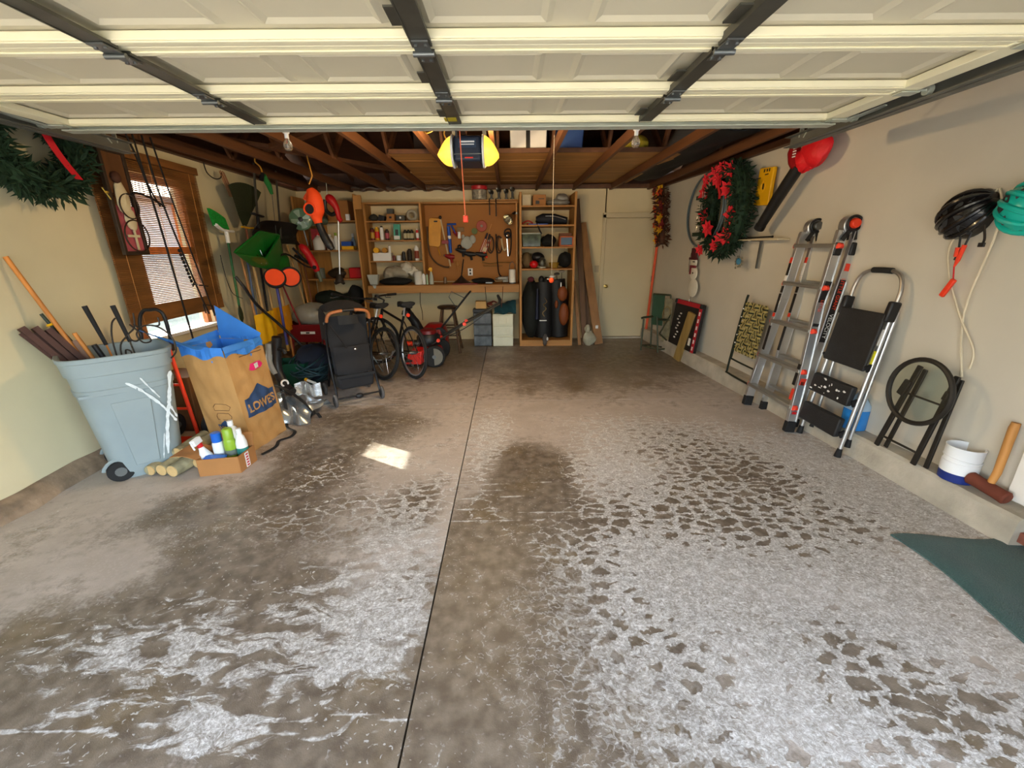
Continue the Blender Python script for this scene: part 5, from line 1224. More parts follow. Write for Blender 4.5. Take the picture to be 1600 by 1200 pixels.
obj('flap', B().grid(lambda u, v: (P2.lerp(P3,u))+Vector((-.02*v,.05*v,.135+.09*v)), 4, 4, .004), M_card, bx_)
n_ = (P2-P1).normalized(); fo = frame_matrix(P1.lerp(P2,.45)+Vector((.005,0,.068)), n_, (0,0,1))
b = B(); b.M = fo; b.box((0,0,0),(.045,.118,.002)); obj('printed_label', b, M_white, bx_)
b = B(); b.M = fo
for k in range(5): b.box((0,-.045+.022*k,.0015),(.026,.012,.001))
obj('label_marks', b, M_red, bx_)
def bottle(name, label, x, y, z, prof, m, cap, capm, band=None, group='bottles in the floor box', tilt=(0,0,0), n=16, cat='bottle'):
    t = thing(name, label, cat, (x,y,z), tilt, group)
    obj('body', B().lathe(prof, n), m, t, world=False)
    if cap: obj('cap', B().lathe(cap, n), capm, t, world=False)
    if band:
        obj('label_band', B().lathe([(band[0],band[1]),(band[0],band[2])], n), band[3], t, world=False)
    return t
M_spblue = mat('spray_blue', '1a62c4', .35); M_lime = mat('spray_lime', '8fb02c', .35); M_teal = mat('teal_label', '2f7a72', .4)
can = [(.03,0),(.032,.004),(.032,.155),(.028,.17),(.022,.178),(0,.178)]
BOX0 = set(COL.objects)
bottle('spray_can', 'spray can with blue cap and white body standing in the floor box', -2.235, 2.93, .008, can, M_white, [(.029,.17),(.029,.225),(.024,.23),(0,.23)], M_spblue, (.0325,.02,.10,mat('pale_label','d5dde6',.4)), cat='spray can')
bottle('spray_can', 'lime green spray can standing in the floor box', -2.15, 2.94, .008, [(a*1.08,c*1.08) for a,c in can], M_lime, [(.030,.185),(.030,.245),(.022,.255),(0,.255)], M_lime, (.0352,.08,.115,mat('grey_label','6a7268',.4)), cat='spray can')
bottle('white_bottle', 'tall white bottle standing behind the cans in the floor box', -2.155, 3.0, .008, [(.04,0),(.042,.01),(.042,.20),(.03,.235),(.014,.25),(.014,.26)], M_white, [(.017,.255),(.017,.285),(0,.287)], M_white)
bottle('teal_bottle', 'white bottle with teal label in the corner of the floor box', -2.075, 2.96, .008, [(.032,0),(.034,.01),(.034,.15),(.024,.19),(.013,.21),(.013,.22)], M_white, [(.015,.215),(.015,.245),(0,.246)], M_white, (.0346,.02,.12,M_teal))
sb = thing('spray_bottle', 'white and red trigger bottle leaning in the floor box', 'bottle', (-2.27, 2.88, .008), (.1,-.22,0), 'bottles in the floor box')
obj('body', B().lathe([(.034,0),(.036,.01),(.036,.10),(.018,.15),(.014,.17)],16), M_white, sb, world=False)
obj('red_collar', B().lathe([(.017,.165),(.018,.185),(.014,.19)],14), M_red, sb, world=False)
obj('trigger_head', B().box((.0,-.01,.21),(.03,.07,.04)).box((0,-.05,.195),(.012,.012,.05)), M_white, sb, world=False, bev=.006); obj('red_label', B().lathe([(.0365,.03),(.0365,.045)],16), M_red, sb, world=False)
for o in set(COL.objects)-BOX0:
    if o.parent is None: o.scale = (1.18, 1.18, 1.22)
one('blue_pouch', B().box((-2.21,2.84,.125),(.14,.06,.02),(.1,.1,.2)), M_spblue, 'flat blue pouch lying in the front of the floor box', 'pouch', bev=.006)

# ------------------------------------------------------------------ silver bags, straps, dark blower
one('silver_sack', B().grid(lambda u, v: (-2.42+.50*u+.03*math.sin(v*9+u*3), 3.72+.40*v*0+.42*(1-abs(2*v-1))*.0+.55*v+.02*math.sin(u*14), .012+.21*math.sin(PI*v)**.6*(1-.55*u**2)+.022*math.sin(u*17+v*7)*math.sin(v*13)), 26, 22, .004), mat('silver_film', 'a9b0b4', .25, .75, var=.2, scale=6, bump=.8, bscale=9), 'crumpled grey silver sack lying behind the paper bag', 'sack')
one('foil_sheet', B().grid(lambda u, v: (-2.25+.28*u, 4.19+.04*math.sin(u*6), .13+.145*v+.01*math.sin(u*9+v*5)), 12, 6, .003), mat('bright_foil', 'e4e6e8', .22, .8, var=.1, bump=.7, bscale=14), 'shiny silver foil sheet propped behind the grey sack', 'foil')
M_strap = mat('black_webbing', '1d1d1e', .85, var=.1)
b = B()
def strap_(pts, w_=.018): 
    P = smooth_pts(pts, 5); b.tube(P, w_, 6, flat=.12, up=(0,0,1))
strap_([(-2.35,3.85,.38),(-2.20,3.92,.30),(-2.02,3.90,.16),(-1.93,3.88,.05)], .04); strap_([(-2.20,3.86,.27),(-2.17,3.82,.14),(-2.16,3.78,.03),(-2.10,3.66,.012),(-1.98,3.56,.012),(-1.96,3.44,.012),(-2.02,3.36,.012),(-1.99,3.24,.012),(-2.03,3.10,.012)], .014)
strap_([(-1.95,3.90,.07),(-1.97,3.82,.03),(-1.98,3.74,.012)], .02); strap_([(-1.93,3.93,.04),(-1.88,3.88,.012)], .016)
one('carry_strap', b, M_strap, 'black webbing straps trailing from the silver sack onto the floor', 'strap')
bt = thing('black_trimmer', 'black tool with curved body standing between the paper bag and the green tub', 'tool', (-2.32, 4.1, 0))
obj('body', B().tube(smooth_pts([(-2.30,4.12,.78),(-2.33,4.12,.62),(-2.34,4.10,.45),(-2.27,4.05,.30),(-2.18,4.0,.24)],5), .045, 12), M_black, bt)
obj('guard', B().tube(smooth_pts([(-2.30,4.1,.66),(-2.24,4.08,.66),(-2.22,4.08,.62)],3), .018, 8), M_black, bt)
obj('grey_side', B().tube(smooth_pts([(-2.37,4.08,.72),(-2.385,4.06,.55),(-2.34,4.04,.42)],4), .025, 10), mat('tool_grey', '8d9090', .5), bt)
obj('foot', B().tube([(-2.34,4.1,.46),(-2.36,4.14,.02)], .02, 8), M_black, bt)
obj('white_clip', B().torus((-2.25,4.02,.33),.03,.009,(1,-1,.3),16,6), M_white, bt)

# ------------------------------------------------------------------ green tub, hose, red cart with plastic bag
one('green_tub', B().loft([[(-2.62+sx*.20*k, 4.95+sy*.15*k, z) for sx, sy in ((-1,-1),(1,-1),(1,1),(-1,1))] for z, k in ((0,.8),(.30,1),(.32,1.06),(.32,1.0),(.05,.8))]), mat('tub_green', '0c4a36', .5), 'dark green plastic tub with hose beside the black tool', 'tub', bev=.01)
b = B()
for k in range(15):
    a0 = random.uniform(-.08,.08); b.torus((-2.40+random.uniform(-.05,.05), 4.95+random.uniform(-.06,.06), .17+.012*k*.8), .17+.05*random.random(), .010, (random.uniform(-.5,.5),random.uniform(-.7,.2),1), 30, 6)
one('garden_hose', b, mat('hose_teal', '1c3a40', .5, var=.2), 'dark teal garden hose heaped in loose coils by the stroller', 'hose')
one('storage_sack', B().ell((-2.42,5.12,.24),(.26,.24,.24),18,12,.05,seed=6), mat('navy_sack', '0f1626', .8, var=.3), 'dark navy sack slumped behind the hose coils', 'sack')
nz = thing('hose_nozzle', 'white hose nozzle with yellow collar lying on the hose', 'nozzle', (-2.12,4.45,.20))
obj('tube', B().tube([(-2.22,4.42,.235),(-2.12,4.40,.20)],.014,10), M_white, nz); obj('collar', B().tube([(-2.245,4.425,.245),(-2.22,4.42,.235)],.018,10), M_yellow, nz)
rc = thing('red_cart', 'dark red garden cart with white label behind the stroller', 'cart', (-2.85, 6.1, 0))
M_cart = mat('cart_red', '7a1218', .5, var=.12)
obj('tray', B().loft([[(-2.88+sx*.30*k, 6.15+sy*.28*k, z) for sx, sy in ((-1,-1),(1,-1),(1,1),(-1,1))] for z, k in ((.34,.82),(.58,1),(.60,1.04),(.60,.98),(.38,.8))]), M_cart, rc, bev=.008)
obj('label', B().box((-2.83,5.868,.485),(.20,.006,.035)), M_lwhite, rc); obj('label_print', B().box((-2.83,5.864,.485),(.05,.004,.018)), M_lblk, rc)
b = B()
for sx in (-1,1):
    for sy in (-1,1): b.cyl((-2.88+sx*.22,6.15+sy*.2,.36),(-2.88+sx*.25,6.15+sy*.24,.05),.016)
b.box((-2.88,5.93,.10),(.5,.03,.05)); obj('legs', b, M_cart, rc)
obj('wheel', B().cyl((-2.90,5.85,.11),(-2.84,5.85,.11),.11,n=20), M_rubber, rc, bev=.015)
one('clear_plastic_bag', B().ell((-2.86,6.15,.70),(.27,.24,.17),22,14,.035,seed=8), mat('cloudy_plastic', '8f8a7c', .3, var=.15, bump=.8, bscale=14), 'cloudy plastic bag heaped on the dark red cart', 'bag')

# ------------------------------------------------------------------ long tools leaning or hanging on the left wall
M_greenh = mat('green_handle', '2c6a34', .45, var=.1)
br = thing('green_broom', 'green bristled broom with green handle standing upside down by the blind', 'broom', (-3.22, 5.08, 0))
obj('handle', B().tube([(-3.215,5.06,.55),(-3.225,5.14,1.78)], .013, 10), M_greenh, br)
obj('collar', B().tube([(-3.225,5.14,1.68),(-3.228,5.15,1.80)], .022, 10), M_white, br)
obj('block', B().tube(smooth_pts([(-3.21,4.96,1.87),(-3.22,5.08,1.82),(-3.22,5.26,1.81)],4), .022, 8, flat=.7), M_white, br)
obj('bristles', B().grid(lambda u, v: (-3.215-.0*v, 4.96+.24*u-.04*v, 1.855-.04*u*u+.18*v-.05*v*u), 20, 6, .03), mat('green_bristle', '138a2e', .9, var=.3, scale=50), br, ang=0)
rk = thing('leaf_rake', 'dark green plastic leaf rake with yellow bar hung head up on a wall hook', 'rake', (-3.24, 5.55, 1.0))
def rkf(u, v): 
    a = (u-.5)*1.0; r_ = .06+.50*v
    return (-3.19-.05*math.cos(v*3)*.6, 5.52+r_*math.sin(a)*1.25+.06*v, 1.83+r_*math.cos(a)*.96)
M_rakeg = mat('rake_dark_green', '28301e', .5, var=.15)
for k in range(13):
    u0, u1 = k/13+.003, (k+1)/13-.003
    obj('tine', B().grid(lambda u, v: rkf(u0+(u1-u0)*u, v), 1, 10, .004), M_rakeg, rk, ang=0)
obj('tine_web', B().grid(lambda u, v: tuple(Vector(rkf(u, .05+.30*v))+Vector((.006,0,0))), 14, 4, .004), M_rakeg, rk)
obj('yellow_bar', B().tube([(-3.17,5.37,1.865),(-3.16,5.50,1.855),(-3.17,5.65,1.865)], .016, 8, flat=.6), M_yellow, rk)
obj('handle', B().tube([(-3.20,5.50,1.86),(-3.17,5.42,.62)], .012, 8), wood('red_brown_handle', '7a4426'), rk)
wk = thing('wall_hook', 'bent wire hook with twigs on the left wall above the rake', 'hook', (-3.30, 5.3, 2.3))
obj('wire', B().tube(smooth_pts([(-3.33,5.16,2.52),(-3.32,5.17,2.42),(-3.30,5.25,2.37),(-3.28,5.33,2.39),(-3.28,5.36,2.45)],4), .006, 6), M_iron, wk)
for k in range(5): obj('twig', B().tube([(-3.28,5.33+.02*k,2.46+.01*(k%2)),(-3.27,5.42+.025*k,2.20)], .005, 5), wood('twig', '8a5a34'), wk)
sh = thing('snow_shovel', 'wide black snow shovel hung high on the left wall behind the green spreader', 'shovel', (-3.1, 6.1, 1.6))
obj('blade', B().grid(lambda u, v: (-3.06-.10*math.sin(v*PI)*.8, 5.55+1.10*u-.04*math.sin(v*3), 1.68+.28*v-.05*abs(2*u-1)**4), 12, 8, .008), mat('shovel_black', '141416', .5), sh)
obj('shaft', B().tube([(-3.10,5.60,1.90),(-3.12,5.78,2.62)], .014, 8), mat('pewter_shaft', '5a564e', .4, .6), sh); obj('socket', B().tube([(-3.08,5.5,2.02),(-3.10,5.72,2.0)],.035,8,flat=.4).tube([(-3.09,5.58,1.85),(-3.10,5.63,2.02)],.02,8), M_black, sh)
pole('roof_rake_pole', [(-3.14,6.34,2.62),(-3.13,6.20,1.98),(-3.12,6.06,1.3)], .013, mat('pewter_shaft', '5a564e'), 'dark metal pole with bright collar hanging left of the glass fan', 'pole')
one('pole_collar', B().tube([(-3.13,6.19,1.93),(-3.13,6.18,1.89)], .019, 10), M_chrome, 'bright metal collar on the hanging dark pole', 'collar')
gt = thing('green_hedge_trimmer', 'small green trimmer hanging by its grip under the rafters', 'trimmer', (-3.1, 6.0, 1.9))
obj('body', B().tube([(-3.10,5.92,2.50),(-3.10,6.02,2.40),(-3.10,6.06,2.30)], [.035,.035,.02], 10), mat('tool_green', '2c7a3c', .4), gt); obj('grip', B().tube([(-3.10,5.86,2.44),(-3.10,5.90,2.52)], .028, 10), M_black, gt); obj('line', B().tube([(-3.10,6.06,2.30),(-3.10,5.98,1.70)], .004, 5), M_steel, gt)
yh = one('rafter_hook', B().tube(smooth_pts([(-2.98,5.60,2.66),(-2.99,5.58,2.60),(-2.96,5.62,2.55),(-2.97,5.66,2.50)],4), .009, 7), mat('yellow_hook', 'c88a2a', .5), 'yellow coated hook screwed into the rafter above the snow shovel', 'hook')
# broadcast spreader, hung upside down
sp_ = thing('lawn_spreader', 'green lawn spreader with orange wheels hanging on the left wall', 'spreader', (-2.88, 5.2, 1.2))
M_spg = mat('spreader_green', '0f6420', .4, var=.08)
o1 = [Vector(p) for p in ((-2.83,4.55,1.575),(-2.80,5.06,1.80),(-2.86,5.62,1.775),(-2.84,5.16,1.50))]
pk = [Vector(p) for p in ((-2.99,5.10,1.42),(-3.0,5.42,1.58),(-2.95,5.80,1.56),(-2.92,5.56,1.34))]
rim = [o1[0], o1[1], o1[2], o1[3]]
rg = []
for A, Bq, k in ((o1, pk, 0), ):
    pass
def ringp(t, sh=0):
    P = [o1[i].lerp(pk[i], t) for i in range(4)]; c = sum(P, Vector())/4
    return [c+(p-c)*(1-sh) for p in P]
def rnd(P, k=.10):
    out = []
    for i in range(4):
        a, c, d = P[i-1], P[i], P[(i+1) % 4]
        out += [c.lerp(a,k), c.lerp(a,k*.3).lerp(c.lerp(d,k*.3),.5), c.lerp(d,k)]
    return out
b = B().loft([rnd(ringp(0,0)), rnd(ringp(.5,0)), rnd(ringp(1,0)), rnd(ringp(1,.08)), rnd(ringp(.06,.06)), rnd(ringp(0,.05))], caps=False)
n0 = len(b.v); b.f.append(tuple(range(24,36))); b.f.append(tuple(reversed(range(36,48))))
obj('hopper', b, M_spg, sp_, ang=50)
obj('rim', B().tube(rnd(ringp(0,.02)), .012, 6, closed=True), M_spg, sp_)
obj('agitator', B().tube([(-2.90,5.18,1.60),(-2.88,5.22,1.45)],.006,6).tube([(-2.90,5.10,1.55),(-2.89,5.14,1.45)],.006,6), M_chrome, sp_)
obj('chute_box', B().hexa([tuple(pk[3]+Vector((.0,.05,.12))),tuple(pk[3]+Vector((.0,.30,.16))),tuple(pk[2]+Vector((0,.05,.0))),tuple(pk[1]),tuple(pk[3]+Vector((.03,.06,-.06))),tuple(pk[3]+Vector((.03,.26,-.04))),tuple(pk[2]+Vector((0,0,-.12))),tuple(pk[1]+Vector((0,0,-.12)))]), M_spg, sp_)
def owheel(c, R_, axis, nm='wheel'):
    ax = Vector(axis).normalized(); c = Vector(c)
    t = obj(nm, B().cyl(c-ax*.03, c+ax*.03, R_, n=28), M_rubber, sp_, bev=.012)
    obj('orange_disc', B().cyl(c-ax*.036, c+ax*.036, R_*.84, n=28), M_orange, t, bev=.004); return t
owheel((-2.74,5.46,1.275), .125, (.55,-1,-.1)); owheel((-2.86,5.32,1.27), .125, (.55,-1,.5))
obj('axle', B().cyl((-2.74,5.48,1.275),(-2.86,5.36,1.28),.008), M_steel, sp_)
obj('push_handle', B().tube(smooth_pts([(-2.95,5.5,1.45),(-2.9,5.75,1.55),(-2.8,6.0,1.40),(-2.78,6.15,1.36)],4),.013,8), M_black, sp_)

# the bundle of handles
hs_ = [('wooden_tool_pole', (-3.09,5.10,1.62),(-3.02,5.08,.05), .013, wood('tan_handle','b07c46'), 'tan wooden tool handle leaning left of the yellow shovel'),
 ('blue_tool_pole', (-3.14,5.30,1.62),(-3.08,5.13,.10), .013, mat('slate_blue','4a5a78',.5), 'slate blue tool handle leaning behind the tan one'),
 ('wooden_tool_pole', (-3.14,5.40,1.60),(-3.07,5.20,.10), .012, wood('pale_handle','c09a62'), 'pale wooden handle leaning just behind the yellow shovel'),
 ('dark_tool_pole', (-3.14,5.56,1.62),(-3.07,5.36,.10), .014, M_iron, 'black tool handle leaning between the pale wooden ones'),
 ('wooden_tool_pole', (-3.14,5.66,1.60),(-3.08,5.52,.10), .013, wood('pale_handle','c09a62'), 'pale wooden handle leaning left of the purple blue pole'),
 ('wooden_tool_pole', (-3.14,5.95,1.60),(-3.04,5.78,.10), .013, wood('tan_handle','b07c46'), 'tan wooden handle leaning right of the second yellow blade'),
 ('wooden_tool_pole', (-3.14,6.32,1.66),(-3.02,6.50,.10), .013, wood('pale_handle','c09a62'), 'pale wooden handle leaning beside the red garden cart'),
 ('wooden_tool_pole', (-3.14,6.70,1.72),(-3.06,6.72,.10), .014, wood('red_brown_handle','7a4426'), 'red brown handle leaning farthest back against the left wall'),
 ('wooden_tool_pole', (-3.12,6.5,1.62),(-3.05,6.6,.10), .013, wood('orange_handle','c8803a'), 'orange brown handle leaning near the left shelves'),
 ('purple_pole', (-2.98,5.55,1.26),(-2.94,5.48,.40), .017, mat('purple_blue','3a3a86',.45), 'purple blue pole with yellow tip behind the spreader wheels'),
 ('red_tool_pole', (-3.02,5.75,1.20),(-2.92,5.95,.45), .011, mat('dark_red_tube','7a1a1e',.45), 'thin dark red pole leaning beside the purple blue one')]
for nm, p, q, r_, m, lab in hs_: stick(nm, p, q, r_, m, lab, 'handle', group='long handles leaning on the left wall')
one('pole_tip', B().tube([(-2.94,5.48,.40),(-2.937,5.475,.32)], .018, 8), mat('tan_tip','c89a40',.5), 'yellow tip at the foot of the purple blue pole', 'tip')
one('curved_shaft', B().tube(smooth_pts([(-3.05,4.86,1.32),(-3.00,4.90,1.20),(-2.98,5.05,.98),(-2.86,5.25,.70),(-2.62,5.40,.30),(-2.52,5.45,.12)],5), .017, 10), M_black, 'curved black tool shaft sweeping down to the hose heap', 'shaft')
ys_ = thing('yellow_shovel', 'yellow plastic shovel with ribbed blade and D grip leaning on left wall', 'shovel', (-3.05, 5.25, .45))
obj('blade', B().grid(lambda u, v: (-3.02+.05*math.sin(u*PI)-.02*math.cos(u*3*2*PI)*.5, 5.02+.42*u, .86-.36*v+.02*math.sin(u*PI)), 18, 8, .008), M_yellow, ys_)
obj('handle', B().tube([(-3.03,5.24,.70),(-3.12,5.36,1.55)], .015, 8), wood('pale_handle','c09a62'), ys_)
obj('socket', B().tube([(-2.99,5.23,.62),(-3.03,5.25,.88)], [.02,.024], 8), M_yellow, ys_)
y2_ = thing('yellow_scoop', 'second yellow scoop blade standing behind the ribbed yellow shovel', 'shovel', (-2.98, 5.6, .5))
obj('blade', B().grid(lambda u, v: (-3.06+.04*math.sin(u*PI), 5.50+.42*u, .88-.34*v), 10, 6, .008), mat('amber_plastic','d8920c',.45), y2_)
obj('handle', B().tube([(-3.02,5.72,.75),(-3.13,5.84,1.55)], .014, 8), wood('pale_handle','c09a62'), y2_)
one('small_spade', B().loft([[(-3.10+.01*k, 4.92+.05*math.sin(t)*w_, z+.0*k) for t in [2*PI*i/12 for i in range(12)]] if False else [(-3.12+.012*math.cos(2*PI*i/12)*w_, 4.93+.045*math.sin(2*PI*i/12)*w_, z) for i in range(12)] for k, (z, w_) in enumerate(((.80,.2),(.84,.9),(.90,1),(.96,.7),(1.0,.1)))]), M_rakeg, 'small dark green trowel blade pointing up beside the broom handle', 'trowel')
one('cable_loop', B().tube(smooth_pts([(-3.27,5.02,1.55),(-3.26,5.02,1.30),(-3.24,5.05,1.12),(-3.18,5.12,1.05)],5), .004, 5), M_iron, 'thin dark cable drooping beside the green broom handle', 'cable')

# ------------------------------------------------------------------ glass fan, red and orange tools hung from the rafters
fn = thing('desk_fan', 'small green tinted fan standing on a pole among the hung tools', 'fan', (-3.02, 6.62, 1.7))
fm_ = frame_matrix(Vector((-3.02,6.6,2.02)), (1,.35,0), (0,0,1))
b = B(); b.M = fm_; b.lathe([(0,.03),(.10,.028),(.15,.01),(.155,0),(.15,-.01),(.10,-.028),(0,-.03)],28); obj('cage', b, mat('tinted_cage', '5c7a62', .15, var=.1), fn)
for k in range(4):
    b = B(); b.M = fm_; a = k*PI/2; b.grid(lambda u, v: (math.cos(a+.7*u)*(.03+.10*v), math.sin(a+.7*u)*(.03+.10*v), .034+.006*u), 4, 4, .002); obj('fan_blade', b, mat('pale_blade', '87a08c', .3), fn)
b = B(); b.M = fm_; b.lathe([(0,.055),(.03,.05),(.035,.03)],14); obj('hub', b, M_black, fn)
obj('motor', B().tube([(-3.0,6.68,2.02),(-2.80,6.95,2.02)],[.10,.06],14), mat('grey_green', '56604e', .5), fn); obj('post', B().tube([(-3.01,6.62,1.88),(-3.0,6.66,1.66)], .012, 8), M_steel, fn)
ob = thing('orange_leaf_blower', 'bright orange leaf blower with black nozzle hanging from the rafters', 'leaf blower', (-2.2, 5.3, 1.55))
obj('motor_body', B().tube(smooth_pts([(-2.27,5.30,2.26),(-2.235,5.30,2.17),(-2.235,5.30,2.05),(-2.235,5.30,1.96),(-2.225,5.30,1.89)],4), [.04,.052,.066,.078,.084,.090,.094,.096,.096,.094,.086,.075,.064,.055,.05,.046,.044], 18), M_orange, ob)
obj('handle', B().tube(smooth_pts([(-2.34,5.30,2.155),(-2.31,5.30,2.20),(-2.25,5.30,2.235)],4), .022, 8).tube([(-2.35,5.3,2.165),(-2.24,5.3,2.135)],.02,8), M_orange, ob)
obj('intake', B().cyl((-2.265,5.195,2.04),(-2.262,5.215,2.04),.056,n=20), M_black, ob); obj('intake_ring', B().torus((-2.264,5.20,2.04),.060,.010,(0,1,0),24,6), M_orange, ob)
obj('nozzle', B().tube(smooth_pts([(-2.225,5.30,1.90),(-2.19,5.30,1.78),(-2.15,5.30,1.68),(-2.10,5.30,1.60)],4), [.042]*5+[.048]*4+[.05,.044,.034,.03], 14), M_black, ob)
one('rafter_hook', B().tube(smooth_pts([(-2.22,5.30,2.40),(-2.24,5.30,2.36),(-2.27,5.30,2.31)],3), .007, 6).tube([(-2.22,5.3,2.40),(-2.25,5.30,2.61)],.007,6), mat('yellow_hook', 'c88a2a'), 'yellow coated hook holding the orange leaf blower', 'hook')
rt = thing('red_string_trimmer', 'red string trimmer hanging head down before the left shelves', 'trimmer', (-2.55, 6.6, 1.0))
obj('motor_body', B().tube(smooth_pts([(-2.60,6.60,2.33),(-2.53,6.60,2.26),(-2.48,6.60,2.16),(-2.465,6.60,2.04),(-2.43,6.60,1.99)],4), [.03,.05,.062,.065,.062,.055,.05,.046,.042,.040,.038,.036,.036,.034,.034,.034,.03], 14), M_red, rt)
obj('hang_hook', B().tube([(-2.58,6.60,2.52),(-2.59,6.60,2.33)], .006, 6), M_steel, rt)
obj('guard_handle', B().tube(smooth_pts([(-2.62,6.58,2.28),(-2.63,6.58,2.15),(-2.56,6.58,2.08),(-2.50,6.58,2.10)],4), .028, 8), M_black, rt)
obj('shaft', B().tube([(-2.475,6.60,2.02),(-2.56,6.60,1.22)], .011, 8), M_alu, rt)
obj('cutting_head', B().tube([(-2.56,6.60,1.24),(-2.575,6.60,1.13)], [.03,.07], 12).tube([(-2.64,6.57,1.10),(-2.56,6.60,1.16),(-2.50,6.57,1.10)], [.02,.05,.02], 8), mat('dark_brown_plastic','2c2218',.6), rt)
r2 = thing('red_hedge_trimmer', 'red and black hedge trimmer hanging beside the orange wheels', 'trimmer', (-2.8, 6.2, 1.2))
obj('body', B().tube(smooth_pts([(-2.90,6.20,1.66),(-2.82,6.20,1.56),(-2.76,6.20,1.42),(-2.71,6.20,1.30)],4), [.03,.045,.055,.055,.05,.05,.052,.055,.058,.055,.05,.045,.03], 12), mat('trimmer_red','b5141c',.4), r2)
obj('handle', B().tube(smooth_pts([(-3.0,6.2,1.52),(-2.92,6.2,1.48),(-2.82,6.2,1.42),(-2.76,6.2,1.42)],4), .022, 8).tube([(-3.0,6.18,1.62),(-2.86,6.18,1.46)],.018,8), M_black, r2)
obj('vent', B().cyl((-2.725,6.14,1.36),(-2.725,6.155,1.36),.028,n=14), M_black, r2); obj('lower_grip', B().tube([(-2.71,6.2,1.30),(-2.68,6.2,1.16)],[.03,.024],10), mat('grey_green', '56604e'), r2)
# ================================================================== workbench wall
M_ply = wood('shelf_ply', 'a8763c', axis=0); M_plyv = wood('shelf_ply_upright', 'ac7a3e', axis=2); M_hard = mat('hardboard', 'a0692e', .7, var=.05, scale=3)
wb = thing('workbench', 'long wooden workbench with deep front board along the back wall', 'workbench', (-1.05, 7.3, .92))
obj('bench_top', B().box((-1.055,7.32,1.015),(2.46,.64,.03)), M_ply, wb, bev=.003)
obj('apron', B().box((-1.055,7.005,.965),(2.46,.025,.115)), M_ply, wb, bev=.003)
for x in (-2.2,-1.1,.1): obj('bracket', B().box((x,7.35,.96),(.04,.55,.08)), M_plyv, wb)
lp = thing('bench_upright', 'tall wooden side board with notched top at the left end of the workbench', 'board', (-2.36, 7.2, 0))
obj('side_board', B().box((-2.355,7.17,1.2),(.025,.36,2.40)).box((-2.30,7.0,2.28),(.12,.04,.2)), M_plyv, lp, bev=.004)
cb = thing('open_cabinet', 'open wooden wall cabinet with three shelves above the workbench', 'cabinet', (-1.85, 7.45, 1.03))
for x in (-2.31,-1.41): obj('side', B().box((x,7.46,1.66),(.035,.32,1.26)), M_plyv, cb, bev=.003)
for z in (2.02,1.725,1.395): obj('shelf', B().box((-1.86,7.46,z),(.87,.31,.022)), M_ply, cb, bev=.002)
obj('top', B().box((-1.86,7.46,2.295),(.94,.33,.025)), M_ply, cb, bev=.002)
pg = thing('tool_board', 'brown hardboard tool panel with wooden surround above the workbench', 'tool board', (-.62, 7.6, 1.04))
obj('panel', B().box((-.62,7.625,1.67),(1.56,.012,1.24)), M_hard, pg)
obj('side_trim', B().box((.145,7.50,1.67),(.03,.26,1.26)), M_plyv, pg, bev=.003); obj('top_trim', B().box((-.62,7.50,2.30),(1.58,.27,.028)), M_ply, pg, bev=.003)
ob_ = obj('socket_plate', B().box((-.665,7.612,1.20),(.085,.012,.125)), M_white, pg, bev=.004)
obj('outlet', B().box((-.665,7.604,1.23),(.03,.006,.035)).box((-.665,7.604,1.175),(.03,.006,.035)), M_lblk, ob_)
tu = thing('tall_shelf_unit', 'tall open wooden shelf unit left of the leaning boards', 'shelf unit', (.62, 7.3, 0))
for x in (.20,1.055): obj('side', B().box((x,7.31,1.205),(.036,.60,2.41)), M_plyv, tu, bev=.003)
for z in (2.205,1.925,1.595,1.26,.09): obj('shelf', B().box((.628,7.31,z),(.82,.60,.024)), M_ply, tu, bev=.002)
obj('kick_board', B().box((.628,7.015,.05),(.82,.024,.10)), M_ply, tu, bev=.002); obj('back_panel', B().box((.628,7.615,1.2),(.82,.012,2.36)), M_wallB, tu)
ls = thing('corner_shelves', 'wooden corner shelves with four boards in the back left corner', 'shelf unit', (-2.92, 7.4, 0))
for x in (-3.40,): obj('side', B().box((x,7.42,1.25),(.03,.40,2.30)), M_plyv, ls)
for z in (2.025,1.575,1.12,.655): obj('shelf', B().box((-2.90,7.42,z),(1.0,.42,.024)), M_ply, ls, bev=.002)
obj('back_board', B().box((-3.22,7.625,1.4),(.3,.012,1.6)), M_plyv, ls)
# white board strip under the rafters and foil
for k, (x, w_) in enumerate(((-2.26,.52),(-1.70,.5),(-1.02,.58))):
    one('foil_insulation', B().grid(lambda u, v: (x-w_/2+w_*u, 7.47+.02*math.sin(u*9+k)-.05*math.sin(v*PI), 2.530+.075*(v-.5)+.012*math.sin(u*13+k*2)), 22, 8, .006), mat('red_print_foil', 'b9a9a2', .2, .85, var=.25, scale=5, bump=.7, bscale=16), ['shiny foil roll on the top plate above the corner shelves','shiny foil roll on the top plate above the open cabinet','shiny foil roll on the top plate above the tool board'][k], 'foil', 'foil rolls on the top plate')

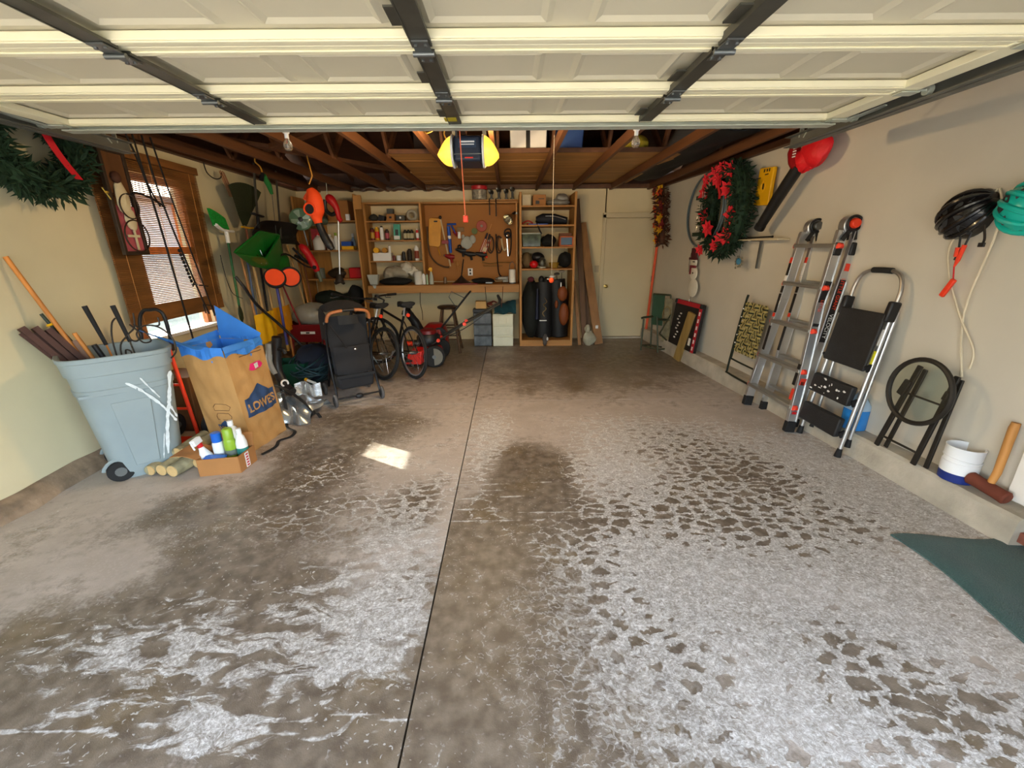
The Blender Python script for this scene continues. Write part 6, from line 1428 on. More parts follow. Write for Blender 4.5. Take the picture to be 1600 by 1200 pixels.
# ---------------- things on the corner shelves
def box_thing(name, label, c, d, m, cat, group=None, rot=None, bev=.004): return one(name, B().box(c, d, rot), m, label, cat, group, bev=bev)
box_thing('cardboard_box', 'cardboard box on the top corner shelf behind the red trimmer', (-2.72,7.42,2.19), (.34,.28,.30), M_card, 'box')
box_thing('white_carton', 'small white carton on the top corner shelf', (-2.56,7.25,2.085), (.06,.05,.095), M_white, 'carton')
def can_(name, label, x, y, z, r, h, m, capm=None, cat='can', band=None, group=None):
    pr = [(r*.95,0),(r,.004),(r,h*.8),(r*.85,h*.9)] if capm else [(r*.97,0),(r,.004),(r,h-.004),(r*.96,h),(0,h)]
    return bottle(name, label, x, y, z, pr, m, [(r*.6,h*.88),(r*.6,h),(0,h)] if capm else None, capm, (r*1.02,h*.15,h*.65,band) if band else None, group, cat=cat, n=14)
bottle('white_jug', 'white jug with print at the left end of the second corner shelf', -3.13, 7.36, 1.588, [(.085,0),(.09,.01),(.09,.15),(.05,.20),(.025,.22),(.025,.235)], M_white, [(.03,.23),(.03,.26),(0,.26)], M_red, None, 'bottles on the corner shelf', cat='jug')
bottle('white_jug', 'white jug beside the printed one on the second corner shelf', -2.95, 7.38, 1.588, [(.06,0),(.065,.01),(.065,.15),(.04,.20),(.02,.21),(.02,.22)], M_white, [(.025,.215),(.025,.245),(0,.245)], M_white, None, 'bottles on the corner shelf', cat='jug')
bottle('spray_bottle', 'slim white bottle behind the orange blower nozzle on the corner shelf', -2.84, 7.36, 1.588, [(.035,0),(.036,.01),(.036,.16),(.02,.21),(.015,.23)], M_white, [(.02,.225),(.02,.27),(0,.27)], M_lime, None, 'bottles on the corner shelf')
box_thing('red_white_packet', 'red and white crumpled packet above the jugs on the corner shelf', (-3.18,7.50,1.76), (.20,.08,.34), mat('packet_red','b8424a',.6,var=.5,scale=9), 'packet')
box_thing('blue_packet', 'blue packet stacked on the yellow box on the corner shelf', (-2.66,7.36,1.685), (.16,.12,.07), M_blue, 'packet'); box_thing('yellow_box', 'flat yellow box under the blue packet on the corner shelf', (-2.64,7.36,1.62), (.20,.14,.058), M_yellow, 'box')
bottle('clear_bottle', 'clear bottle with white trigger behind the blue packet', -2.60, 7.48, 1.588, [(.035,0),(.036,.01),(.036,.15),(.015,.19),(.013,.21)], mat('pale_blue_liquid','8fa6b8',.2), [(.022,.205),(.02,.26),(0,.26)], M_white)
box_thing('red_tool_case', 'red tool case at the right end of the third corner shelf', (-2.56,7.36,1.22), (.20,.20,.17), M_red, 'case', bev=.015)
one('dark_motor', B().ell((-2.88,7.38,1.215),(.16,.10,.085),14,10,.08,seed=3), mat('dark_brown_plastic','2c2218'), 'dark brown motor lump on the third corner shelf', 'motor')
box_thing('tan_box', 'tan box beside the red tool case', (-2.72,7.42,1.205), (.09,.16,.145), M_card, 'box')
one('grey_canister', B().cyl((-3.18,7.38,1.132),(-3.18,7.38,1.30),.07,n=16), mat('canister_grey','6c7268',.5), 'grey green canister at the left of the third corner shelf', 'canister')
one('green_tarp_bag', B().ell((-3.05,7.30,.80),(.26,.18,.135),18,12,.05,seed=5).ell((-2.70,7.28,.78),(.20,.16,.115),16,10,.06,seed=7), mat('dark_green_canvas','101c12',.85,var=.25,bump=.4), 'dark green canvas bag slumped on the lowest corner shelf', 'bag')
one('dark_bag', B().ell((-2.60,7.30,.84),(.14,.14,.17),14,10,.07,seed=9), mat('black_canvas','0f1010',.85,bump=.4), 'small black bag on the lowest corner shelf beside the upright', 'bag')

# ---------------- things in the open cabinet
g1, g2, g3 = 'things on the top cabinet shelf', 'cans and bottles on the middle cabinet shelf', 'things on the low cabinet shelf'
one('dark_cloth', B().ell((-2.20,7.44,2.085),(.07,.09,.055),12,8,.1,seed=2), mat('dark_grey_cloth','34342e',.9), 'dark grey cloth at the left end of the top cabinet shelf', 'cloth', g1)
box_thing('black_case', 'small black case on the top cabinet shelf', (-2.06,7.42,2.075), (.10,.12,.09), M_black, 'case', g1, (0,.25,0))
cbx = thing('cardboard_carton', 'cardboard carton with dark print on the top cabinet shelf', 'carton', (-1.91,7.42,2.031), group=g1)
obj('body', B().box((-1.91,7.42,2.085),(.13,.13,.108)), M_card, cbx, bev=.003); obj('print', B().box((-1.91,7.353,2.085),(.04,.003,.03)), M_lblk, cbx)
obj('grey_box_on_top', B().box((-1.92,7.44,2.18),(.10,.10,.08)), mat('dark_grey_box','4a4a44',.6), cbx, bev=.003)
box_thing('grey_meter', 'dark grey meter box with white dial on the top cabinet shelf', (-1.75,7.42,2.075), (.14,.12,.085), mat('meter_grey','3c3e3a',.5), 'meter', g1); one('dial', B().cyl((-1.75,7.355,2.08),(-1.75,7.362,2.08),.016,n=14), M_white, 'round white dial plate on the dark grey meter box', 'dial')
one('rolled_hose', B().torus((-1.57,7.42,2.12),.065,.025,(0,1,.2),20,8), mat('pale_hose','a8a08c',.6), 'pale coiled hose at the right end of the top cabinet shelf', 'hose', g1)
can_('tall_can', 'dark red tall can, first on the middle cabinet shelf', -2.24, 7.40, 1.737, .035,.19, mat('can_maroon','6a2018',.4), M_black, band=mat('can_gold','b8902c',.4), group=g2)
can_('tall_can', 'yellow and red can, second on the middle cabinet shelf', -2.165, 7.40, 1.737, .037,.205, mat('can_yellow','c89a20',.4), M_yellow, band=M_red, group=g2)
can_('tall_can', 'white spray can with black top on the middle cabinet shelf', -2.085, 7.40, 1.737, .032,.22, M_white, M_black, group=g2, cat='spray can')
can_('tall_can', 'pink labelled dark can on the middle cabinet shelf', -2.0, 7.40, 1.737, .034,.17, mat('can_dark','40282a',.4), M_black, band=mat('can_pink','b04a5a',.4), group=g2)
can_('small_jar', 'small amber jar between pink can and teal box', -1.925, 7.40, 1.737, .022,.07, mat('amber','8a5a20',.3), group=g2, cat='jar')
tb_ = thing('teal_box', 'tall teal box with dark picture on the middle cabinet shelf', 'box', (-1.84,7.42,1.736), (0,.05,0), g2)
obj('carton', B().box((0,0,.125),(.105,.07,.245)), mat('teal_card','4aa890',.5), tb_, world=False, bev=.002); obj('picture', B().box((0,-.0365,.12),(.05,.002,.09)), mat('dark_print','3a4040',.5), tb_, world=False); obj('white_strip', B().box((0,-.0365,.04),(.095,.002,.055)), M_white, tb_, world=False)
for k, x in enumerate((-1.70,-1.645,-1.59)): can_('jar', ['dark jar with cream label right of the teal box','dark jar with cream label, middle of three','dark jar with cream label nearest the slim red can'][k], x, 7.40, 1.737, .030,.16, mat('jar_black','22241f',.3), M_black, band=mat('jar_cream','b8ae8a',.5), group=g2, cat='jar')
can_('slim_can', 'slim red and white can at the right of the middle cabinet shelf', -1.50, 7.40, 1.737, .022,.17, M_red, M_white, band=M_white, group=g2)
box_thing('white_bin', 'white plastic bin on the low cabinet shelf', (-2.10,7.40,1.472), (.30,.16,.13), M_white, 'bin', g3, bev=.006)
one('yellow_roll', B().cyl((-2.20,7.36,1.575),(-2.20,7.44,1.575),.045,n=18), M_yellow, 'yellow tape roll sitting on the white bin', 'tape', g3); one('yellow_roll', B().cyl((-2.06,7.36,1.575),(-2.06,7.44,1.575),.042,n=18), mat('amber_roll','b8801c',.5), 'amber tape roll sitting on the white bin', 'tape', g3)
can_('white_tube', 'white tube with grey cap standing on the white bin', -1.975, 7.37, 1.537, .022,.12, M_white, M_steel, group=g3, cat='tube')
can_('small_can', 'small red can right of the white bin', -1.92, 7.40, 1.407, .024,.09, mat('can_maroon','6a2018'), M_steel, group=g3); can_('small_can', 'short white and grey can on the low cabinet shelf', -1.84, 7.40, 1.407, .04,.085, mat('pale_label','d5dde6'), group=g3)
can_('dark_bottle', 'dark bottle on the low cabinet shelf, nearest the short white can', -1.755, 7.40, 1.407, .030,.15, M_black, M_steel, group=g3, cat='bottle'); can_('dark_bottle', 'dark brown bottle on the low cabinet shelf behind the rags', -1.66, 7.43, 1.407, .042,.19, mat('dark_brown_plastic','2c2218'), M_black, group=g3, cat='bottle')
can_('trigger_bottle', 'white trigger spray bottle on the low cabinet shelf', -1.53, 7.38, 1.407, .036,.24, M_white, M_white, band=mat('rust_label','8a3a20',.5), group=g3, cat='bottle')

# ---------------- things on the bench
M_rag = mat('grey_rag', '9c9382', .95, var=.2, scale=9, bump=.5)
rg_ = B(); rg_.ell((-1.86,7.30,1.225),(.20,.14,.10),18,12,.10,seed=1); rg_.ell((-1.98,7.22,1.20),(.10,.09,.09),14,10,.12,seed=12)
one('rag_heap', rg_, M_rag, 'heap of crumpled tan rags on the left of the bench', 'rags')
rg_ = B(); rg_.ell((-1.68,7.26,1.30),(.10,.09,.085),16,10,.12,seed=21); rg_.ell((-1.60,7.30,1.235),(.10,.09,.07),14,10,.12,seed=22)
one('white_rags', rg_, mat('white_rag','cfc9ba',.95,bump=.5), 'crumpled white rags heaped against the tan ones', 'rags')
one('black_bag', B().ell((-1.87,7.16,1.085),(.27,.13,.065),18,10,.05,seed=30), mat('black_canvas','0f1010'), 'flat black bag on the bench under the rags', 'bag')
one('white_sack', B().loft([[(-2.30,7.06,1.20),(-2.12,7.06,1.20),(-2.12,7.14,1.20),(-2.30,7.14,1.20)],[(-2.26,7.05,1.05),(-2.14,7.05,1.05),(-2.14,7.12,1.05),(-2.26,7.12,1.05)],[(-2.20,6.975,1.035),(-2.14,6.975,1.035),(-2.14,6.985,1.035),(-2.20,6.985,1.035)],[(-2.18,6.975,.99),(-2.15,6.975,.99),(-2.15,6.985,.99),(-2.18,6.985,.99)]]), mat('pale_sack','a8aca4',.6), 'pale pointed sack hanging over the left front of the bench', 'sack', bev=.01)
pt_ = one('towel_roll', B().lathe([(0.02,0),(.062,0),(.064,.01),(.064,.205),(.06,.212),(.02,.212)],22,Matrix.Translation((-1.49,7.16,1.031))), mat('towel_white','d6d4cc',.8,bump=.2), 'upright white paper towel roll on the bench', 'towel roll')
can_('white_bottle', 'white bottle just right of the towel roll', -1.40, 7.17, 1.031, .028,.17, M_white, M_white, group='bottles on the bench', cat='bottle'); can_('white_bottle', 'slim green white bottle between two others on the bench', -1.345, 7.17, 1.031, .018,.17, mat('green_white','a8c0a0',.4), M_steel, group='bottles on the bench', cat='bottle')
yb = thing('yellow_trigger_bottle', 'clear spray bottle with yellow trigger on the bench below the yellow clipboard', 'bottle', (-1.275,7.18,1.031)); obj('body', B().lathe([(.034,0),(.036,.01),(.034,.13),(.016,.19),(.014,.21)],14), mat('clear_body','a8aca0',.15), yb, world=False)
obj('trigger', B().box((-.005,-.0,.245),(.05,.03,.05)).box((-.03,0,.235),(.035,.02,.02)).cyl((0,0,.20),(0,0,.25),.015), M_yellow, yb, world=False, bev=.004)
dl_ = thing('desk_lamp', 'dark desk lamp base with thin stem in the middle of the bench', 'lamp', (-.79,7.3,1.03)); obj('base', B().lathe([(.15,0),(.15,.012),(.09,.05),(.025,.11),(.015,.13)],20,Matrix.Translation((-.79,7.3,1.031))), mat('lamp_dark','241c1a',.4), dl_); obj('stem', B().tube([(-.79,7.3,1.15),(-.75,7.36,1.42)],.010,8), M_black, dl_)
box_thing('red_tray', 'thin red tray under the lamp on the bench', (-.72,7.12,1.038), (.42,.12,.014), mat('tray_red','7a1414',.4), 'tray')
dr = B(); dr.ell((-.42,7.28,1.075),(.20,.10,.045),16,8,.06,seed=14); one('black_tool_bag', dr, mat('black_canvas','0f1010'), 'flat black tool bag on the bench right of the lamp', 'bag')
one('small_tool', B().box((-.32,7.14,1.05),(.12,.05,.03)), M_steel, 'small grey tool on the bench before the black tool bag', 'tool', bev=.006)
one('glass_jar', B().lathe([(.028,0),(.03,.005),(.03,.08),(.022,.095),(.022,.11),(0,.11)],14,Matrix.Translation((-1.06,7.26,1.031))), mat('smoky_jar','6a5440',.15), 'small smoky jar on the bench left of the lamp', 'jar')
lt = thing('white_lantern', 'white cylindrical can with wire bail at the right end of the bench', 'can', (.065,7.18,1.03)); obj('body', B().lathe([(.05,0),(.056,.006),(.056,.22),(.052,.228),(0,.228)],22,Matrix.Translation((.065,7.18,1.031))), mat('can_white','d4d2c8',.45), lt)
obj('base_ring', B().lathe([(.058,0),(.06,.01),(.058,.02)],22,Matrix.Translation((.065,7.18,1.031))), M_steel, lt); obj('bail', B().tube(smooth_pts([(.02,7.18,1.26),(.025,7.18,1.33),(.065,7.18,1.38),(.105,7.18,1.33),(.11,7.18,1.26)],4),.006,6), M_steel, lt)
one('bench_vise', B().box((-.05,7.36,1.09),(.10,.10,.10)).box((-.10,7.30,1.11),(.16,.05,.05)).cyl((-.22,7.30,1.10),(-.02,7.30,1.10),.02), mat('vise_grey','6a6458',.4,.5), 'small grey bench vise behind the white can', 'vise', bev=.006)
one('hanging_cable', B().tube(smooth_pts([(-1.44,6.985,.92),(-1.45,6.98,.75),(-1.43,6.985,.6),(-1.44,7.02,.46)],4),.005,5), M_iron, 'thin dark cable hanging below the bench left of the stool', 'cable'); one('hanging_cable', B().tube(smooth_pts([(-.38,6.985,1.0),(-.37,6.98,.85),(-.36,7.0,.70)],4),.005,5), M_iron, 'thin dark cable over the bench edge above the drawers', 'cable'); one('hanging_cable', B().tube(smooth_pts([(-.09,6.985,1.0),(-.10,6.98,.85),(-.12,7.0,.66)],4),.005,5), mat('red_brown_cable','5a2c1c',.6), 'red brown cable over the bench edge by the tall shelf unit', 'cable')

# ---------------- tools on the tool board
yc2 = thing('yellow_clipboard', 'long yellow plastic board hanging at the left of the tool board', 'board', (-1.22,7.56,1.6))
b = B(); b.M = frame_matrix(Vector((-1.235,7.575,1.855)), (1,0,-.10), (.10,0,1)); b.prism([(-.10,-.20),(-.075,-.225),(.075,-.225),(.10,-.20),(.105,.20),(.08,.225),(-.08,.225),(-.105,.20)], -.012, .012); obj('plate', b, mat('board_yellow','d2941a',.45), yc2, bev=.004)
obj('hanging_slot', B().box((-1.21,7.556,2.03),(.06,.006,.022)), M_lblk, yc2); obj('tail', B().tube([(-1.20,7.565,1.62),(-1.165,7.565,1.48)],.014,6,flat=.4), M_yellow, yc2)
one('bow_saw', B().tube(smooth_pts([(-1.36,7.56,1.95),(-1.35,7.55,1.55),(-1.26,7.55,1.38),(-1.12,7.55,1.30),(-1.02,7.56,1.29)],5),.013,8), mat('saw_brown','4e3a26',.5), 'brown curved bow saw frame below the yellow board', 'saw')
lvb = thing('long_bar_clamp', 'long pale bar clamp with red jaw hanging beside the yellow board', 'clamp', (-1.07,7.56,1.3)); obj('bar', B().bar((-1.125,7.565,2.06),(-1.0,7.565,1.30),.022,.012,(0,-1,0)), mat('pale_bar','c0aa80',.5), lvb); obj('jaw', B().box((-1.06,7.55,1.70),(.13,.03,.06)), mat('jaw_maroon','8a1818',.4), lvb, bev=.006); obj('cap', B().ell((-1.13,7.56,2.09),(.025,.02,.03)), M_black, lvb)
cg_ = thing('caulking_gun', 'blue caulking gun with white band hanging on the tool board', 'caulking gun', (-.98,7.56,1.53)); obj('barrel', B().tube([(-1.0,7.555,1.95),(-.985,7.555,1.55),(-.98,7.555,1.52)],[.028,.028,.014],12), M_blue, cg_); obj('handle', B().tube([(-1.02,7.555,1.98),(-.87,7.555,1.985)],.016,8).tube([(-.95,7.555,1.96),(-.88,7.555,1.84)],.014,8), M_blue, cg_); obj('band', B().tube([(-.993,7.555,1.80),(-.99,7.555,1.75)],.0295,12), M_white, cg_)
one('pliers', B().tube([(-.92,7.56,1.90),(-.85,7.555,1.82)],.016,8).tube([(-.93,7.56,1.86),(-.86,7.555,1.79)],.012,8), mat('jaw_maroon','8a1818'), 'maroon handled pliers beside the blue caulking gun', 'pliers')
one('bracket_plate', B().box((-.80,7.565,1.90),(.12,.02,.07)), mat('brass_brown','7a5a28',.5), 'brown metal plate hanging on the tool board below the red rope', 'plate', bev=.004)
one('white_tag', B().box((-.825,7.56,1.81),(.05,.02,.11)), M_white, 'white plastic tag on the tool board beside the caulking gun', 'tag', bev=.012)
b = B(); b.ell((-.70,7.555,1.685),(.10,.03,.10),16,10,.05,seed=4); b.ell((-.60,7.555,1.74),(.055,.025,.07),12,8); b.ell((-.76,7.555,1.78),(.03,.02,.04),10,8)
one('work_glove', b, mat('glove_grey','a8aca4',.8,var=.15), 'pair of pale grey gloves hanging in the middle of the tool board', 'gloves')
one('black_reel', B().torus((-.83,7.56,1.62),.025,.014,(0,1,0),16,8), M_black, 'small black ring on the tool board left of the gloves', 'reel')
one('green_disc', B().cyl((-.565,7.57,1.87),(-.565,7.555,1.87),.05,n=20), mat('disc_green','5a6a34',.6), 'round green disc on the tool board below the red disc', 'disc'); 
rd = thing('red_disc', 'round red disc with pale centre on the tool board', 'disc', (-.44,7.56,1.86)); obj('plate', B().cyl((-.44,7.575,1.95),(-.44,7.555,1.95),.09,n=24), mat('disc_red','9c3018',.5), rd, bev=.005); obj('hub', B().cyl((-.44,7.556,1.95),(-.44,7.545,1.95),.022,n=12), M_rag, rd)
fl_ = thing('small_flag', 'small striped flag on a stick hanging on the tool board', 'flag', (-.37,7.56,1.5))
M_fr, M_fw, M_fb = mat('flag_red','9c2c26',.8), mat('flag_white','d0c0a4',.8), mat('flag_navy','2c2430',.8)
ffm = frame_matrix(Vector((-.35,7.558,1.72)), (.45,0,1), (-1,0,.35))
for k in range(9):
    b = B(); b.M = ffm; b.box((-.10+.0,-.055+.0135*k,0),(.26,.0135,.006)); obj('stripe', b, M_fr if k % 2 == 0 else M_fw, fl_)
b = B(); b.M = ffm; b.box((.06,.02,.001),(.10,.075,.009)); obj('canton', b, M_fb, fl_); obj('stick', B().tube([(-.40,7.553,1.62),(-.27,7.55,1.98)],.006,6), M_handle, fl_)
for k, (x, z) in enumerate(((-.30,1.72),(-.155,1.72))): one('coil_of_cord', B().torus((x,7.56,z-.07),.065,.010,(0,1,0),24,6,sx=.8,sy=2.1).torus((x+.02,7.555,z-.06),.06,.008,(0,1,.05),24,6,sx=.7,sy=2.0), mat('cord_dark','3a2a1c',.7), ['dark coil of cord right of the small flag','dark coil of cord beside the hacksaw'][k], 'cord')
one('long_strap', B().tube(smooth_pts([(-.20,7.55,1.82),(-.19,7.55,1.5),(-.17,7.55,1.2),(-.12,7.55,1.12)],4),.012,6), M_black, 'black strap hanging straight down on the tool board', 'strap')
hsw = thing('hacksaw', 'black hacksaw with round grip at the right of the tool board', 'saw', (.0,7.56,1.5)); obj('frame', B().tube(smooth_pts([(-.06,7.56,1.80),(-.05,7.56,1.87),(0,7.56,1.90),(.05,7.56,1.86),(.05,7.56,1.6),(.02,7.56,1.46)],5),.011,8), M_black, hsw); obj('blade', B().bar((-.02,7.56,1.80),(.0,7.56,1.46),.016,.004,(0,-1,0)), M_chrome, hsw); obj('grip', B().torus((.0,7.555,1.80),.04,.018,(0,1,0),16,8), M_black, hsw)
one('white_wrench', B().tube(smooth_pts([(-.11,7.555,1.75),(-.09,7.555,1.62),(-.06,7.555,1.55),(-.02,7.555,1.60)],4),.016,8), mat('pale_bar','c0aa80'), 'pale curved wrench left of the hacksaw', 'wrench')
one('orange_grip_tool', B().tube([(-.42,7.545,1.52),(-.36,7.545,1.44)],[.03,.018],8), M_orangered, 'orange grip below the small flag', 'grip'); one('round_gauge', B().cyl((-.40,7.555,1.575),(-.40,7.54,1.575),.035,n=18), mat('gauge_cream','c8b890',.4), 'round cream gauge above the orange grip', 'gauge')
for k, (x, z, w_, lab) in enumerate(((-1.0,1.46,.10,'dark red plastic tool left of the power drills'),(-.80,1.56,.10,'black power drill with bright chuck, left of three'),(-.66,1.50,.13,'black power drill in the middle of the tool board'),(-.46,1.49,.12,'black power drill next to the orange grip'))):
    t = thing('power_tool', lab, 'power tool', (x,7.54,z-.06), group='power tools on the tool board'); m_ = mat('jaw_maroon','8a1818') if k == 0 else M_black
    obj('body', B().tube([(x-w_*.8,7.545,z+.02),(x,7.54,z),(x+w_*.8,7.545,z-.005)],[.025,.045,.03],10), m_, t); obj('grip', B().tube([(x+.02,7.54,z),(x+.035,7.54,z-.10)],.022,8), m_, t); obj('chuck', B().tube([(x-w_*.8,7.54,z+.02),(x-w_,7.54,z+.025)],.016,8), M_steel, t)
for k, (x, z) in enumerate(((-.90,1.30),(-.87,1.29),(-.84,1.31))): one('screwdriver', B().tube([(x,7.57,z+.09),(x,7.57,z+.02)],.012,8).tube([(x,7.57,z+.02),(x,7.57,z-.08)],.005,6), M_pine, ['wooden screwdriver below the dark red tool','middle wooden screwdriver below the dark red tool','wooden screwdriver nearest the desk lamp stem'][k], 'screwdriver', 'screwdrivers on the tool board')
one('chain_links', B().tube(smooth_pts([(-.45,7.57,1.36),(-.30,7.57,1.34),(-.12,7.57,1.36),(.05,7.57,1.35)],4),.008,6).tube([(-.43,7.57,1.30),(-.10,7.57,1.30)],.006,6), mat('brass_brown','7a5a28'), 'thin brown rods hanging level above the bench end', 'rods')
cl_ = thing('clamp_lamp', 'silver dish clamp lamp clipped to the right edge of the tool board', 'lamp', (.05,7.25,2.0)); b = B(); b.M = frame_matrix(Vector((.055,7.22,2.06)), (.8,0,-.6), (0,1,0)).copy(); b.M = Matrix.Translation((.05,7.2,2.07)) @ Vector((-.55,-.6,-.55)).to_track_quat('Z','Y').to_matrix().to_4x4(); b.lathe([(.022,-.05),(.03,-.02),(.075,.05),(.088,.09),(.084,.09),(.07,.05),(.024,-.015),(0,-.015)],22); obj('shade', b, mat('lamp_alu','c9c4b0',.2,.9), cl_)
b = B(); b.tube([(.08,7.24,2.11),(.12,7.3,2.14)],.02,8); obj('socket', b, M_black, cl_); obj('clamp', B().box((.135,7.36,2.13),(.04,.12,.03)), M_steel, cl_)
# ---------------- on the ledge above the tool board
one('upper_ledge', B().box((-.22,7.45,2.30+.024),(.78,.34,.018)), M_ply, 'narrow wooden ledge over the right half of the tool board', 'ledge', bev=.002)
jr = thing('red_lid_jar', 'clear jar with wide red lid on the ledge over the tool board', 'jar', (-.45,7.36,2.335)); obj('glass', B().lathe([(.11,0),(.12,.01),(.12,.14),(.10,.155)],22,Matrix.Translation((-.45,7.36,2.335))), mat('mixed_contents','8a8474',.25,var=.7,scale=26), jr); obj('lid', B().lathe([(.125,.15),(.128,.155),(.128,.20),(.12,.207),(0,.207)],22,Matrix.Translation((-.45,7.36,2.335))), mat('lid_red','b01c24',.4), jr)
for k, (x, w_, h_) in enumerate(((-.26,.08,.12),(-.14,.09,.15),(-.02,.07,.13),(.08,.08,.16))):
    t = thing('cordless_drill', ['dark drill beside the red lidded jar on the ledge','dark drill, second from the red lidded jar','dark drill, third from the red lidded jar','dark drill on the ledge end nearest the tall shelf unit'][k], 'drill', (x,7.36,2.335), group='drills on the upper ledge')
    obj('body', B().tube([(x-.02,7.28,2.335+h_),(x,7.44,2.335+h_)],[.025,.04],10), M_black, t); obj('grip', B().box((x,7.40,2.335+h_*.5),(.035,.05,h_)), M_black, t, bev=.008); obj('battery', B().box((x,7.40,2.35),(w_*.8,.09,.03)), mat('drill_grey','3e4038',.4), t, bev=.006); obj('chuck', B().tube([(x-.02,7.28,2.335+h_),(x-.025,7.23,2.335+h_)],[.02,.012],8), M_steel, t)
for k, x in enumerate((-.29,-.185)): one('hanging_strap', B().tube([(x,7.285,2.345),(x,7.276,2.33),(x+.002,7.272,2.10-.02*k)],.010,6,flat=.3), M_black, ['thin black strap hanging from the ledge, left of two','thin black strap hanging from the ledge, right of two'][k], 'strap')

# ---------------- tall shelf unit contents
box_thing('white_binder', 'white box at the left of the topmost tall unit shelf', (.30,7.26,2.303), (.14,.22,.17), mat('cream_box','c8bc9c',.6), 'box')
sbx = thing('printed_carton', 'small tan carton with dark print on the topmost tall unit shelf', 'carton', (.50,7.2,2.218)); obj('body', B().box((.50,7.22,2.30),(.20,.20,.16)), M_card, sbx, bev=.003); obj('print', B().box((.47,7.118,2.27),(.06,.003,.05)).box((.53,7.118,2.32),(.09,.003,.012)), M_lblk, sbx)
b = B(); b.ell((.80,7.22,2.27),(.19,.13,.055),18,10,.07,seed=17); b.ell((.86,7.24,2.33),(.11,.10,.07),14,10,.08,seed=19); one('grey_plastic_bag', b, mat('grey_film','8e8c84',.35,var=.2,bump=.6), 'crumpled grey plastic bag on the topmost tall unit shelf', 'bag')
one('navy_duffel', B().tube([(.46,7.24,2.02),(.56,7.22,2.03),(.75,7.22,2.03),(.95,7.22,2.0)],[.05,.085,.08,.055],14), mat('duffel_navy','10141f',.7,bump=.3), 'black duffel bag with white stripe on the second tall unit shelf', 'bag')
one('duffel_stripe', B().tube(smooth_pts([(.60,7.145,2.07),(.75,7.14,2.065),(.92,7.155,2.02)],4),.012,6,flat=.4), M_white, 'white stripe sewn along the black duffel bag', 'stripe'); one('duffel_strap', B().tube(smooth_pts([(.45,7.14,2.0),(.47,7.02,1.93),(.50,6.99,1.85),(.53,7.0,1.80)],4),.014,6,flat=.3), M_black, 'black strap of the duffel hanging over the shelf edge', 'strap')
one('red_cable', B().tube(smooth_pts([(.23,7.15,1.96),(.32,7.12,2.0),(.40,7.15,1.96),(.30,7.1,1.95)],4),.012,6), mat('cable_red','9c2a20',.5), 'red cable on the second tall unit shelf left of the duffel', 'cable'); one('blue_sheet', B().box((.48,7.1,1.945),(.30,.12,.014)), M_blue, 'thin blue folder under the black duffel bag', 'folder')
ctb = thing('clear_tub', 'clear tub of dark green things on the third tall unit shelf', 'tub', (.38,7.2,1.608)); obj('tub', B().loft([[(.38+sx*.155*k,7.22+sy*.14*k,z) for sx,sy in ((-1,-1),(1,-1),(1,1),(-1,1))] for z,k in ((1.609,.9),(1.80,1),(1.815,1.05),(1.82,1.05))]), mat('smoky_tub','46503c',.2,var=.5,scale=14), ctb, bev=.008); obj('tub_rim', B().box((.38,7.075,1.81),(.33,.012,.02)), mat('rim_clear','8a8e80',.2), ctb)
one('dark_pouch', B().ell((.66,7.2,1.70),(.12,.12,.095),14,10,.08,seed=40), mat('black_canvas','0f1010'), 'dark pouch between clear tub and orange box', 'pouch')
obx = thing('orange_crate', 'orange box with blue window on the third tall unit shelf', 'box', (.93,7.1,1.608)); M_ocr = mat('crate_orange','b85a24',.5)
for c, d in (((.93,7.12,1.62),(.22,.2,.02)),((.93,7.12,1.755),(.22,.2,.02)),((.83,7.12,1.69),(.02,.2,.15)),((1.03,7.12,1.69),(.02,.2,.15))): obj('frame_side', B().box(c,d), M_ocr, obx, bev=.002)
obj('blue_window', B().box((.93,7.06,1.69),(.18,.01,.11)), mat('window_blue','3c5a74',.3), obx); one('wood_offcut', B().box((.92,7.14,1.79),(.20,.10,.045)), mat('brown_panel2','6a3c1c',.6), 'brown wood offcut lying on the orange box', 'wood', bev=.003)
one('red_bowl', B().ell((.42,7.14,1.335),(.07,.07,.062),16,12), M_red, 'shiny red ball on the fourth tall unit shelf', 'ball'); cn = thing('camp_lantern', 'grey camp lantern beside the red ball on the tall unit', 'lantern', (.56,7.18,1.273)); obj('base', B().lathe([(.065,0),(.065,.02),(.04,.03)],16,Matrix.Translation((.56,7.18,1.273))), M_galv, cn); obj('globe', B().lathe([(.04,.03),(.055,.07),(.045,.12),(.06,.13),(.02,.17)],16,Matrix.Translation((.56,7.18,1.273))), mat('lantern_grey','57564c',.35,.4), cn)
one('yellow_pail', B().lathe([(.06,0),(.085,.09),(.08,.09),(.05,.01),(0,.01)],16,Matrix.Translation((.75,7.14,1.273))), mat('dull_yellow','8a6a1c',.5), 'dull yellow bowl on the fourth tall unit shelf', 'bowl')
b = B(); b.ell((.94,7.26,1.40),(.12,.14,.12),14,10,.06,seed=50); one('black_backpack', b, mat('black_canvas','0f1010'), 'black backpack at the right of the fourth tall unit shelf', 'bag'); one('tan_cushion', B().ell((.31,7.28,1.40),(.09,.12,.12),14,10,.05,seed=51), mat('tan_cloth','6a5638',.9), 'tan cushion at the left of the fourth tall unit shelf', 'cushion'); one('dark_helmet', B().ell((.50,7.34,1.44),(.11,.10,.08),14,10,.05,seed=52), M_black, 'black hat on the fourth shelf behind the red ball', 'hat')
gbm = mat('golf_bag_black','0c0c0e',.6,var=.3,bump=.2)
g_a = thing('golf_bag', 'black golf bag with brown pockets leaning in the tall shelf unit', 'golf bag', (.84,7.2,.11)); obj('body', B().tube([(.87,7.27,.12),(.85,7.27,.60),(.80,7.30,1.08)],[.155,.155,.16],16), gbm, g_a, bev=.01); M_pock = mat('pocket_brown','7a3c14',.6,var=.1)
